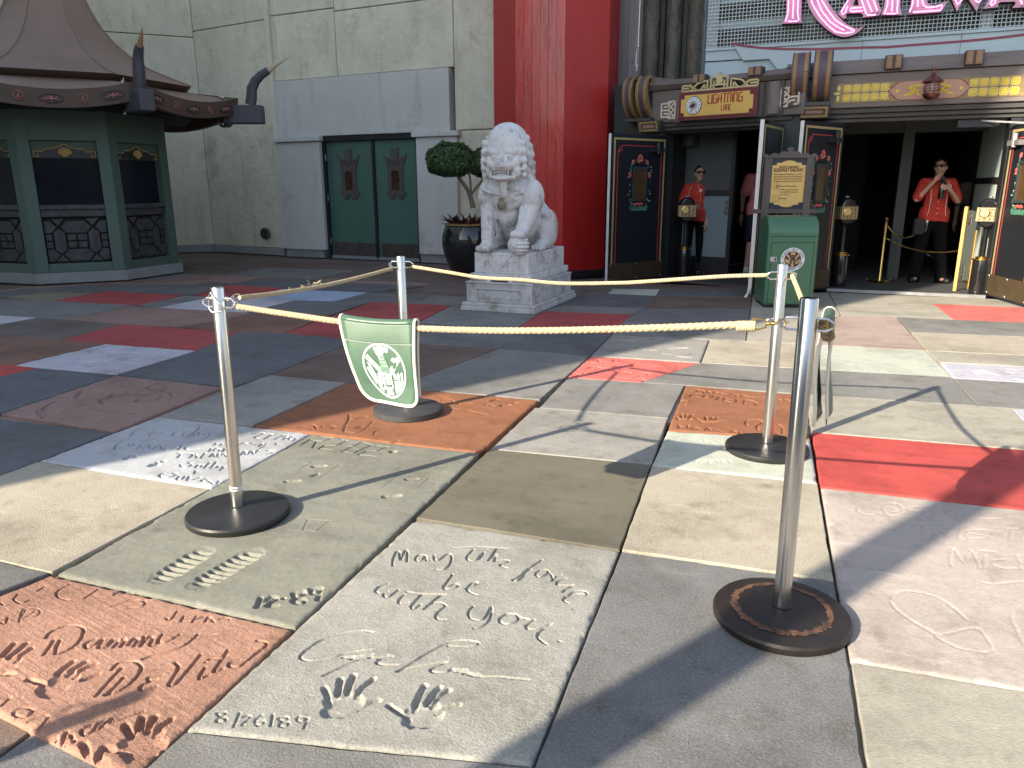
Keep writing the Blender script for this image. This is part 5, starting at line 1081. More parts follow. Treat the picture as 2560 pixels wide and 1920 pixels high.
letter([smooth_line(A_(1440,-350, 1450,-100, 1468,40, 1520,165, 1600,275, 1715,385, 1830,460, 1935,492, 2050,472, 2150,420, 2225,335), 3)+smooth_line(A_(2160,375, 2080,372, 2000,335, 1900,245, 1800,125, 1735,20, 1690,-100, 1660,-350), 3)], [A_(1500,-300, 1515,0, 1540,80, 1640,240, 1740,350, 1840,430, 1950,450, 2080,430), A_(1585,-300, 1600,20, 1660,160, 1770,300, 1870,370, 1950,408), A_(1640,-300, 1660,20, 1740,150, 1840,280, 1950,350, 2085,412)])
def A2(*v): return [EF.uv(1740+v[i]*.18987, v[i+1]*.18987, ZM+.05) for i in range(0, len(v), 2)]
letter([A_(1870,190, 1985,20, 2070,-250, 2105,-420)+B_(60,-420, 150,-250, 235,-80, 338,148, 300,213, 90,238, 92,195, 60,178)+A_(1990,182, 1975,205, 1985,240, 1940,258), A_(2065,78, 2090,15, 2112,-40, 2130,15, 2142,78)], [A_(2060,-300, 2010,0, 1910,170, 1930,200, 1965,185, 1995,90), A_(2190,110, 2040,120, 2020,150, 2060,165, 2200,152), B_(60,-300, 75,20, 130,190, 150,210, 262,206), B_(110,-300, 150,30, 212,170), B_(180,-300, 230,20, 280,160)])
letter([B_(385,-500, 385,-50, 368,90, 330,206, 605,204, 580,110, 588,-50, 588,-500)], [B_(420,-400, 412,60, 400,120, 370,195), B_(480,-400, 475,80, 465,165), B_(545,-400, 545,60, 535,140, 545,180, 525,190, 400,192)])
letter([B_(725,-500, 725,0, 715,90, 675,198, 1110,168, 1160,100, 1205,15, 1130,52, 1060,74, 985,74, 940,50, 922,0, 922,-500)], [B_(745,-400, 742,60, 700,172), B_(812,-400, 808,100), B_(868,-400, 870,40, 890,90, 930,110, 1035,105, 1120,78, 1135,95, 1105,148, 740,172)])
letter([B_(1150,-500, 1180,-200, 1325,165, 1430,-40, 1440,-60, 1582,160, 1720,-180, 1800,-500, 1640,-500, 1560,-20, 1440,-330, 1330,-40, 1290,-500)], [B_(1230,-400, 1290,-100, 1300,20, 1330,75, 1380,20, 1420,-120), B_(1500,-250, 1570,20, 1595,50, 1640,10, 1700,-300)])
letter([B_(1670,122, 1760,-20, 1860,-250, 1900,-450, 2160,-450, 2230,-200, 2330,60, 2300,95, 2050,112, 2095,55, 2085,28, 1900,33, 1865,55, 1865,100)], [B_(1850,-300, 1790,0, 1755,70, 1775,85, 1815,60, 1830,0), B_(2080,-300, 2150,0, 2175,70)])
# ================================================================ STONE LION ON ITS PEDESTAL
def granite(name, k): return mat(name, (k, k*1.0, k*1.01), .75, var=.13, scale=3.5, bump=.35, bscale=60, speck=.18, stain=((k*.55, k*.49, k*.40), 3.6, .55), bdist=.006, layers=(((.62, .58, .52), 6, .54, .68, (1, 1, .35)), ((.8, .78, .75), 16, .5, .66, (1, 1, 1))))
M_gran, M_granp = granite('granite_pale', .66), granite('granite_pedestal', .53)
pa, pb, pc_ = G(1151, 775), G(1337, 787), G(1412, 739)
PF = Frame(pa, pb); PW = float(np.linalg.norm((pb-pa)[:2])); PD = 1.50
lion = thing('stone_lion', 'pale grey stone guardian lion seated on a carved two-tier pedestal, paw on a ball', 'statue', loc=(*PF.xy(PW/2, PD/2), 0), rz=PF.rz)
hx, hy = PW/2, PD/2
pd = MB()
pd.box(-hx, hx, -hy, hy, 0, .055); pd.box(-hx+.012, hx-.012, -hy+.012, hy-.012, .055, .095); pd.box(-hx+.055, hx-.055, -hy+.055, hy-.055, .095, .315); pd.box(-hx+.045, hx-.045, -hy+.045, hy-.045, .315, .335)
p1_ = pd.build('lower_block', M_granp, lion, bevel=.012)
up = MB(); up.box(-hx+.085, hx-.085, -hy+.085, hy-.085, .352, .425); up.box(-hx+.13, hx-.13, -hy+.13, hy-.13, .425, .665)
p2_ = up.build('upper_block', M_gran, lion, bevel=.010)
MB().box(-hx+.1, -hx+.3, -hy+.1, hy-.1, .33, .36).box(hx-.3, hx-.1, -hy+.1, hy-.1, .33, .36).build('bed_stone', M_granp, lion)
# carved relief on the blocks
def carve(side_):
    w2 = (hx if side_ == 0 else hy); d2 = (hy if side_ == 0 else hx)
    Mx = Matrix() if side_ == 0 else Matrix.Rotation(math.pi/2, 4, 'Z')
    yy = -(d2-.055); W2 = w2-.055
    f = MB(); f.box(-W2*.66, W2*.66, yy-.004, yy+.002, .130, .145)
    for i in range(11): x = -W2*.58+i*W2*1.16/10; f.ell((x, yy-.002, .158), (.024, .008, .014), 8, 6)
    f.box(-W2*.66, W2*.66, yy-.012, yy, .258, .272)
    for i in range(14): x = -W2*.64+i*W2*1.28/13; f.ell((x, yy-.006, .254), (.024, .012, .010), 8, 6)
    f.box(-W2*.70, -W2*.66, yy-.012, yy, .125, .272).box(W2*.66, W2*.70, yy-.012, yy, .125, .272)
    for z in (.285, .298): f.box(-W2*.85, W2*.85, yy-.005, yy, z, z+.006)
    f.build('carved_frieze', M_granp, p1_, M=Mx)
    yy = -(d2-.13); W2 = w2-.13
    f = MB()
    f.plate([(-W2*.42, .648), (0, .485), (W2*.42, .648)], yy-.016, yy+.002)
    for s in (-1, 1):
        f.plate([(s*W2*.62, .585), (s*W2*.28, .585), (s*W2*.10, .515), (s*W2*.14, .505), (s*W2*.32, .57), (s*W2*.62, .572)], yy-.012, yy+.002)
        f.box(min(s*W2*.60, s*W2*.64), max(s*W2*.60, s*W2*.64), yy-.010, yy+.002, .47, .585)
    for i in range(9): f.ell((-W2*.5+i*W2*1.0/8, yy, .468), (.022, .007, .012), 8, 6)
    f.build('carved_cloth', M_gran, p2_, M=Mx)
carve(0); carve(1)
for s in (-1, 1): MB().lathe([(.030, -.01), (.030, .012)], (s*.14, -hy+.09, .352), 14, M=RX).build('foot_scallop', M_gran, p2_)
# the animal: one melted body
Z0 = .66; b = MB(); y0 = -hy+.13
def E_(c, r, **k_): b.ell((c[0], y0+c[1], Z0+c[2]), r, 18, 12, **k_)
def C_(p, q_, r1, r2): b.cap((p[0], y0+p[1], Z0+p[2]), (q_[0], y0+q_[1], Z0+q_[2]), r1, r2, 14)
E_((0, .42, .55), (.265, .28, .36)); E_((0, .30, .70), (.275, .22, .22)); E_((0, .82, .32), (.30, .32, .33)); E_((0, .60, .42), (.26, .30, .34))    # trunk and rump
E_((0, .17, .60), (.19, .14, .16)); E_((0, .24, .46), (.15, .14, .18))                                                                                  # chest and belly
for s in (-1, 1):
    E_((s*.275, .30, .62), (.125, .17, .20))                                                                                                                # shoulder
    E_((s*.275, .80, .24), (.105, .24, .24)); C_((s*.29, .66, .10), (s*.30, .48, .07), .075, .065); E_((s*.30, .46, .05), (.075, .11, .055))                     # haunch and hind paw
    for k_ in (-1, 0, 1): E_((s*.30+k_*.045, .37, .042), (.027, .045, .038))
# viewer's left: straight foreleg
C_((-.25, .26, .52), (-.225, .15, .28), .112, .085); C_((-.225, .15, .28), (-.22, .12, .08), .082, .076); E_((-.215, .08, .06), (.09, .12, .06))
for k_ in (-1.5, -.5, .5, 1.5): E_((-.215+k_*.042, -.02, .042), (.026, .05, .040)); 
C_((-.175, .11, .42), (-.165, .09, .10), .03, .02)
# viewer's right: paw on the ball
C_((.265, .27, .52), (.255, .13, .34), .112, .088); C_((.245, .13, .34), (.235, .06, .24), .085, .08); E_((.235, .02, .235), (.085, .11, .05))
for k_ in (-1.5, -.5, .5, 1.5): E_((.235+k_*.042, -.07, .215), (.026, .04, .045))
C_((.21, .12, .50), (.19, .05, .28), .03, .02)
# neck, mane mass and head
E_((0, .33, .93), (.275, .25, .24)); E_((0, .30, 1.10), (.265, .26, .25)); E_((.0, .24, 1.20), (.235, .24, .22)); E_((0, .22, 1.28), (.20, .20, .155)); E_((0, .12, 1.27), (.185, .165, .125))
E_((0, .08, 1.04), (.185, .17, .16)); E_((0, .12, 1.20), (.19, .16, .14))
FD = -.10
HT = R_(11)                                                # the head is turned a little towards the court
def tw(x, y): return (x*math.cos(HT)-(y-.2)*math.sin(HT)-.0, .2+x*math.sin(HT)+(y-.2)*math.cos(HT))
def E_(c, r, **k_):
    x, y = tw(c[0], c[1]); b.ell((x, y0+y-.02, Z0+c[2]+FD), r, 18, 12, M=Matrix.Rotation(HT, 3, 'Z'))
def C_(p, q_, r1, r2):
    x, y = tw(p[0], p[1]); x2, y2 = tw(q_[0], q_[1]); b.cap((x, y0+y-.02, Z0+p[2]+FD), (x2, y0+y2-.02, Z0+q_[2]+FD), r1, r2, 14)
E_((0, .02, 1.24), (.16, .10, .10)); E_((-.085, -.02, 1.205), (.085, .07, .05)); E_((.085, -.02, 1.205), (.085, .07, .05)); E_((-.13, .02, 1.23), (.06, .06, .05)); E_((.13, .02, 1.23), (.06, .06, .05)); E_((0, -.035, 1.19), (.03, .05, .035))        # brow
E_((0, -.06, 1.06), (.125, .11, .055)); E_((-.085, -.075, 1.055), (.065, .075, .045)); E_((.085, -.075, 1.055), (.065, .075, .045))                        # muzzle
E_((0, -.12, 1.085), (.045, .06, .038)); E_((-.045, -.115, 1.075), (.032, .045, .03)); E_((.045, -.115, 1.075), (.032, .045, .03)); C_((0, -.05, 1.16), (0, -.11, 1.10), .03, .032)
for s in (-1, 1):
    E_((s*.082, -.055, 1.145), (.042, .035, .030)); E_((s*.15, -.0, 1.10), (.05, .06, .06)); E_((s*.155, .02, 1.0), (.045, .08, .07))                          # eyeballs, cheeks
    E_((s*.205, .12, 1.20), (.03, .06, .08))
    C_((s*.13, -.03, 1.01), (s*.125, -.035, .93), .028, .025)
E_((0, -.02, .925), (.125, .105, .032)); C_((-.105, -.085, .935), (.105, -.085, .935), .022, .022); E_((0, .02, .95), (.10, .08, .06)); C_((-.09, -.11, 1.022), (.09, -.11, 1.022), .02, .02)
FD = 0
E_((0, .10, 1.19), (.20, .175, .19)); E_((0, .035, 1.17), (.175, .115, .10)); E_((0, .01, 1.13), (.15, .09, .07)); E_((0, .05, .98), (.16, .14, .15)); E_((0, .17, 1.08), (.225, .13, .20)); E_((.02, .06, 1.10), (.19, .11, .13))
# curls of the mane, rows of knobs
r5 = random.Random(4)
for row, (zz, ry, rx, yc, a0_, nn) in enumerate(((1.36, .10, .10, .22, 0, 7), (1.315, .17, .17, .22, .2, 11), (1.26, .235, .215, .23, .1, 13), (1.175, .262, .245, .24, .25, 14), (1.085, .275, .265, .26, .05, 14), (.995, .275, .272, .28, .2, 14), (.905, .27, .276, .31, .0, 14), (.825, .26, .27, .32, .2, 13))):
    for i in range(nn):
        a = a0_+2*math.pi*i/nn
        x, y = rx*math.cos(a), yc+ry*math.sin(a)
        if math.sin(a) < (-.42 if row > 2 else -.12): continue
        if row < 2 and math.sin(a) < -.9 and row == 1: pass
        k_ = .042+.006*r5.random(); E_((x, y, zz), (k_, k_, k_)); E_((x*1.10, yc+(y-yc)*1.12, zz), (.018, .018, .018))
for s in (-1, 1):
    for zz, yy, xx in ((1.20, .05, .215), (1.11, .04, .225), (1.02, .05, .232), (.94, .07, .235), (.86, .10, .225)): E_((s*xx, yy, zz), (.036, .042, .042))
# collar strap and bib
for i in range(15):
    a = math.pi*(1+i/14); x, y = .285*math.cos(a), .30+.235*math.sin(a); z = .74-.085*abs(math.sin(a))
    E_((x, y, z), (.032, .03, .022))
C_((0, .0, .80), (0, .01, .70), .05, .04); E_((0, .03, .66), (.05, .035, .05))
body = remeshed(b, 'lion_body', M_gran, lion, .0105, 2, .5, disp=(.05, .006))
bell = MB().ell((0, y0+.02, Z0+.535), (.048, .042, .06), 14, 10).ell((0, y0+.02, Z0+.595), (.035, .03, .025), 10, 8).lathe([(.05, 0), (.05, .012)], (0, y0+.02, Z0+.535), 14)
bell.build('bell', mat('bell_stained_stone', (.24, .215, .155), .8, var=.2, scale=20, bump=.3), lion, smooth=True)
ball = MB(); ball.ell((.215, y0-.0, Z0+.10), (.125, .12, .115), 20, 14)
for i in range(6):
    for j in range(9):
        la_, lo_ = -.9+i*.36, -2.9+j*.32; ball.ell((.215+.125*math.cos(la_)*math.sin(lo_)*-1, y0-.118*math.cos(la_)*abs(math.cos(lo_)) if abs(lo_+1.6) < 1.6 else y0, Z0+.10+.115*math.sin(la_)), (.020, .02, .016), 6, 4)
remeshed(ball, 'carved_ball', M_gran, lion, .006, 1)
HM = Matrix.Translation((0, y0+.18, 0)) @ Matrix.Rotation(HT, 4, 'Z') @ Matrix.Translation((0, -(y0+.18), 0))
mo = MB()
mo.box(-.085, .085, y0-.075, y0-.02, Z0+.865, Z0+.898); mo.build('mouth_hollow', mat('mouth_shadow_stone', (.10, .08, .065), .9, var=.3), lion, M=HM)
th = MB()
for x in (-.075, .075): th.cap((x, y0-.095, Z0+.91), (x, y0-.10, Z0+.865), .016, .006, 8)
for i in range(-2, 3): th.cap((i*.024, y0-.105, Z0+.905), (i*.024, y0-.108, Z0+.885), .012, .009, 8)
th.cap((-.05, y0-.08, Z0+.862), (.05, y0-.08, Z0+.862), .016, .016, 8)
th.build('teeth', M_gran, lion, smooth=True, M=HM)
pu = MB()
for s in (-1, 1): pu.ell((s*.078, y0-.103, Z0+1.044), (.010, .008, .010), 10, 8)
for s in (-1, 1): pu.ell((s*.032, y0-.175, Z0+.968), (.011, .010, .009), 8, 6)
pu.build('pupil', mat('dark_hollow', (.28, .26, .23), .9, var=.2), lion, smooth=True, M=HM)  # pupils and nostrils, a darker tone than the stone body

# ================================================================ POT WITH CLIPPED TREE
pg = G(1169, 690)[:2]; pdv = pg/np.linalg.norm(pg); pc0 = pg+pdv*.10
M_pot = mat('glaze_black', (.012, .013, .016), .15, var=.1, scale=2, bump=.02, coat=.7)
M_rim = mat('pot_rim_ochre', (.30, .19, .075), .5, var=.2, scale=20, bump=.1)
M_soil = mat('soil', (.04, .03, .02), .95, var=.4, scale=40, bump=.6)
M_bark = mat('bark', (.16, .125, .09), .9, var=.3, scale=20, bump=.6, bscale=60, stretch=(1, 1, .25))
def fol(name, c): return mat(name, c, .55, var=.5, scale=26, bump=0, spec=.35)
pot = thing('plant_pot', 'big glossy black urn pot with ochre rim behind the stone lion', 'pot', loc=(*pc0, 0))
MB().lathe([(.20, 0), (.22, .02), (.30, .14), (.375, .34), (.405, .50), (.40, .64), (.36, .76), (.335, .80)], n=40).build('body', M_pot, pot, smooth=True)
MB().lathe([(.335, .80), (.36, .805), (.365, .83), (.33, .838), (.30, .82)], n=40).build('rim', M_rim, pot, smooth=True)
MB().lathe([(.31, .78), (.31, .80)], n=24).build('soil', M_soil, pot)
tf = Frame(pc0, pc0+np.array([pdv[1], -pdv[0]]))            # local x to the right of the view
tree = thing('clipped_tree', 'small topiary tree with clipped dark green cloud crowns, growing in the black pot', 'tree', loc=(*pc0, 0), rz=tf.rz)
tu = lambda px, py: tf.uv(px, py, 0)
tk = MB()
T = lambda *pp: [(tu(x, y)[0], dy, tu(x, y)[1]) for x, y, dy in pp]
tk.tube(smooth_line(T((1183, 520, 0), (1178, 500, 0), (1172, 480, 0), (1160, 462, .0), (1150, 448, 0), (1140, 430, 0)), 3), [.045, .042, .04, .038, .036, .035, .034, .033, .032, .031, .03, .029, .028, .027, .026, .025], 9)
tk.tube(smooth_line(T((1176, 490, 0), (1190, 470, .03), (1202, 455, .05), (1212, 438, .05)), 3), .020, 8)
tk.tube(smooth_line(T((1178, 495, 0), (1177, 470, -.03), (1174, 440, -.05), (1165, 420, -.04)), 3), .016, 8)
tk.build('trunk', M_bark, tree, smooth=True)
rt = np.random.default_rng(11)
def crown(cx, cz, cy, rx, rz_, ry, n, name, flat=.55):
    """clipped crown: thousands of small leaves standing on a lumpy dome, with a darker core"""
    vs = []; fs = []
    d = rt.normal(size=(n, 3)); d /= np.linalg.norm(d, axis=1)[:, None]
    lump = 1+.07*np.sin(d[:, 0]*7+cx*9)*np.sin(d[:, 2]*6+2)+.05*np.sin(d[:, 1]*9+d[:, 2]*5)
    rad = lump*(1.04-.22*rt.random(n)**1.5)
    P = np.stack([cx+d[:, 0]*rx*rad, cy+d[:, 1]*ry*rad, cz+np.where(d[:, 2] < 0, d[:, 2]*flat, d[:, 2])*rz_*rad], 1)
    for p, dn in zip(P, d):
        nn = dn+rt.normal(size=3)*.55; nn /= np.linalg.norm(nn); t = np.cross(nn, rt.normal(size=3)); t /= np.linalg.norm(t); s_ = np.cross(nn, t); L = .022+.016*rt.random(); w2 = L*.48
        k_ = len(vs); vs += [p-t*L, p+s_*w2+nn*.003, p+t*L, p-s_*w2+nn*.003]; fs.append((k_, k_+1, k_+2, k_+3))
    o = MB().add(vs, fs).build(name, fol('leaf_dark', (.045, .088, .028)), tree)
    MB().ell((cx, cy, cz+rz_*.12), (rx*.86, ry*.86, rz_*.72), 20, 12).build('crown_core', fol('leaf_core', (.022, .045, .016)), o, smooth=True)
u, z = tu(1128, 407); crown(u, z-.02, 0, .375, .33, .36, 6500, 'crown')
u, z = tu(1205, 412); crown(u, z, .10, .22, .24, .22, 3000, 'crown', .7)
brm = thing('bromeliad', 'dark red spiky bromeliads filling the rim of the black pot', 'plant', loc=(*pc0, .80), rz=tf.rz)
M_brom = mat('bromeliad_wine', (.075, .022, .022), .45, var=.5, scale=14, bump=.05)
bl = MB()
for i in range(95):
    a = rt.random()*6.28; r0 = .05+.20*rt.random(); L = .16+.14*rt.random(); x, y = r0*math.cos(a), r0*math.sin(a); a2 = a+rt.normal()*.7; el = .35+.8*rt.random()
    pts = []
    for t in (0, .33, .66, 1): pts.append(np.array((x+math.cos(a2)*L*t*math.cos(el)*1.2, y+math.sin(a2)*L*t*math.cos(el)*1.2, L*t*math.sin(el)-.05*t*t)))
    sx = np.array((-math.sin(a2), math.cos(a2), 0)); k_ = len(bl.v); vs = []
    for p, wd in zip(pts, (.012, .026, .020, .002)): vs += [p-sx*wd, p+np.array((0, 0, -.008)), p+sx*wd]
    bl.add(vs, [(j*3+e, j*3+e+1, j*3+e+4, j*3+e+3) for j in range(3) for e in (0, 1)])
bl.build('leaves', M_brom, brm)

# ================================================================ STANCHIONS AND ROPES
M_ss = mat('stainless', (.62, .61, .58), .24, metal=1, var=.06, scale=3, bump=.04, bscale=30, stretch=(1, 1, .15))
M_ss2 = mat('stainless_polished', (.50, .50, .51), .20, metal=1, var=.06, scale=3, bump=.03, bscale=30, stretch=(1, 1, .15))
M_rub = mat('base_black', (.018, .018, .019), .42, var=.25, scale=12, bump=.15, bscale=70, stain=((.30, .28, .25), 26, .665))
M_rub2 = mat('base_grey_black', (.045, .047, .05), .6, var=.3, scale=10, bump=.2, bscale=70, stain=((.14, .145, .15), 9, .62))
M_rust = mat('base_rusty', (.016, .012, .010), .5, var=.4, scale=14, bump=.25, bscale=70, stain=((.15, .07, .04), 11, .655))
M_rustring = mat('rust_ring', (.14, .065, .036), .75, var=.5, scale=30, bump=.4, bscale=90, stain=((.04, .026, .02), 12, .48))
M_chrome = mat('chrome', (.78, .78, .78), .12, metal=1, var=.03, bump=0)
def stanchion(label, bx, by, h, tilt, r, base_m, ringz, post_m, dome=True, ringa=0, lower_ring=False, loc=None):
    p = G(bx, by)[:2] if loc is None else loc
    t = thing('rope_stanchion', label, 'stanchion', loc=(*p, 0), group='stanchions of the roped square')
    prof = [(.212, 0), (.217, .006), (.218, .024), (.212, .032), (.19, .036), (.12, .043), (.05, .05), (.0, .052)] if dome else [(.212, 0), (.218, .004), (.218, .036), (.21, .041), (.05, .043), (.0, .043)]
    bs = MB().lathe(prof[:-1], n=56).build('base', base_m, t, smooth=True)
    Mt = Matrix.Rotation(tilt[0], 4, 'Y') @ Matrix.Rotation(tilt[1], 4, 'X')
    MB().lathe([(r, .03), (r, h-.004), (r-.002, h), (r-.005, h), (r-.005, h-.03)], n=28, M=Mt).build('post', post_m, t, smooth=True)
    MB().lathe([(r+.006, .042), (r+.006, .052), (r, .054)], n=24, M=Mt).build('foot_collar', base_m, t, smooth=True)
    for zz in ([ringz]+([ringz-.235] if lower_ring else [])):
        s_ = .018 if zz == ringz else .012
        for sgn in (-1, 1):
            a = ringa if zz == ringz else ringa
            ca, sa = math.cos(a), math.sin(a)
            q_ = [(r*.9, s_), (r+s_*1.6, s_), (r+s_*2.6, .3*s_), (r+s_*2.6, -.3*s_), (r+s_*1.6, -s_), (r*.9, -s_)]
            rg = MB().tube([tuple(Mt @ Vector((sgn*u*ca, sgn*u*sa, zz+v))) for u, v in q_], .0042, 8)
            rg.build('eye_ring', M_chrome if post_m is M_ss else post_m, t, smooth=True)
    return t, Mt
sL, mL = stanchion('left front stanchion with scuffed black base and a white sticker ring near its foot', 597, 1290, .998, (.010, -.003), .0262, M_rub, .935, M_ss, ringa=.1)
MB().lathe([(.0268, .125), (.0268, .145)], n=28, M=mL).build('sticker', M_white, sL)
tx_ = text_mesh('364', .014, .0004); tx_.transform(mL @ Matrix.Translation((.006, -.0272, .136))); tx_.materials.clear(); tx_.materials.append(M_black); link('sticker_number', tx_, sL)
sM, mM = stanchion('middle rear stanchion with flat dusty grey-black base behind the front green flag', 1020, 1032, .985, (-.009, -.003), .0275, M_rub2, .935, M_ss, dome=False, ringa=.15)
sB, mB = stanchion('right rear stanchion on the mint slab with glossy black base and small lower eye rings', 1916, 1127, 1.002, (-.001, -.002), .0278, M_rub, .945, M_ss, ringa=.35, lower_ring=True)
sR, mR = stanchion('right front stanchion with rusty ringed base, nearest to the viewer', 1951, 1546, 1.064, (-.006, -.002), .0275, M_rust, .985, M_ss2, ringa=-.08)
ring = MB(); vs = []; 
n_ = 120; r6 = np.random.default_rng(2)
for k_ in range(n_):
    a = 2*math.pi*k_/n_; w1, w2 = .013*(.35+r6.random()), .013*(.35+r6.random())
    for rr in (.150-w1, .150+w2): vs.append((rr*math.cos(a), rr*math.sin(a), .036+.007*(.19-rr)/.07+.0018))
ring.add(vs, [(2*k_, 2*((k_+1) % n_), 2*((k_+1) % n_)+1, 2*k_+1) for k_ in range(n_)]).build('rust_ring', M_rustring, sR)
s5, _ = stanchion('stanchion out to the left behind the viewer, throwing a shadow on the salmon slab', 0, 0, 1.0, (0, 0), .03, M_rub, .94, M_ss, loc=np.array((-1.58, 1.39))-np.array(SUN_D[:2])*2.10)
M_rope = mat('rope_cream', (.45, .375, .245), .9, var=.2, scale=60, bump=.5, bscale=160)
M_bolt = mat('clip_steel', (.70, .70, .70), .2, metal=1, var=.05, bump=0)
def braid(name, label, pts, r, clip_m, parent_end=True, group='cream braided ropes round the square'):
    """solid braid: strands wound both ways round a sagging core"""
    P = [Vector(p) for p in smooth_line(pts, 12)]
    # resample evenly
    L = [0]
    for a, b_ in zip(P[:-1], P[1:]): L.append(L[-1]+(b_-a).length)
    tot = L[-1]; n = int(tot/.008); Q = []; j = 0
    for i in range(n+1):
        s = tot*i/n
        while j < len(L)-2 and L[j+1] < s: j += 1
        f = (s-L[j])/max(L[j+1]-L[j], 1e-9); Q.append(P[j].lerp(P[j+1], f))
    o0 = P[0]; t = thing(name, label, 'rope', loc=P[0], group=group)
    core = MB().tube([q_-o0 for q_ in Q[::4]+[Q[-1]]], r*.93, 8); core.build('core', M_rope, t, smooth=True)
    br = MB(); pitch = r*7.5
    for dirn in (1, -1):
        for k_ in range(4):
            pts_ = []
            for i, q_ in enumerate(Q):
                d = (Q[min(i+1, n)]-Q[max(i-1, 0)]).normalized(); a1 = d.cross(Vector((0, 0, 1))).normalized(); a2 = a1.cross(d)
                th_ = dirn*2*math.pi*(tot*i/n)/pitch+k_*math.pi/2
                rr = r*(.90+.06*math.sin(4*th_)*dirn); pts_.append(q_-o0+(a1*math.cos(th_)+a2*math.sin(th_))*rr)
            br.tube(pts_, r*.21, 5)
    br.build('braid', M_rope, t, smooth='all')
    return t, Q
def clip(par, p, q_, m, o0):
    """swivel snap: loop, swivel, hook"""
    p, q_ = Vector(p)-o0, Vector(q_)-o0; d = (q_-p).normalized(); s_ = d.cross(Vector((0, 0, 1))).normalized(); u = s_.cross(d); L = (q_-p).length
    c = MB()
    W_ = .017
    c.tube([p+d*x+u*y for x, y in ((0, W_*.9), (L*.18, W_), (L*.42, W_*.7), (L*.45, 0), (L*.42, -W_*.7), (L*.18, -W_), (0, -W_*.9))], .0032, 6)
    c.tube([p+d*L*.43, p+d*L*.56], [.006, .006], 8); c.tube([p+d*L*.56, p+d*L*.60, p+d*L*.78], [.0045, .007, .005], 8)
    c.tube([p+d*L*.76+u*.0, p+d*L*.82+u*.010, p+d*L*.96+u*.011, p+d*L*1.03+u*.0, p+d*L*.96-u*.010, p+d*L*.84-u*.008], .0034, 6)
    c.build('snap_hook', m, par, smooth=True)
def ringpos(t, Mt, z, a, sgn, r=.027+.035): 
    return Vector(t.location)+Mt @ Vector((sgn*r*math.cos(a), sgn*r*math.sin(a), z))
RL = Frame(G(597, 1290), G(1951, 1545)); RBk = Frame(G(1020, 1032), G(1916, 1127))
V3 = lambda F, u, z, y=0: Vector((*F.xy(u, y), z))
# front rope
eL = ringpos(sL, mL, .935, .1, 1); eR = ringpos(sR, mR, .985, -.08, -1)
a0p = V3(RL, .105, .925); a1p = V3(RL, 2.07, .975)
rf, Qf = braid('barrier_rope', 'front rope carrying the green flag with the round emblem', [a0p]+[V3(RL, u, z) for u, z in ((.35, .908), (.6, .893), (.92, .889), (1.3, .905), (1.7, .938))]+[a1p], .0108, M_bolt)
clip(rf, a0p, eL, M_bolt, Qf[0]); clip(rf, a1p, eR, M_brass, Qf[0])
kn = MB()
for i in range(9):
    x = 2.03+i*.006; kn.tube([V3(RL, x, .967+.003*i/9)+Vector((0, .0132*math.cos(a), .0135*math.sin(a)))-Qf[0] for a in [k_*math.pi/5 for k_ in range(10)]], .0045, 5, closed=True)
kn.build('whipping', M_rope, rf, smooth='all')
sh = MB(); o_ = Vector(Qf[0])
tp = ringpos(sL, mL, .935, .1, -1, .012)-o_
sh.tube([tp+Vector((-.01, -.028, .03)), tp+Vector((.0, -.03, .045)), tp+Vector((.02, -.03, .02)), tp+Vector((.05, -.03, -.005)), tp+Vector((.05, -.03, -.03)), tp+Vector((.0, -.03, -.035)), tp+Vector((-.015, -.03, -.02))], .0035, 6, closed=True)
sh.build('spare_hook', M_bolt, rf, smooth=True)
# back rope
b0 = V3(RBk, .075, .925); b1 = V3(RBk, 2.10, .945)
rk, Qk = braid('barrier_rope', 'rear rope running from the middle stanchion to the right rear stanchion', [b0]+[V3(RBk, u, z) for u, z in ((.3, .90), (.51, .876), (.75, .872), (1.0, .861), (1.3, .874), (1.45, .886), (1.87, .93))]+[b1], .0098, M_bolt)
# left rope
RLM = Frame(G(597, 1290), G(1020, 1032)); LLM = float(np.linalg.norm((G(597, 1290)-G(1020, 1032))[:2]))
l0 = V3(RLM, .14, .937); l1 = V3(RLM, LLM-.13, .925)
rl_, Ql = braid('barrier_rope', 'frayed tan rope on the left side of the square', [l0]+[V3(RLM, u, z) for u, z in ((.4, .922), (.7, .912), (1.0, .912), (1.3, .918))]+[l1], .0095, M_bolt)
clip(rl_, l0, ringpos(sL, mL, .945, 1.4, 1, .03), M_bolt, Ql[0]); clip(rl_, l1, ringpos(sM, mM, .935, .15, -1), M_bolt, Ql[0])
fy = MB()
for i in range(14):
    q_ = V3(RLM, .50+.02*i, .93); fy.tube([q_-Ql[0], q_-Ql[0]+Vector((rt.normal()*.01, rt.normal()*.01, rt.normal()*.008)), q_-Ql[0]+Vector((rt.normal()*.01, rt.normal()*.01, rt.normal()*.012))], .0011, 4)
fy.build('fray', M_rope, rl_)
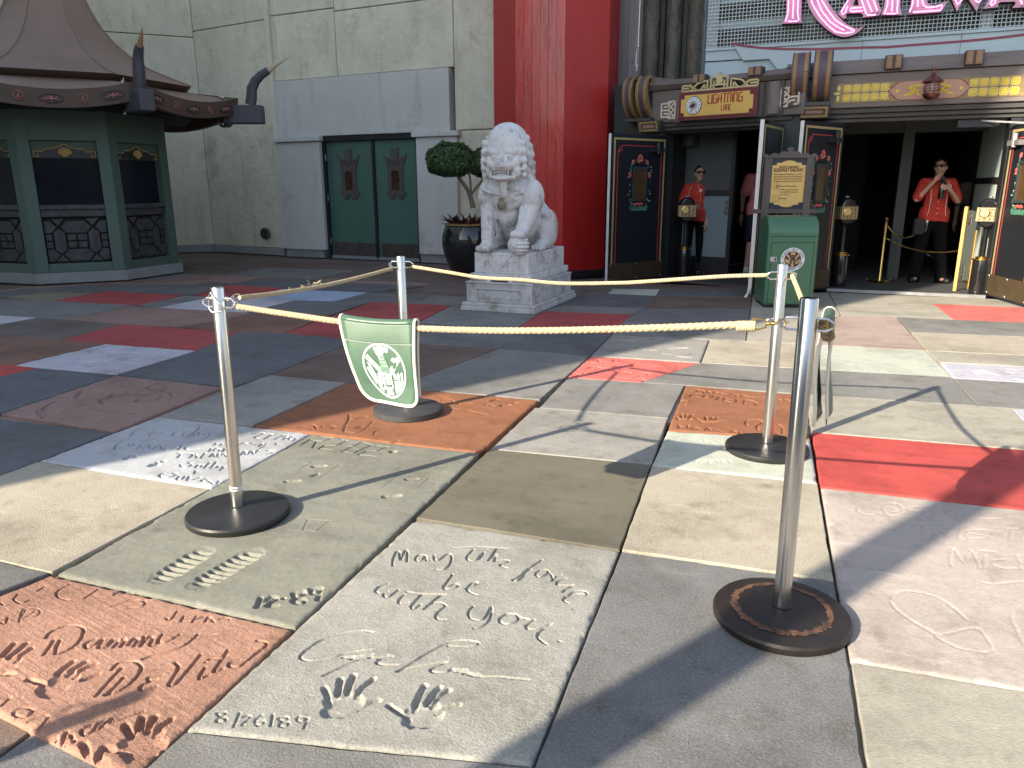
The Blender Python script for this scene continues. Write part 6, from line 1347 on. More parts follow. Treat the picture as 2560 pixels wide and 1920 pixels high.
# right rope
RBR = Frame(G(1916, 1127), G(1951, 1546)); LBR = float(np.linalg.norm((G(1916, 1127)-G(1951, 1546))[:2]))
r0 = ringpos(sB, mB, .945, .35, 1, .055); r1 = ringpos(sR, mR, .985, -.08, 1, .052)+Vector((.0, .10, -.02))
ri, Qr = braid('barrier_rope', 'right side rope hanging behind the nearest stanchion with a second flag on it', [r0, r0.lerp(r1, .25)+Vector((.02, 0, -.06)), r0.lerp(r1, .5)+Vector((.02, 0, -.085)), r0.lerp(r1, .78)+Vector((.01, 0, -.055)), r1], .0105, M_bolt)
clip(ri, r1, ringpos(sR, mR, .985, -.08, 1, .055), M_brass, Qr[0])
lp2 = MB(); pR = ringpos(sR, mR, .985, -.08, 1, .06)-Qr[0]
for i in range(4):
    lp2.tube([pR+Vector((.004*i+(.016+.003*math.sin(i*2))*math.cos(a)-.008, .02+.008*i+.01*math.cos(a*2+i), -.013*i+.015*math.sin(a))) for a in [k_*math.pi/6 for k_ in range(12)]], .0055, 6, closed=True)
lp2.build('knotted_end', mat('rope_grimy', (.24, .18, .10), .8, var=.3, scale=50, bump=.4), ri, smooth=True)

# ================================================================ GREEN FLAGS ON THE ROPES
M_vinyl = mat('vinyl_green', (.060, .122, .083), .42, var=.09, scale=8, bump=.06, bscale=25, stain=((.42, .50, .45), 40, .72))
M_vinyl2 = mat('vinyl_green_upper', (.056, .115, .078), .40, var=.1, scale=10, bump=.12, bscale=12)
M_piping = mat('piping_cream', (.74, .68, .57), .6, var=.05, bump=.1)
M_print = mat('print_white', (.74, .79, .76), .5, var=.05, bump=0)
M_printg = mat('print_green', (.13, .23, .17), .5, var=.05, bump=0)
def flag(label, F, u0, u1, zt, hgt, skew, y, lean, emblem=True, thick=.008, turn=0):
    """vinyl flap folded over the rope: front and back sheet, piped edge"""
    t = thing('rope_flag', label, 'flag', loc=(*F.xy((u0+u1)/2, y), zt), rz=F.rz+turn, group='green vinyl flags on the ropes')
    w_ = u1-u0
    def pos(s, v, off=0.0):
        # s across (-.5 .5), v down 0..1
        x = s*w_+skew*v+(.5-s)*.085*v**1.15
        z = -v*hgt+(.018*(s*s*4-1)*(1-v) if True else 0)*.5-skew*.12*v*(s+.5)
        yy = -lean*v-.014*math.sin(math.pi*min(1, v*1.3))*(.6+.4*s)-.011*(1-min(1, v*14))*0+.010*math.sin(5*s+3*v)*v
        return Vector((x, yy-.013-off, z))
    def outline(m_):
        o = []
        for v in np.linspace(0, .83, 9): o.append((-.5, v))
        for k_ in range(1, 7): a = k_/6*math.pi/2; o.append((-.5+.20*(1-math.cos(a)), .83+.17*math.sin(a)))
        for s in np.linspace(-.22, .36, 6): o.append((s, 1.0))
        for k_ in range(1, 7): a = math.pi/2*(1-k_/6); o.append((.36+.14*math.cos(a), .88+.12*math.sin(a)))
        for v in np.linspace(.80, 0, 9): o.append((.5, v))
        return o
    ol = outline(0)
    def sheet(off, name, m_, v0=0, v1=1):
        n = 26; rows = np.linspace(v0, v1, n); vs = []; fs = []
        for v in rows:
            if v > .83: tL = min(1, (v-.83)/.17); sl = -.5+.20*(1-math.sqrt(max(0, 1-tL*tL)))
            else: sl = -.5
            if v > .88: tR = min(1, (v-.88)/.12); sr = .36+.14*math.sqrt(max(0, 1-tR*tR))
            else: sr = .5
            for j in range(13): vs.append(pos(sl+(sr-sl)*j/12, v, off))
        for i in range(n-1):
            for j in range(12): fs.append((i*13+j, i*13+j+1, i*13+14+j, i*13+13+j))
        o = MB().add(vs, fs).build(name, m_, t, smooth='all')
        sd_ = o.modifiers.new('thick', 'SOLIDIFY'); sd_.thickness = .0025; sd_.offset = 1
        return o
    fr_ = sheet(0, 'front_sheet', M_vinyl, .20, 1.0); sheet(.0012, 'upper_band', M_vinyl2, 0, .235)
    bk_ = MB(); n = 14; vs = []
    for i in range(n):
        v = i/(n-1)*.97
        for j in range(9):
            s = -.5+j/8; p = pos(s, v); vs.append((p.x-.012*v, p.y+.028+.10*lean*v+thick*v, p.z))
    bk_.add(vs, [(i*9+j, i*9+j+1, i*9+10+j, i*9+9+j) for i in range(n-1) for j in range(8)])
    bo = bk_.build('back_sheet', M_vinyl, t, smooth='all'); sd_ = bo.modifiers.new('thick', 'SOLIDIFY'); sd_.thickness = .0025
    vs = []; n = 9
    for i in range(n):
        a = math.pi*i/(n-1)
        for j in range(9):
            s = -.5+j/8; p = pos(s, 0); vs.append((p.x, p.y+.015-.0165*math.cos(a), p.z+.0165*math.sin(a)))
    fo = MB().add(vs, [(i*9+j, i*9+j+1, i*9+10+j, i*9+9+j) for i in range(n-1) for j in range(8)]).build('fold', M_vinyl2, t, smooth='all'); sd_ = fo.modifiers.new('thick', 'SOLIDIFY'); sd_.thickness = .002; sd_.offset = 1
    pip = MB(); pip.tube([pos(s, v, .001) for s, v in ol], .0062, 6); pip.build('piping', M_piping, t, smooth=True)
    for s in (-.5, .5):
        p = pos(s, 0); pi2 = MB().tube([(p.x, p.y, p.z)]+[(p.x, p.y+.015-.0165*math.cos(a), p.z+.0165*math.sin(a)) for a in (.5, 1.2, 1.9, 2.6)]+[(pos(s, v).x-.012*v, pos(s, v).y+.03+.1*lean*v+thick*v, pos(s, v).z) for v in (.05, .3, .6, .9)], .0052, 6)
        pi2.build('back_piping', M_piping, t, smooth=True)
    st = MB()
    for i in range(30): p, q_ = pos(-.47+i*.0324, .237, .002), pos(-.47+i*.0324+.02, .237, .002); st.tube([p, q_], .0012, 4)
    st.build('stitching', M_print, t)
    if emblem:
        es = lambda x, z: pos(.02+x*.325, .585+z*-.325*w_/hgt*1.0, .0032)        # emblem coordinates: unit circle
        em = MB()
        def poly(pp, off=0.0):
            q_ = [es(x, z)-Vector((0, off, 0)) for x, z in pp]; b_ = [v+Vector((0, .0016, 0)) for v in q_]; em.hexa(q_, b_)
        N2 = 48
        for k_ in range(N2):
            a, b_ = 2*math.pi*k_/N2, 2*math.pi*(k_+1)/N2
            poly([(math.cos(a)*.955, math.sin(a)*.955), (math.cos(a)*1.02, math.sin(a)*1.02), (math.cos(b_)*1.02, math.sin(b_)*1.02), (math.cos(b_)*.955, math.sin(b_)*.955)])
        ob = em.build('emblem_ring', M_print, t)
        em = MB()
        A_c = lambda a: (.90*math.cos(R_(a)), .90*math.sin(R_(a)))
        poly([A_c(112), A_c(104), A_c(96), A_c(88), A_c(80), A_c(70), (.13, .10), (-.12, .10)])                      # beam straight up
        poly([A_c(152), A_c(146), A_c(140), (-.15, .02), (-.28, -.12)]); poly([A_c(40), A_c(34), A_c(28), (.32, -.12), (.16, .02)])   # side beams
        poly([(-.88, .05), (-.80, .10), (-.62, -.35), (-.66, -.58)]); poly([(-.78, .28), (-.68, .22), (-.40, -.52), (-.34, -.82), (-.5, -.72)])
        poly([(-.46, -.12), (-.30, -.10), (-.26, -.50), (-.38, -.55)]); poly([(-.30, -.62), (-.10, -.64), (-.10, -.72), (-.32, -.72)])
        for k_ in range(3): poly([(.36+.19*k_, -.30), (.37+.19*k_, -.12+.03*k_), (.44+.19*k_, -.04+.03*k_), (.50+.17*k_, -.12+.03*k_), (.51+.16*k_, -.30)])
        for k_ in range(3): poly([(.34, -.36-.06*k_), (.86-.03*k_, -.34-.06*k_), (.86-.04*k_, -.37-.06*k_), (.34, -.385-.06*k_)])
        poly([(.34, -.54), (.74, -.54), (.66, -.62), (.50, -.76), (.36, -.82)]); poly([(-.12, -.66), (.12, -.66), (.22, -.88), (.0, -.90), (-.20, -.88)])
        poly([(-.10, -.18), (.10, -.18), (.10, -.52), (-.10, -.52)]); poly([(-.30, -.08), (.30, -.08), (.28, -.16), (-.28, -.16)])
        for s in (-1, 1): poly([(s*.16, -.16), (s*.22, -.16), (s*.24, -.62), (s*.18, -.62)]); poly([(s*.24, -.06), (s*.31, -.06), (s*.40, .20)])
        poly([(.36, .42), (.46, .52), (.58, .50), (.66, .40), (.52, .34)])
        poly([(-.22, -.62), (.22, -.62), (.22, -.645), (-.22, -.645)])
        em.build('emblem_print', M_print, ob)
        em = MB()
        for k_ in range(5):
            z0_, z1_ = .56-.125*k_, .455-.125*k_; w0, w1 = .105+.032*k_, .105+.032*(k_+1)-.012
            poly([(-w0, z0_), (w0, z0_), (w1, z1_), (-w1, z1_)], .0012)
        poly([(-.16, -.10), (-.10, -.10), (-.10, -.15), (-.16, -.15)], .0012); poly([(-.03, -.09), (.03, -.09), (.03, -.15), (-.03, -.15)], .0012); poly([(.10, -.10), (.16, -.10), (.16, -.15), (.10, -.15)], .0012)
        for k_ in range(3): poly([(-.08+.065*k_, -.555), (-.05+.065*k_, -.555), (-.05+.065*k_, -.61), (-.08+.065*k_, -.61)], .0012)
        poly([(-.19, -.72), (.19, -.72), (.19, -.73), (-.19, -.73)], .0012); poly([(-.2, -.80), (.2, -.80), (.2, -.81), (-.2, -.81)], .0012)
        em.build('emblem_tower', M_printg, ob)
    return t
flag('green vinyl flag with a round white theatre emblem hanging on the front rope', RL, .592, .908, .905, .300, .018, 0, .02)
flag('green vinyl flag seen edge-on, hanging on the right side rope behind the nearest stanchion', RBR, LBR-.46, LBR-.14, .955, .325, .02, .085, -.01, turn=-.10)
# ================================================================ LITTER BIN AND FRAMED NOTICE
M_bin = mat('bin_green', (.055, .15, .085), .32, var=.06, scale=3, bump=.03, bscale=30, coat=.2)
M_line = mat('bin_seam', (.012, .03, .02), .7, var=.1, bump=0)
bl0, bl1 = G(1906, 769), G(2030, 771)
BF = Frame(bl0, bl1); BW = float(np.linalg.norm((bl1-bl0)[:2])); BD = .56
bn = thing('litter_bin', 'green metal litter bin with rounded top and round white badge', 'litter bin', loc=(*BF.xy(BW/2, BD/2), 0), rz=BF.rz)
zt = 1.06; pr_ = [(-BD/2, .03), (-BD/2, zt-.20)]+[(-BD/2+.20*(1-math.cos(a)), zt-.20+.20*math.sin(a)) for a in np.linspace(.15, math.pi/2, 9)]+[(BD/2-.20*(1-math.cos(a)), zt-.20+.20*math.sin(a)) for a in np.linspace(math.pi/2, .15, 9)]+[(BD/2, zt-.2), (BD/2, .03)]
vs = [(-BW/2, y, z) for y, z in pr_]+[(BW/2, y, z) for y, z in pr_]; n = len(pr_)
MB().add(vs, [tuple(range(n)), tuple(range(n, 2*n))]+[(i, (i+1) % n, n+(i+1) % n, n+i) for i in range(n)]).build('body', M_bin, bn, smooth=True, bevel=.018)
MB().box(-BW/2+.02, BW/2-.02, -BD/2+.02, BD/2-.02, 0, .04).build('plinth', M_gap, bn)
dw = BW/2-.05
MB().box(-dw, dw, -BD/2-.006, -BD/2+.002, .05, zt-.30).build('door', M_bin, bn, bevel=.003)
MB().box(-dw-.006, dw+.006, -BD/2-.002, -BD/2+.002, .044, zt-.294).build('door_gap', M_line, bn)
MB().box(-BW/2+.02, BW/2-.02, -BD/2-.004, -BD/2+.002, zt-.232, zt-.226).build('lid_seam', M_line, bn)
u, z = BF.uv(1933, 648, 0); u -= BW/2
lk = MB().box(u-.036, u+.036, -BD/2-.012, -BD/2-.005, z-.027, z+.027).build('lock_plate', M_alu, bn, bevel=.003)
MB().box(u-.026, u+.010, -BD/2-.015, -BD/2-.011, z-.019, z+.019).build('lock_face', mat('lock_pale', (.45, .44, .46), .4, bump=0), lk); MB().box(u+.013, u+.027, -BD/2-.015, -BD/2-.011, z-.019, z+.019).build('lock_slot', M_gap, lk)
u, z = BF.uv(1981, 648, 0); u -= BW/2; yb = -BD/2-.006
M_badge = mat('badge_white', (.66, .70, .72), .45, var=.03, bump=0); M_navy = mat('badge_navy', (.035, .055, .11), .5, bump=0); M_tanb = mat('badge_tan', (.50, .32, .16), .5, var=.08, bump=0)
r_b = .134
bd = MB().lathe([(r_b, -.002), (r_b, .002)], (u, yb-.003, z), 48, M=RX).build('badge', M_badge, bn)
ib = MB().lathe([(r_b*.69, -.001), (r_b*.69, .001)], (u, yb-.0065, z), 40, M=RX).build('badge_field', mat('badge_dark', (.05, .035, .025), .5, var=.1, bump=0), bd)
MB().tube([(u+r_b*.70*math.cos(a), yb-.007, z+r_b*.70*math.sin(a)) for a in np.linspace(0, 6.2832, 41)[:-1]], .0016, 4, closed=True).build('badge_ring', M_tanb, bd)
em = MB(); rr = r_b*.66
def pz(pp, off=0): em.plate([(u+a*rr, z+b_*rr) for a, b_ in pp], yb-.0092-off, yb-.0078)
ac = lambda d, s=.97: (s*math.cos(R_(d)), s*math.sin(R_(d)))
pz([ac(110), ac(100), ac(90), ac(80), ac(70), (.12, .1), (-.12, .1)]); pz([ac(150), ac(142), ac(134), (-.12, .0), (-.3, -.1)]); pz([ac(46), ac(38), ac(30), (.3, -.1), (.12, .0)]); pz([ac(178), ac(190), ac(205), (-.34, -.6), (-.3, -.12)]); pz([ac(2), ac(-14), ac(-30), (.40, -.62), (.3, -.12)]); pz([ac(258), ac(270), ac(282), (.13, -.5), (-.13, -.5)]); pz([(-.1, -.15), (.1, -.15), (.1, -.45), (-.1, -.45)])
em.build('emblem_rays', M_tanb, ib)
em = MB()
for k_ in range(3): pz([(-.17-.05*k_, .56-.2*k_), (.17+.05*k_, .56-.2*k_), (.19+.06*k_, .40-.2*k_), (-.19-.06*k_, .40-.2*k_)], .001)
for s in (-1, 1): pz([(s*.20, -.12), (s*.30, -.12), (s*.30, -.55), (s*.20, -.55)], .001)
pz([(-.42, -.06), (.42, -.06), (.40, -.13), (-.40, -.13)], .001)
for k_ in range(3): pz([(.45+.15*k_, -.15), (.48+.15*k_, -.05), (.56+.12*k_, -.2), (.50+.12*k_, -.42)], .001)
em.build('emblem_tower', M_black, ib)
def arc_text(s, r, a0, a1, size, par, flip=False):
    n = len(s)
    for i, ch in enumerate(s):
        if ch == ' ': continue
        a = a0+(a1-a0)*i/(n-1); x, zz = u+r*math.cos(a), z+r*math.sin(a)
        me = text_mesh(ch, size, .0006, 'letter', bold=.0006); rot = (a-math.pi/2) if not flip else (a+math.pi/2)
        me.transform(Matrix.Translation((x, yb-.0065, zz)) @ Matrix.Rotation(-rot, 4, 'Y')); me.materials.clear(); me.materials.append(M_navy); link('letter', me, par)
arc_text('PLEASE HELP KEEP', r_b*.84, R_(166), R_(14), .031, bd); arc_text('THIS PROPERTY CLEAN', r_b*.84, R_(200), R_(340), .027, bd, True)
MB().ell((u-r_b*.84, yb-.006, z+.0), (.004, .001, .004), 8, 6).ell((u+r_b*.84, yb-.006, z), (.004, .001, .004), 8, 6).build('badge_dot', M_navy, bd)

# notice board in a carved frame behind the bin
NF0 = Frame(BF.xy(0, BD+.18), BF.xy(1, BD+.14))
nu = lambda px, py: NF0.uv(px, py, 0)
nb = thing('notice_board', 'yellow ride notice in a carved dark wood frame behind the green bin', 'notice board', loc=NF0.loc, rz=NF0.rz)
ox = lambda x, y: nu(1900+x*.1085, 360+y*.1085)
xl, zl = ox(100, 1610); xr, _ = ox(1090, 1610); xl2 = xl+.06; zt2 = ox(600, 330)[1]; zb2 = ox(600, 1500)[1]
M_wood = mat('frame_wood', (.085, .07, .062), .6, var=.2, bump=.2, bscale=30, stretch=(1, 1, .4)); M_navyp = mat('notice_navy', (.022, .027, .045), .5, bump=.02)
xL, xR = ox(170, 800)[0], ox(1120, 800)[0]
MB().box(xL-.045, xL+.045, -.03, .05, 0, zt2).build('post', M_wood, nb, bevel=.008); MB().box(xR-.045, xR+.045, -.03, .05, 0, zt2).build('post', M_wood, nb, bevel=.008)
zc0, zc1 = ox(600, 1600)[1], ox(600, 1500)[1]
MB().plate([(xL-.13, zc0), (xR+.13, zc0), (xR+.13, zc0+.05), (xR+.09, zc1), (xL-.09, zc1), (xL-.13, zc0+.05)], -.025, .045).build('lower_rail', M_wood, nb, bevel=.006)
zr = ox(600, 330)[1]; xm = (xL+xR)/2
half = [(.0, .205), (.045, .19), (.05, .155), (.035, .125), (.07, .125), (.10, .135), (.135, .115), (.15, .09), (.175, .075), (.20, .095), (.23, .10), (.265, .085), (.285, .06), (.31, .055), (.34, .085), (.375, .085), (.395, .05), (.385, .015), (.36, 0)]
sc2 = (xR-xL+.09)/.72
MB().plate([(xm+a*sc2, zr+b_*sc2*.8) for a, b_ in half]+[(xm-a*sc2, zr+b_*sc2*.8) for a, b_ in half[:0:-1]], -.028, .045).build('carved_crest', M_wood, nb, bevel=.006)
pn_ = MB().box(xL+.045, xR-.045, -.005, .03, zb2, zt2).build('panel', M_navyp, nb)
yt = [ox(x, y) for x, y in ((285, 490), (390, 480), (392, 440), (500, 430))]
def oxs(*v): return [ox(v[i], v[i+1]) for i in range(0, len(v), 2)]
yp = oxs(218,1350, 285,492, 388,490, 392,438, 500,434)+smooth_line(oxs(500,434, 560,398, 680,380, 800,398, 850,434), 3)[1:]+oxs(955,432, 955,484, 1058,486, 985,1342, 878,1348, 872,1395, 770,1400)+smooth_line(oxs(770,1400, 700,1440, 600,1455, 490,1440, 420,1400), 3)[1:]+oxs(315,1398, 318,1350)
yo = MB().plate(yp, -.010, -.005).build('yellow_notice', mat('notice_yellow', (.64, .43, .14), .55, var=.04, bump=0), pn_)
M_ink = mat('ink_brown', (.10, .035, .025), .6, bump=0)
sh_ = ox(600, 1200)[0]-ox(640, 700)[0]
def tl(s, x, y, w_, size, b=.0004):
    me = text_mesh(s, size, .0004, 'lettering', bold=b); xs = [v.co.x for v in me.vertices]; k_ = (nu(1900+(x+w_/2)*.1085, 360+y*.1085)[0]-nu(1900+(x-w_/2)*.1085, 360+y*.1085)[0])/(max(xs)-min(xs)); px_, pz_ = ox(x, y)
    me.transform(Matrix.Translation((px_, -.0115, pz_)) @ Matrix.Diagonal((k_, 1, 1, 1)) @ Matrix.Translation((-(max(xs)+min(xs))/2, 0, 0))); me.materials.clear(); me.materials.append(M_ink); link('lettering', me, yo)
tl("MICKEY & MINNIE'S", 665, 535, 440, .038, .0012); tl('RUNAWAY RAILWAY', 655, 605, 680, .062, .002)
tl("Mickey & Minnie's Runaway Railway is an exciting", 640, 698, 650, .026); tl('journey through a variety of cartoon environments', 640, 750, 660, .026); tl('aboard a train car that travels forward, backward', 635, 803, 650, .026); tl('and sideways to a sudden and unpredictable manner.', 635, 858, 660, .026)
tl('Supervise children at all times.', 655, 970, 380, .024); tl('Children under age 7 years must', 658, 1050, 410, .024); tl('be accompanied by a person age', 655, 1103, 410, .024); tl('14 years or older.', 550, 1160, 200, .024); tl('Main entrance', 525, 1255, 165, .026)
cx_, cz_ = ox(385, 975); MB().tube([(a, -.011, b_) for a, b_ in circ(cx_, cz_, .034, 20)], .0022, 4, closed=True).bar((cx_-.008, -.011, cz_-.018), (cx_-.004, -.011, cz_+.012), .008, .001).bar((cx_+.010, -.011, cz_-.018), (cx_+.008, -.011, cz_+.02), .010, .001).build('pictogram', M_ink, yo)
cx_, cz_ = ox(360, 1258); MB().tube([(cx_+a, -.011, cz_+b_) for a, b_ in ((-.034, -.034), (.034, -.034), (.034, .034), (-.034, .034))], .0022, 4, closed=True).bar((cx_-.012, -.011, cz_-.02), (cx_+.002, -.011, cz_+.015), .009, .001).bar((cx_+.002, -.011, cz_-.015), (cx_+.018, -.011, cz_-.02), .008, .001).build('pictogram', M_ink, yo)

# ================================================================ CARD READER POSTS, BRASS POST, CHAIN, QUEUE RAIL
M_lattg = mat('fretwork_gold', (.46, .36, .20), .4, metal=.5, var=.15, bump=.05)
M_gloss = mat('gloss_black', (.012, .012, .013), .12, var=.1, bump=.01, coat=.5)
def reader(label, p, rz):
    t = thing('card_reader', label, 'card reader', loc=(*p, 0.004), rz=rz, group='gold-grilled card reader posts at the doors')
    MB().lathe([(.10, 0), (.10, .42), (.095, .44)], n=28).build('pedestal', M_gloss, t, smooth=True)
    MB().lathe([(.10, .44), (.115, .447), (.115, .458), (.07, .468), (.078, .476), (.078, .486), (.04, .494)], n=28).build('brass_collar', M_brass, t, smooth=True)
    MB().lathe([(.034, .49), (.032, .85)], n=16).lathe([(.032, .85), (.09, .90), (.02, .90)], n=16).build('neck', M_gloss, t, smooth=True)
    hd_ = MB(); o_ = [(.118, .96), (.118, 1.10)]+[(.118*math.cos(a), 1.10+.135*math.sin(a)) for a in np.linspace(.2, math.pi-.2, 10)]+[(-.118, 1.10), (-.118, .96)]+[(-.118*math.cos(a), .96-.10*math.sin(a)) for a in np.linspace(.2, math.pi-.2, 8)]
    hd_.plate(o_, -.10, .10); hb = hd_.build('head', M_gloss, t, smooth=True, bevel=.03)
    fw_ = MB()
    for i in range(5): x = -.11+i*.055; fw_.box(x-.006, x+.006, -.112, -.102, .945, 1.115)
    for i in range(5): z_ = .95+i*.040; fw_.box(-.116, .116, -.113, -.103, z_-.004, z_+.004)
    for i in range(4):
        for j in range(4): x, z_ = -.083+i*.055, .97+j*.04; fw_.bar((x-.02, -.108, z_-.014), (x+.02, -.108, z_+.014), .006, .005, up=(0, 1, 0)).bar((x-.02, -.108, z_+.014), (x+.02, -.108, z_-.014), .006, .005, up=(0, 1, 0))
    for s in (-1, 1):
        for i in range(4): y = -.08+i*.053; fw_.box(s*.121-.005, s*.121+.005, y-.005, y+.005, .945, 1.115)
        for i in range(5): z_ = .95+i*.040; fw_.box(s*.121-.005, s*.121+.005, -.1, .1, z_-.004, z_+.004)
    fw_.build('fretwork', M_lattg, t)['kind'] = 'stuff'
    MB().lathe([(.058, -.012), (.058, .0), (.050, .006)], (-.035, -.118, 1.045), 24, M=RX).build('dial_rim', M_brass, t, smooth=True)
    MB().lathe([(.047, -.002), (.047, .004)], (-.035, -.126, 1.045), 24, M=RX).build('dial', mat('dial_gold', (.62, .46, .17), .35, var=.12, scale=40, bump=.1), t, smooth=True)
    MB().lathe([(.022, 1.235), (.03, 1.242), (.03, 1.25), (.008, 1.258)], n=12).build('finial', M_alu, t, smooth=True)
    return t
rp = EF.local(G(2430, 727)); reader('glossy black card reader post in the sun beside the right door leaf', EF.xy(rp[0], .22), EF.rz-.25)
u, _ = EF.uv(2090, 700, .35); reader('black card reader post half hidden behind the open left leaf of the main doors', EF.xy(u+.03, .40), EF.rz+.5)
u, _ = LF.uv(1705, 690, .3); reader('black card reader post just inside the side entrance, beside the pointing attendant', LF.xy(u, .34), LF.rz+.6)
u, _ = EF.uv(2203, 660, 1.15)
bp_ = thing('brass_post', 'thin brass chain post inside the main doors', 'post', loc=(*EF.xy(u, 1.15), .005))
MB().lathe([(.15, 0), (.155, .006), (.11, .014), (.03, .022), (.021, .04), (.02, .86), (.027, .868), (.021, .88), (.015, .89), (.026, .905), (.03, .92), (.02, .94), (.004, .945)], n=20).build('post', M_brass, bp_, smooth=True)
for i in range(3): a = i*2.09+.5; MB().tube([(.08*math.cos(a), .08*math.sin(a), .02), (.17*math.cos(a), .17*math.sin(a), .015), (.19*math.cos(a), .19*math.sin(a), .04)], .012, 6).build('foot', M_brass, bp_, smooth=True)
def chain(label, p0, p1, sag, L=.034):
    t = thing('barrier_chain', label, 'chain', loc=p0, group='brass chains across the lobby'); p0, p1 = Vector(p0), Vector(p1); n = int((p1-p0).length*1.05/(L*.72)); b = MB()
    for i in range(n):
        f0, f1 = i/n, (i+1)/n
        a = (p1-p0)*f0+Vector((0, 0, -sag*4*f0*(1-f0))); c_ = (p1-p0)*f1+Vector((0, 0, -sag*4*f1*(1-f1))); d = (c_-a).normalized(); s_ = d.cross(Vector((0, 0, 1))).normalized(); u_ = s_.cross(d)
        if i % 2: s_, u_ = u_, s_
        m_ = (a+c_)/2; b.tube([m_+d*L*.5*math.cos(t_)+u_*L*.28*math.sin(t_) for t_ in [k_*math.pi/4 for k_ in range(8)]], .0042, 5, closed=True)
    b.build('links', M_brass, t)['kind'] = 'stuff'
# yellow queue rail
u0_, _ = EF.uv(2391, 706, .42)
qr = thing('queue_rail', 'black queue rail panel with yellow uprights and pale fretwork by the right door leaf', 'queue rail', loc=(*EF.xy(u0_, .45), .005), rz=EF.rz+1.05)
MB().box(-.02, .02, -.02, .02, 0, 1.12).build('upright', mat('rail_yellow', (.62, .36, .11), .5, var=.08, bump=.05), qr); MB().box(.36, .40, -.02, .02, 0, .80).build('upright', bpy.data.materials['rail_yellow'], qr)
MB().box(.02, .36, -.008, .008, .12, 1.06).build('panel', M_gloss, qr)
for z0_ in (.14, .86):
    b = MB(); x0, x1 = .025, .16
    for p, q_ in (((x0, z0_), (x1, z0_)), ((x0, z0_+.2), (x1, z0_+.2)), ((x0, z0_), (x1, z0_+.2)), ((x0, z0_+.2), (x1, z0_)), ((x0, z0_+.1), (x0+.05, z0_+.2)), ((x0, z0_+.1), (x0+.05, z0_)), ((x1, z0_), (x1, z0_+.2))): b.bar((p[0], -.012, p[1]), (q_[0], -.012, q_[1]), .014, .012, up=(0, 1, 0))
    b.build('fretwork', M_cream, qr)
chain('brass chain sagging from the brass post towards the drinking attendant', (*EF.xy(u, 1.15), .86), (*EF.xy(u+.55, 1.9), .75), .16)
chain('brass chain hanging behind the drinking attendant to the yellow queue rail', (*EF.xy(u0_, .47), .55), (*EF.xy(u0_-.85, 1.7), .62), .10)

# ================================================================ PEOPLE
M_skin = mat('skin', (.46, .27, .20), .5, var=.06, scale=8, bump=.03)
M_hair = mat('hair_dark', (.02, .014, .012), .45, var=.3, scale=30, bump=.3, bscale=80, stretch=(1, 1, .2)); M_sun = mat('sunglasses', (.008, .008, .01), .08, var=0, bump=0)
M_shirt = mat('shirt_red', (.46, .032, .02), .75, var=.32, scale=32, bump=.35, bscale=25, bdist=.01); M_trou = mat('trousers_black', (.006, .0065, .008), .95, spec=.1, var=.2, bump=.25, bscale=20, bdist=.01)
M_pinks = mat('shirt_pink', (.72, .23, .26), .8, var=.1, scale=6, bump=.3, bscale=18, bdist=.01); M_navys = mat('shorts_navy', (.018, .02, .04), .85, var=.15, bump=.2); M_shoe = mat('shoe_white', (.62, .61, .58), .6, var=.08, bump=.1); M_shoeb = mat('shoe_black', (.02, .02, .02), .5, var=.1, bump=.1)
def V(*a): return Vector(a)
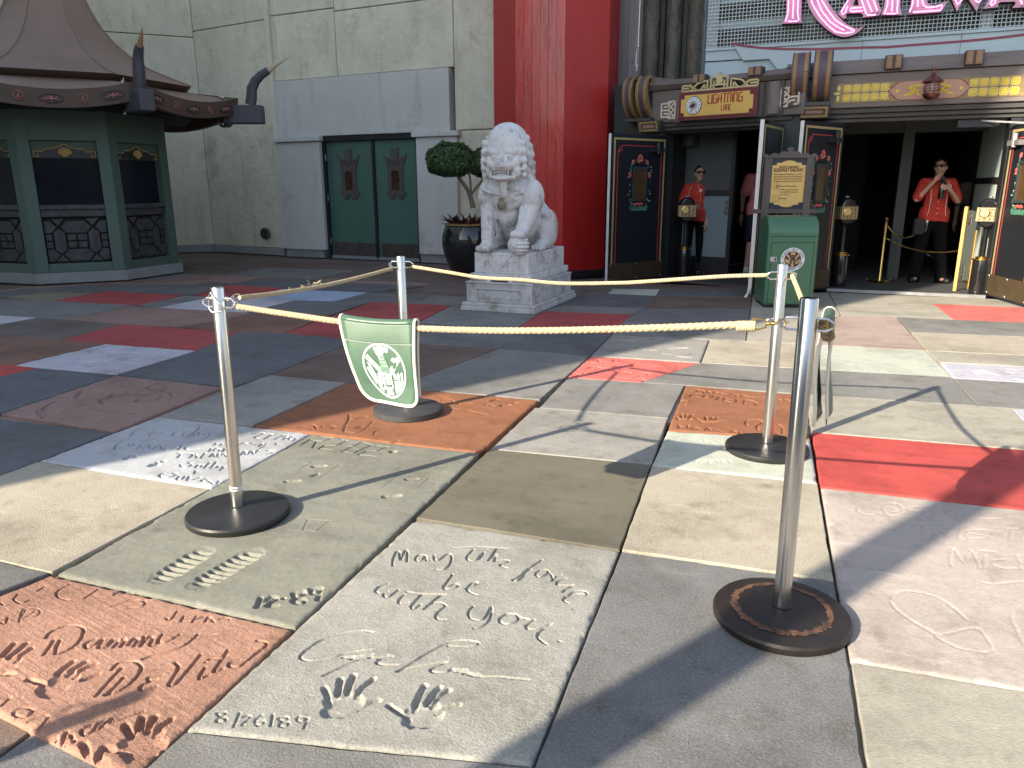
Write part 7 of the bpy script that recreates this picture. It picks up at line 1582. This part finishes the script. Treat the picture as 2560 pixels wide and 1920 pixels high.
def person(label, loc, rz, k, J, shirt, legs, shoes, hair, extras=None, shorts=False, look=(0, 0), vis_head=True):
    """J: joints in metres for a 1.72 m figure facing -y; the body is one melted surface, clothes are children"""
    hx_, hy_ = look
    t = None; b = MB()
    hd_c = J['head']; up_ = V(0, 0, 1)
    Mh = Matrix.Rotation(hx_, 3, 'Z') @ Matrix.Rotation(hy_, 3, 'X')
    H_ = lambda x, y, z: hd_c+Mh @ V(x, y, z)
    b.ell(hd_c, (.074, .092, .105), 18, 14, M=Mh); b.ell(H_(0, -.03, -.055), (.056, .062, .06), 14, 10, M=Mh); b.cap(H_(0, -.088, .015), H_(0, -.105, -.022), .010, .015, 8); b.ell(H_(0, -.085, -.058), (.026, .014, .009), 8, 6, M=Mh); b.ell(H_(0, -.075, -.10), (.024, .022, .018), 8, 6, M=Mh)
    for s in (-1, 1): b.ell(H_(s*.076, .008, -.01), (.011, .022, .032), 8, 6, M=Mh); b.ell(H_(s*.034, -.078, .022), (.018, .012, .010), 8, 6, M=Mh)
    b.cap(J['chest']+V(0, .02, .10), hd_c+V(0, .015, -.06), .058, .052)
    b.ell(J['chest'], (.15, .10, .17), 16, 10); b.ell((J['chest']+J['pelvis'])/2, (.125, .09, .16), 14, 10); b.ell(J['pelvis'], (.15, .11, .12), 14, 10)
    for s in 'LR':
        sh_, el_, wr_ = J['sh'+s], J['el'+s], J['wr'+s]; b.cap(J['chest']+V(0, .01, .10), sh_, .06, .055); b.cap(sh_, el_, .050, .039); b.cap(el_, wr_, .037, .025)
        hn = J['hand'+s]; d = (hn['palm']-wr_); b.cap(wr_, hn['palm'], .027, .034)
        for f_ in hn['fingers']:
            for p, q_, r1, r2 in zip(f_[:-1], f_[1:], (.0092, .0085, .008), (.0085, .008, .0068)): b.cap(p, q_, r1, r2, 8)
        hp, kn_, an = J['hip'+s], J['kn'+s], J['an'+s]; b.cap(hp, kn_, .082, .055); b.cap(kn_, an, .055, .036); b.ell(an+V(0, .02, -.08*.3)-V(0, .055, .01), (.038, .10, .035), 10, 8)
    body = remeshed(b, 'person', M_skin, None, .0075, 3, .5)
    body.location = loc; body.rotation_euler = (0, 0, rz); body.scale = (k, k, k); tag(body, label, 'person')
    c = MB(); ch, pv = J['chest'], J['pelvis']
    c.ell(ch+V(0, 0, .01), (.178, .126, .19), 18, 12); c.ell((ch+pv)/2+V(0, 0, .02), (.158, .125, .18), 16, 10); c.cap(pv+V(-.07, 0, .04), pv+V(.07, 0, .04), .128, .128); c.cap(pv+V(-.08, 0, -.03), pv+V(.08, 0, -.03), .118, .118)
    for s in 'LR':
        sh_, el_ = J['sh'+s], J['el'+s]; c.cap(ch+V(0, .01, .10), sh_, .075, .072); c.cap(sh_, sh_+(el_-sh_)*J.get('sleeve', .85), .072, .070)
    c.cap(ch+V(0, .015, .12), ch+V(0, .015, .165), .075, .066)
    so = remeshed(c, 'shirt', shirt, body, .010, 3, .5, disp=(.06, .010))
    c = MB()
    c.cap(pv+V(-.06, 0, -.05), pv+V(.06, 0, -.05), .115, .115)
    for s in 'LR':
        hp, kn_, an = J['hip'+s], J['kn'+s], J['an'+s]
        if shorts: c.cap(hp, hp+(kn_-hp)*.86, .105, .098)
        else: c.cap(hp, kn_, .102, .082); c.cap(kn_, an+V(0, .0, -.0), .082, .080); c.cap(an+V(0, -.0, .02), an+V(0, -.02, -.035), .078, .082)
    remeshed(c, 'shorts' if shorts else 'trousers', legs, body, .011, 3, .5, disp=(.09, .012))
    for s in 'LR':
        an = J['an'+s]; sb = MB(); td = J.get('toe'+s, V(0, -1, 0)); sb.cap(an+V(0, .03, -.045), an+td*.13+V(0, 0, -.05), .042, .036); sb.cap(an+V(0, .03, -.02), an+td*.03+V(0, 0, -.03), .045, .042); remeshed(sb, 'shoe', shoes, body, .008, 2)
    hb = MB(); hb.ell(H_(0, .022, .022), (.084, .094, .104), 16, 12, M=Mh); hb.ell(H_(0, .075, -.01), (.06, .05, .07), 12, 8, M=Mh)
    if hair: hb.ell(H_(0, .12, .0), (.04, .04, .045), 10, 8, M=Mh)
    cut = MB()
    ho = remeshed(hb, 'hair', M_hair, body, .008, 1, .5, disp=(.03, .008))
    me = ho.data; bm = bmesh.new(); bm.from_mesh(me)
    Mi = Mh.inverted()
    for f_ in list(bm.faces):
        q_ = Mi @ (f_.calc_center_median()-hd_c)
        if q_.y < -.030 and q_.z < .062: bm.faces.remove(f_)
        elif abs(q_.x) > .05 and q_.z < .0 and q_.y < .02: bm.faces.remove(f_)
    bm.to_mesh(me); bm.free()
    if vis_head:
        gl_ = MB()
        for s in (-1, 1): gl_.ell(H_(s*.036, -.096, .022), (.031, .012, .024), 12, 8, M=Mh); gl_.cap(H_(s*.066, -.086, .026), H_(s*.082, .01, .02), .005, .005, 6)
        gl_.cap(H_(-.012, -.104, .026), H_(.012, -.104, .026), .005, .005, 6); gl_.build('sunglasses', M_sun, body, smooth=True)
    return body
def hand(palm, d, u_, spread=1, curl=.3, thumb=1):
    """five fingers from a palm: d along the fingers, u_ across towards the thumb"""
    d = d.normalized(); u_ = (u_-d*u_.dot(d)).normalized(); n_ = d.cross(u_); F = []
    for i, (off, L) in enumerate(((.028, .072), (.010, .080), (-.010, .074), (-.027, .058))):
        b0 = palm+u_*off+d*.028; dd = (d+u_*off*3*spread).normalized(); p1 = b0+dd*L*.5; d2 = (dd+n_*curl).normalized(); p2 = p1+d2*L*.3; d3 = (d2+n_*curl*1.3).normalized(); F.append([b0, p1, p2, p2+d3*L*.22])
    b0 = palm+u_*.026-d*.018; dd = (u_*.8+d*.6+n_*curl*.6).normalized(); F.append([b0, b0+dd*.04, b0+dd*.04+(dd+d*.8).normalized()*.03])
    return dict(palm=palm, fingers=F)
base = dict(pelvis=V(0, 0, .93), chest=V(0, .0, 1.27), head=V(0, -.015, 1.60), shL=V(.175, .01, 1.38), shR=V(-.175, .01, 1.38), hipL=V(.085, 0, .88), hipR=V(-.085, 0, .88), knL=V(.10, -.01, .48), knR=V(-.10, -.01, .48), anL=V(.11, .02, .085), anR=V(-.11, .02, .085))
# woman drinking from a black bottle, seen from the front, head turned to her right
J = dict(base); J.update(elL=V(.25, -.10, 1.14), wrL=V(.115, -.25, 1.27), elR=V(-.27, -.12, 1.16), wrR=V(-.095, -.20, 1.41), knL=V(.13, -.02, .48), knR=V(-.13, -.02, .48), anL=V(.19, .0, .085), anR=V(-.16, .0, .085), toeL=V(.45, -.9, 0), toeR=V(-.35, -.95, 0), head=V(0, -.02, 1.595))
J['handL'] = hand(V(.065, -.275, 1.315), V(-1, -.1, .12), V(0, -.2, 1), curl=.5); J['handR'] = hand(V(-.065, -.195, 1.455), V(.45, .1, .8), V(.6, -.3, .4), curl=.45)
wp = EF.xy(*EF.local(G(2312, 706))[:2])
wk = 1.035
wrz = .05
w1 = person('attendant in red shirt and dark trousers, drinking from a black bottle in the main doorway', (*wp, .005), wrz, wk, J, M_shirt, M_trou, M_shoeb, True, look=(-.45, .05))
pp_ = MB()
for s in (-1, 1):
    pp_.tube([(s*.105, -.125, 1.30), (s*.098, -.138, 1.16), (s*.105, -.135, 1.0), (s*.118, -.128, .93)], .0045, 5)
    pp_.tube([(s*.06, -.10, 1.42), (s*.11, -.09, 1.40), (s*.15, -.06, 1.405)], .004, 5)
pp_.build('piping', M_cream, w1)
MB().lathe([(.034, -.003), (.034, .003)], (.105, -.125, 1.33), 18, M=Matrix.Rotation(math.pi/2-.2, 4, 'X') @ Matrix.Diagonal((1.15, 1, .9, 1))).build('name_badge', M_white, w1)
bt_ = MB()
for z in (1.22, 1.13, 1.04, .97): bt_.ell((0, -.14, z), (.008, .005, .008), 8, 6)
bt_.build('button', M_cream, w1)
cs, sn = math.cos(wrz), math.sin(wrz)
def onw(p, q_=None, k_=wk): return (wp[0]+k_*(p[0]*cs-p[1]*sn), wp[1]+k_*(p[0]*sn+p[1]*cs), .005+k_*p[2])
bo_ = thing('drink_bottle', 'black insulated bottle held at the mouth of the attendant', 'bottle', loc=onw((-.005, -.245, 1.30)), rz=wrz)
bo_.rotation_euler = (-.10, .04, wrz)
MB().lathe([(.034, -.14), (.038, -.13), (.038, .05), (.034, .09), (.022, .12)], n=20).build('flask', M_gloss, bo_, smooth=True); MB().lathe([(.024, .12), (.026, .125), (.026, .16), (.016, .17)], n=16).build('cap', M_black, bo_, smooth=True)
pu_ = thing('waist_pouch', 'dark grey pouch hanging at the hip of the drinking attendant', 'pouch', loc=onw((-.185, -.075, .80)), rz=wrz+.25)
MB().box(-.085, .085, -.04, .03, -.13, .10).build('bag', mat('pouch_fabric', (.032, .033, .036), .9, var=.2, bump=.2), pu_, bevel=.025); MB().box(-.087, .087, -.046, .0, .0, .10).build('flap', bpy.data.materials['pouch_fabric'], pu_, bevel=.012); MB().tube([(.07, -.05, .10), (.085, -.055, .03), (.075, -.05, -.08)], .003, 4).build('lanyard', M_cream, pu_); MB().ell((.075, -.06, .06), (.016, .006, .022), 8, 6).build('tag', M_white, pu_)
# girl at the side entrance leaning on the reader and pointing
J = dict(base); J.update(elL=V(.235, .02, 1.10), wrL=V(.20, -.06, .87), elR=V(-.20, -.17, 1.17), wrR=V(.02, -.30, 1.10), head=V(.03, -.03, 1.595))
J['handL'] = hand(V(.195, -.075, .80), V(0, -.1, -1), V(-.2, -1, 0), curl=.35); J['handR'] = hand(V(.075, -.31, 1.09), V(1, -.1, -.12), V(0, -.4, 1), curl=.35)
gp = LF.xy(*(lambda q_: (LF.uv(1732, 690, .8)[0], .8))(0))
w2 = person('attendant in red shirt with sunglasses standing in the dark side entrance, one arm across', (*gp, .005), LF.rz-.25+.35, 1.0, J, M_shirt, M_trou, M_shoeb, True, look=(.55, .08))
MB().lathe([(.022, -.003), (.022, .003)], (.09, -.12, 1.33), 14, M=RX).build('name_badge', M_white, w2)
pp_ = MB()
for s in (-1, 1): pp_.tube([(s*.04, -.115, 1.42), (s*.09, -.125, 1.34), (s*.095, -.13, 1.15)], .004, 5)
pp_.build('piping', M_cream, w2)
# man in pink shirt walking in, seen from behind, half hidden by the open leaf
J = dict(base); J.update(elL=V(.245, .03, 1.10), wrL=V(.255, -.03, .86), elR=V(-.245, .03, 1.10), wrR=V(-.255, -.03, .86), anL=V(.11, .10, .085), anR=V(-.10, -.05, .085), knR=V(-.1, -.06, .48), head=V(0, -.07, 1.59), sleeve=.72)
J['handL'] = hand(V(.262, -.05, .785), V(0, -.1, -1), V(-.2, -1, 0), curl=.4); J['handR'] = hand(V(-.262, -.05, .785), V(0, -.1, -1), V(.2, -1, 0), curl=.4)
mp_ = G(1886, 684)
mz = math.pi-.12
m1 = person('visitor in pink t-shirt and navy shorts walking in behind the open door leaf, back turned', (mp_[0], mp_[1], .005), mz, 1.10, J, M_pinks, M_navys, M_shoe, False, shorts=True, vis_head=False)
MB().lathe([(.032, -.012), (.036, -.012), (.036, .012), (.032, .012)], (.255, -.03, .885), 16).build('wristband', M_black, m1)
MB().tube([(x, .131+.004, z_) for x, z_ in circ(-.0, 1.30, .095, 28)], .004, 5, closed=True).tube([(x, .133, z_) for x, z_ in circ(-.0, 1.30, .07, 28)], .004, 5, closed=True).build('back_print', M_maroonl, m1)
# dim figure deeper in the lobby
J = dict(base); J.update(elL=V(.24, .02, 1.10), wrL=V(.25, -.03, .86), elR=V(-.24, .02, 1.10), wrR=V(-.25, -.03, .86)); J['handL'] = hand(V(.255, -.05, .785), V(0, -.1, -1), V(-.2, -1, 0)); J['handR'] = hand(V(-.255, -.05, .785), V(0, -.1, -1), V(.2, -1, 0))
u, _ = EF.uv(2412, 690, 2.6)
m2 = person('visitor in brown shirt standing in the darkness behind the drinking attendant', (*EF.xy(u, 2.6), .005), math.pi-.3, 1.0, J, mat('shirt_brown', (.11, .085, .07), .85, bump=.2), M_trou, M_shoe, False, vis_head=False)

# ================================================================ ACROSS THE COURT, BEHIND THE VIEWER: what the glossy things mirror
M_far = mat('far_stucco', (.42, .37, .30), .85, var=.12, scale=.6, bump=.1)
fb = thing('arcade_building', 'low tan building across the court, behind the viewer', 'building', loc=(4, -19, 0))
MB().box(-18, 22, -6, 0, 0, 4.6).build('wall', M_far, fb); MB().box(-18.3, 22.3, -6.3, .3, 4.6, 5.0).build('cornice', M_panel, fb)
for i in range(9):
    wn = MB().box(-16+i*4.2, -13.6+i*4.2, -.05, .04, .8, 3.2).build('window', M_glass, fb); MB().box(-16.1+i*4.2, -13.5+i*4.2, .0, .10, 3.2, 3.4).build('lintel', M_panel, wn)
eb = thing('side_building', 'tan building on the far right of the court, outside the view', 'building', loc=(26, 2, 0))
MB().box(0, 6, -16, 16, 0, 5.5).build('wall', M_far, eb); MB().box(-.3, 6.3, -16.3, 16.3, 5.5, 6).build('cornice', M_panel, eb)
for i in range(6):
    MB().box(-.05, .05, -14+i*5, -11.5+i*5, .8, 3.2).build('window', M_glass, eb)
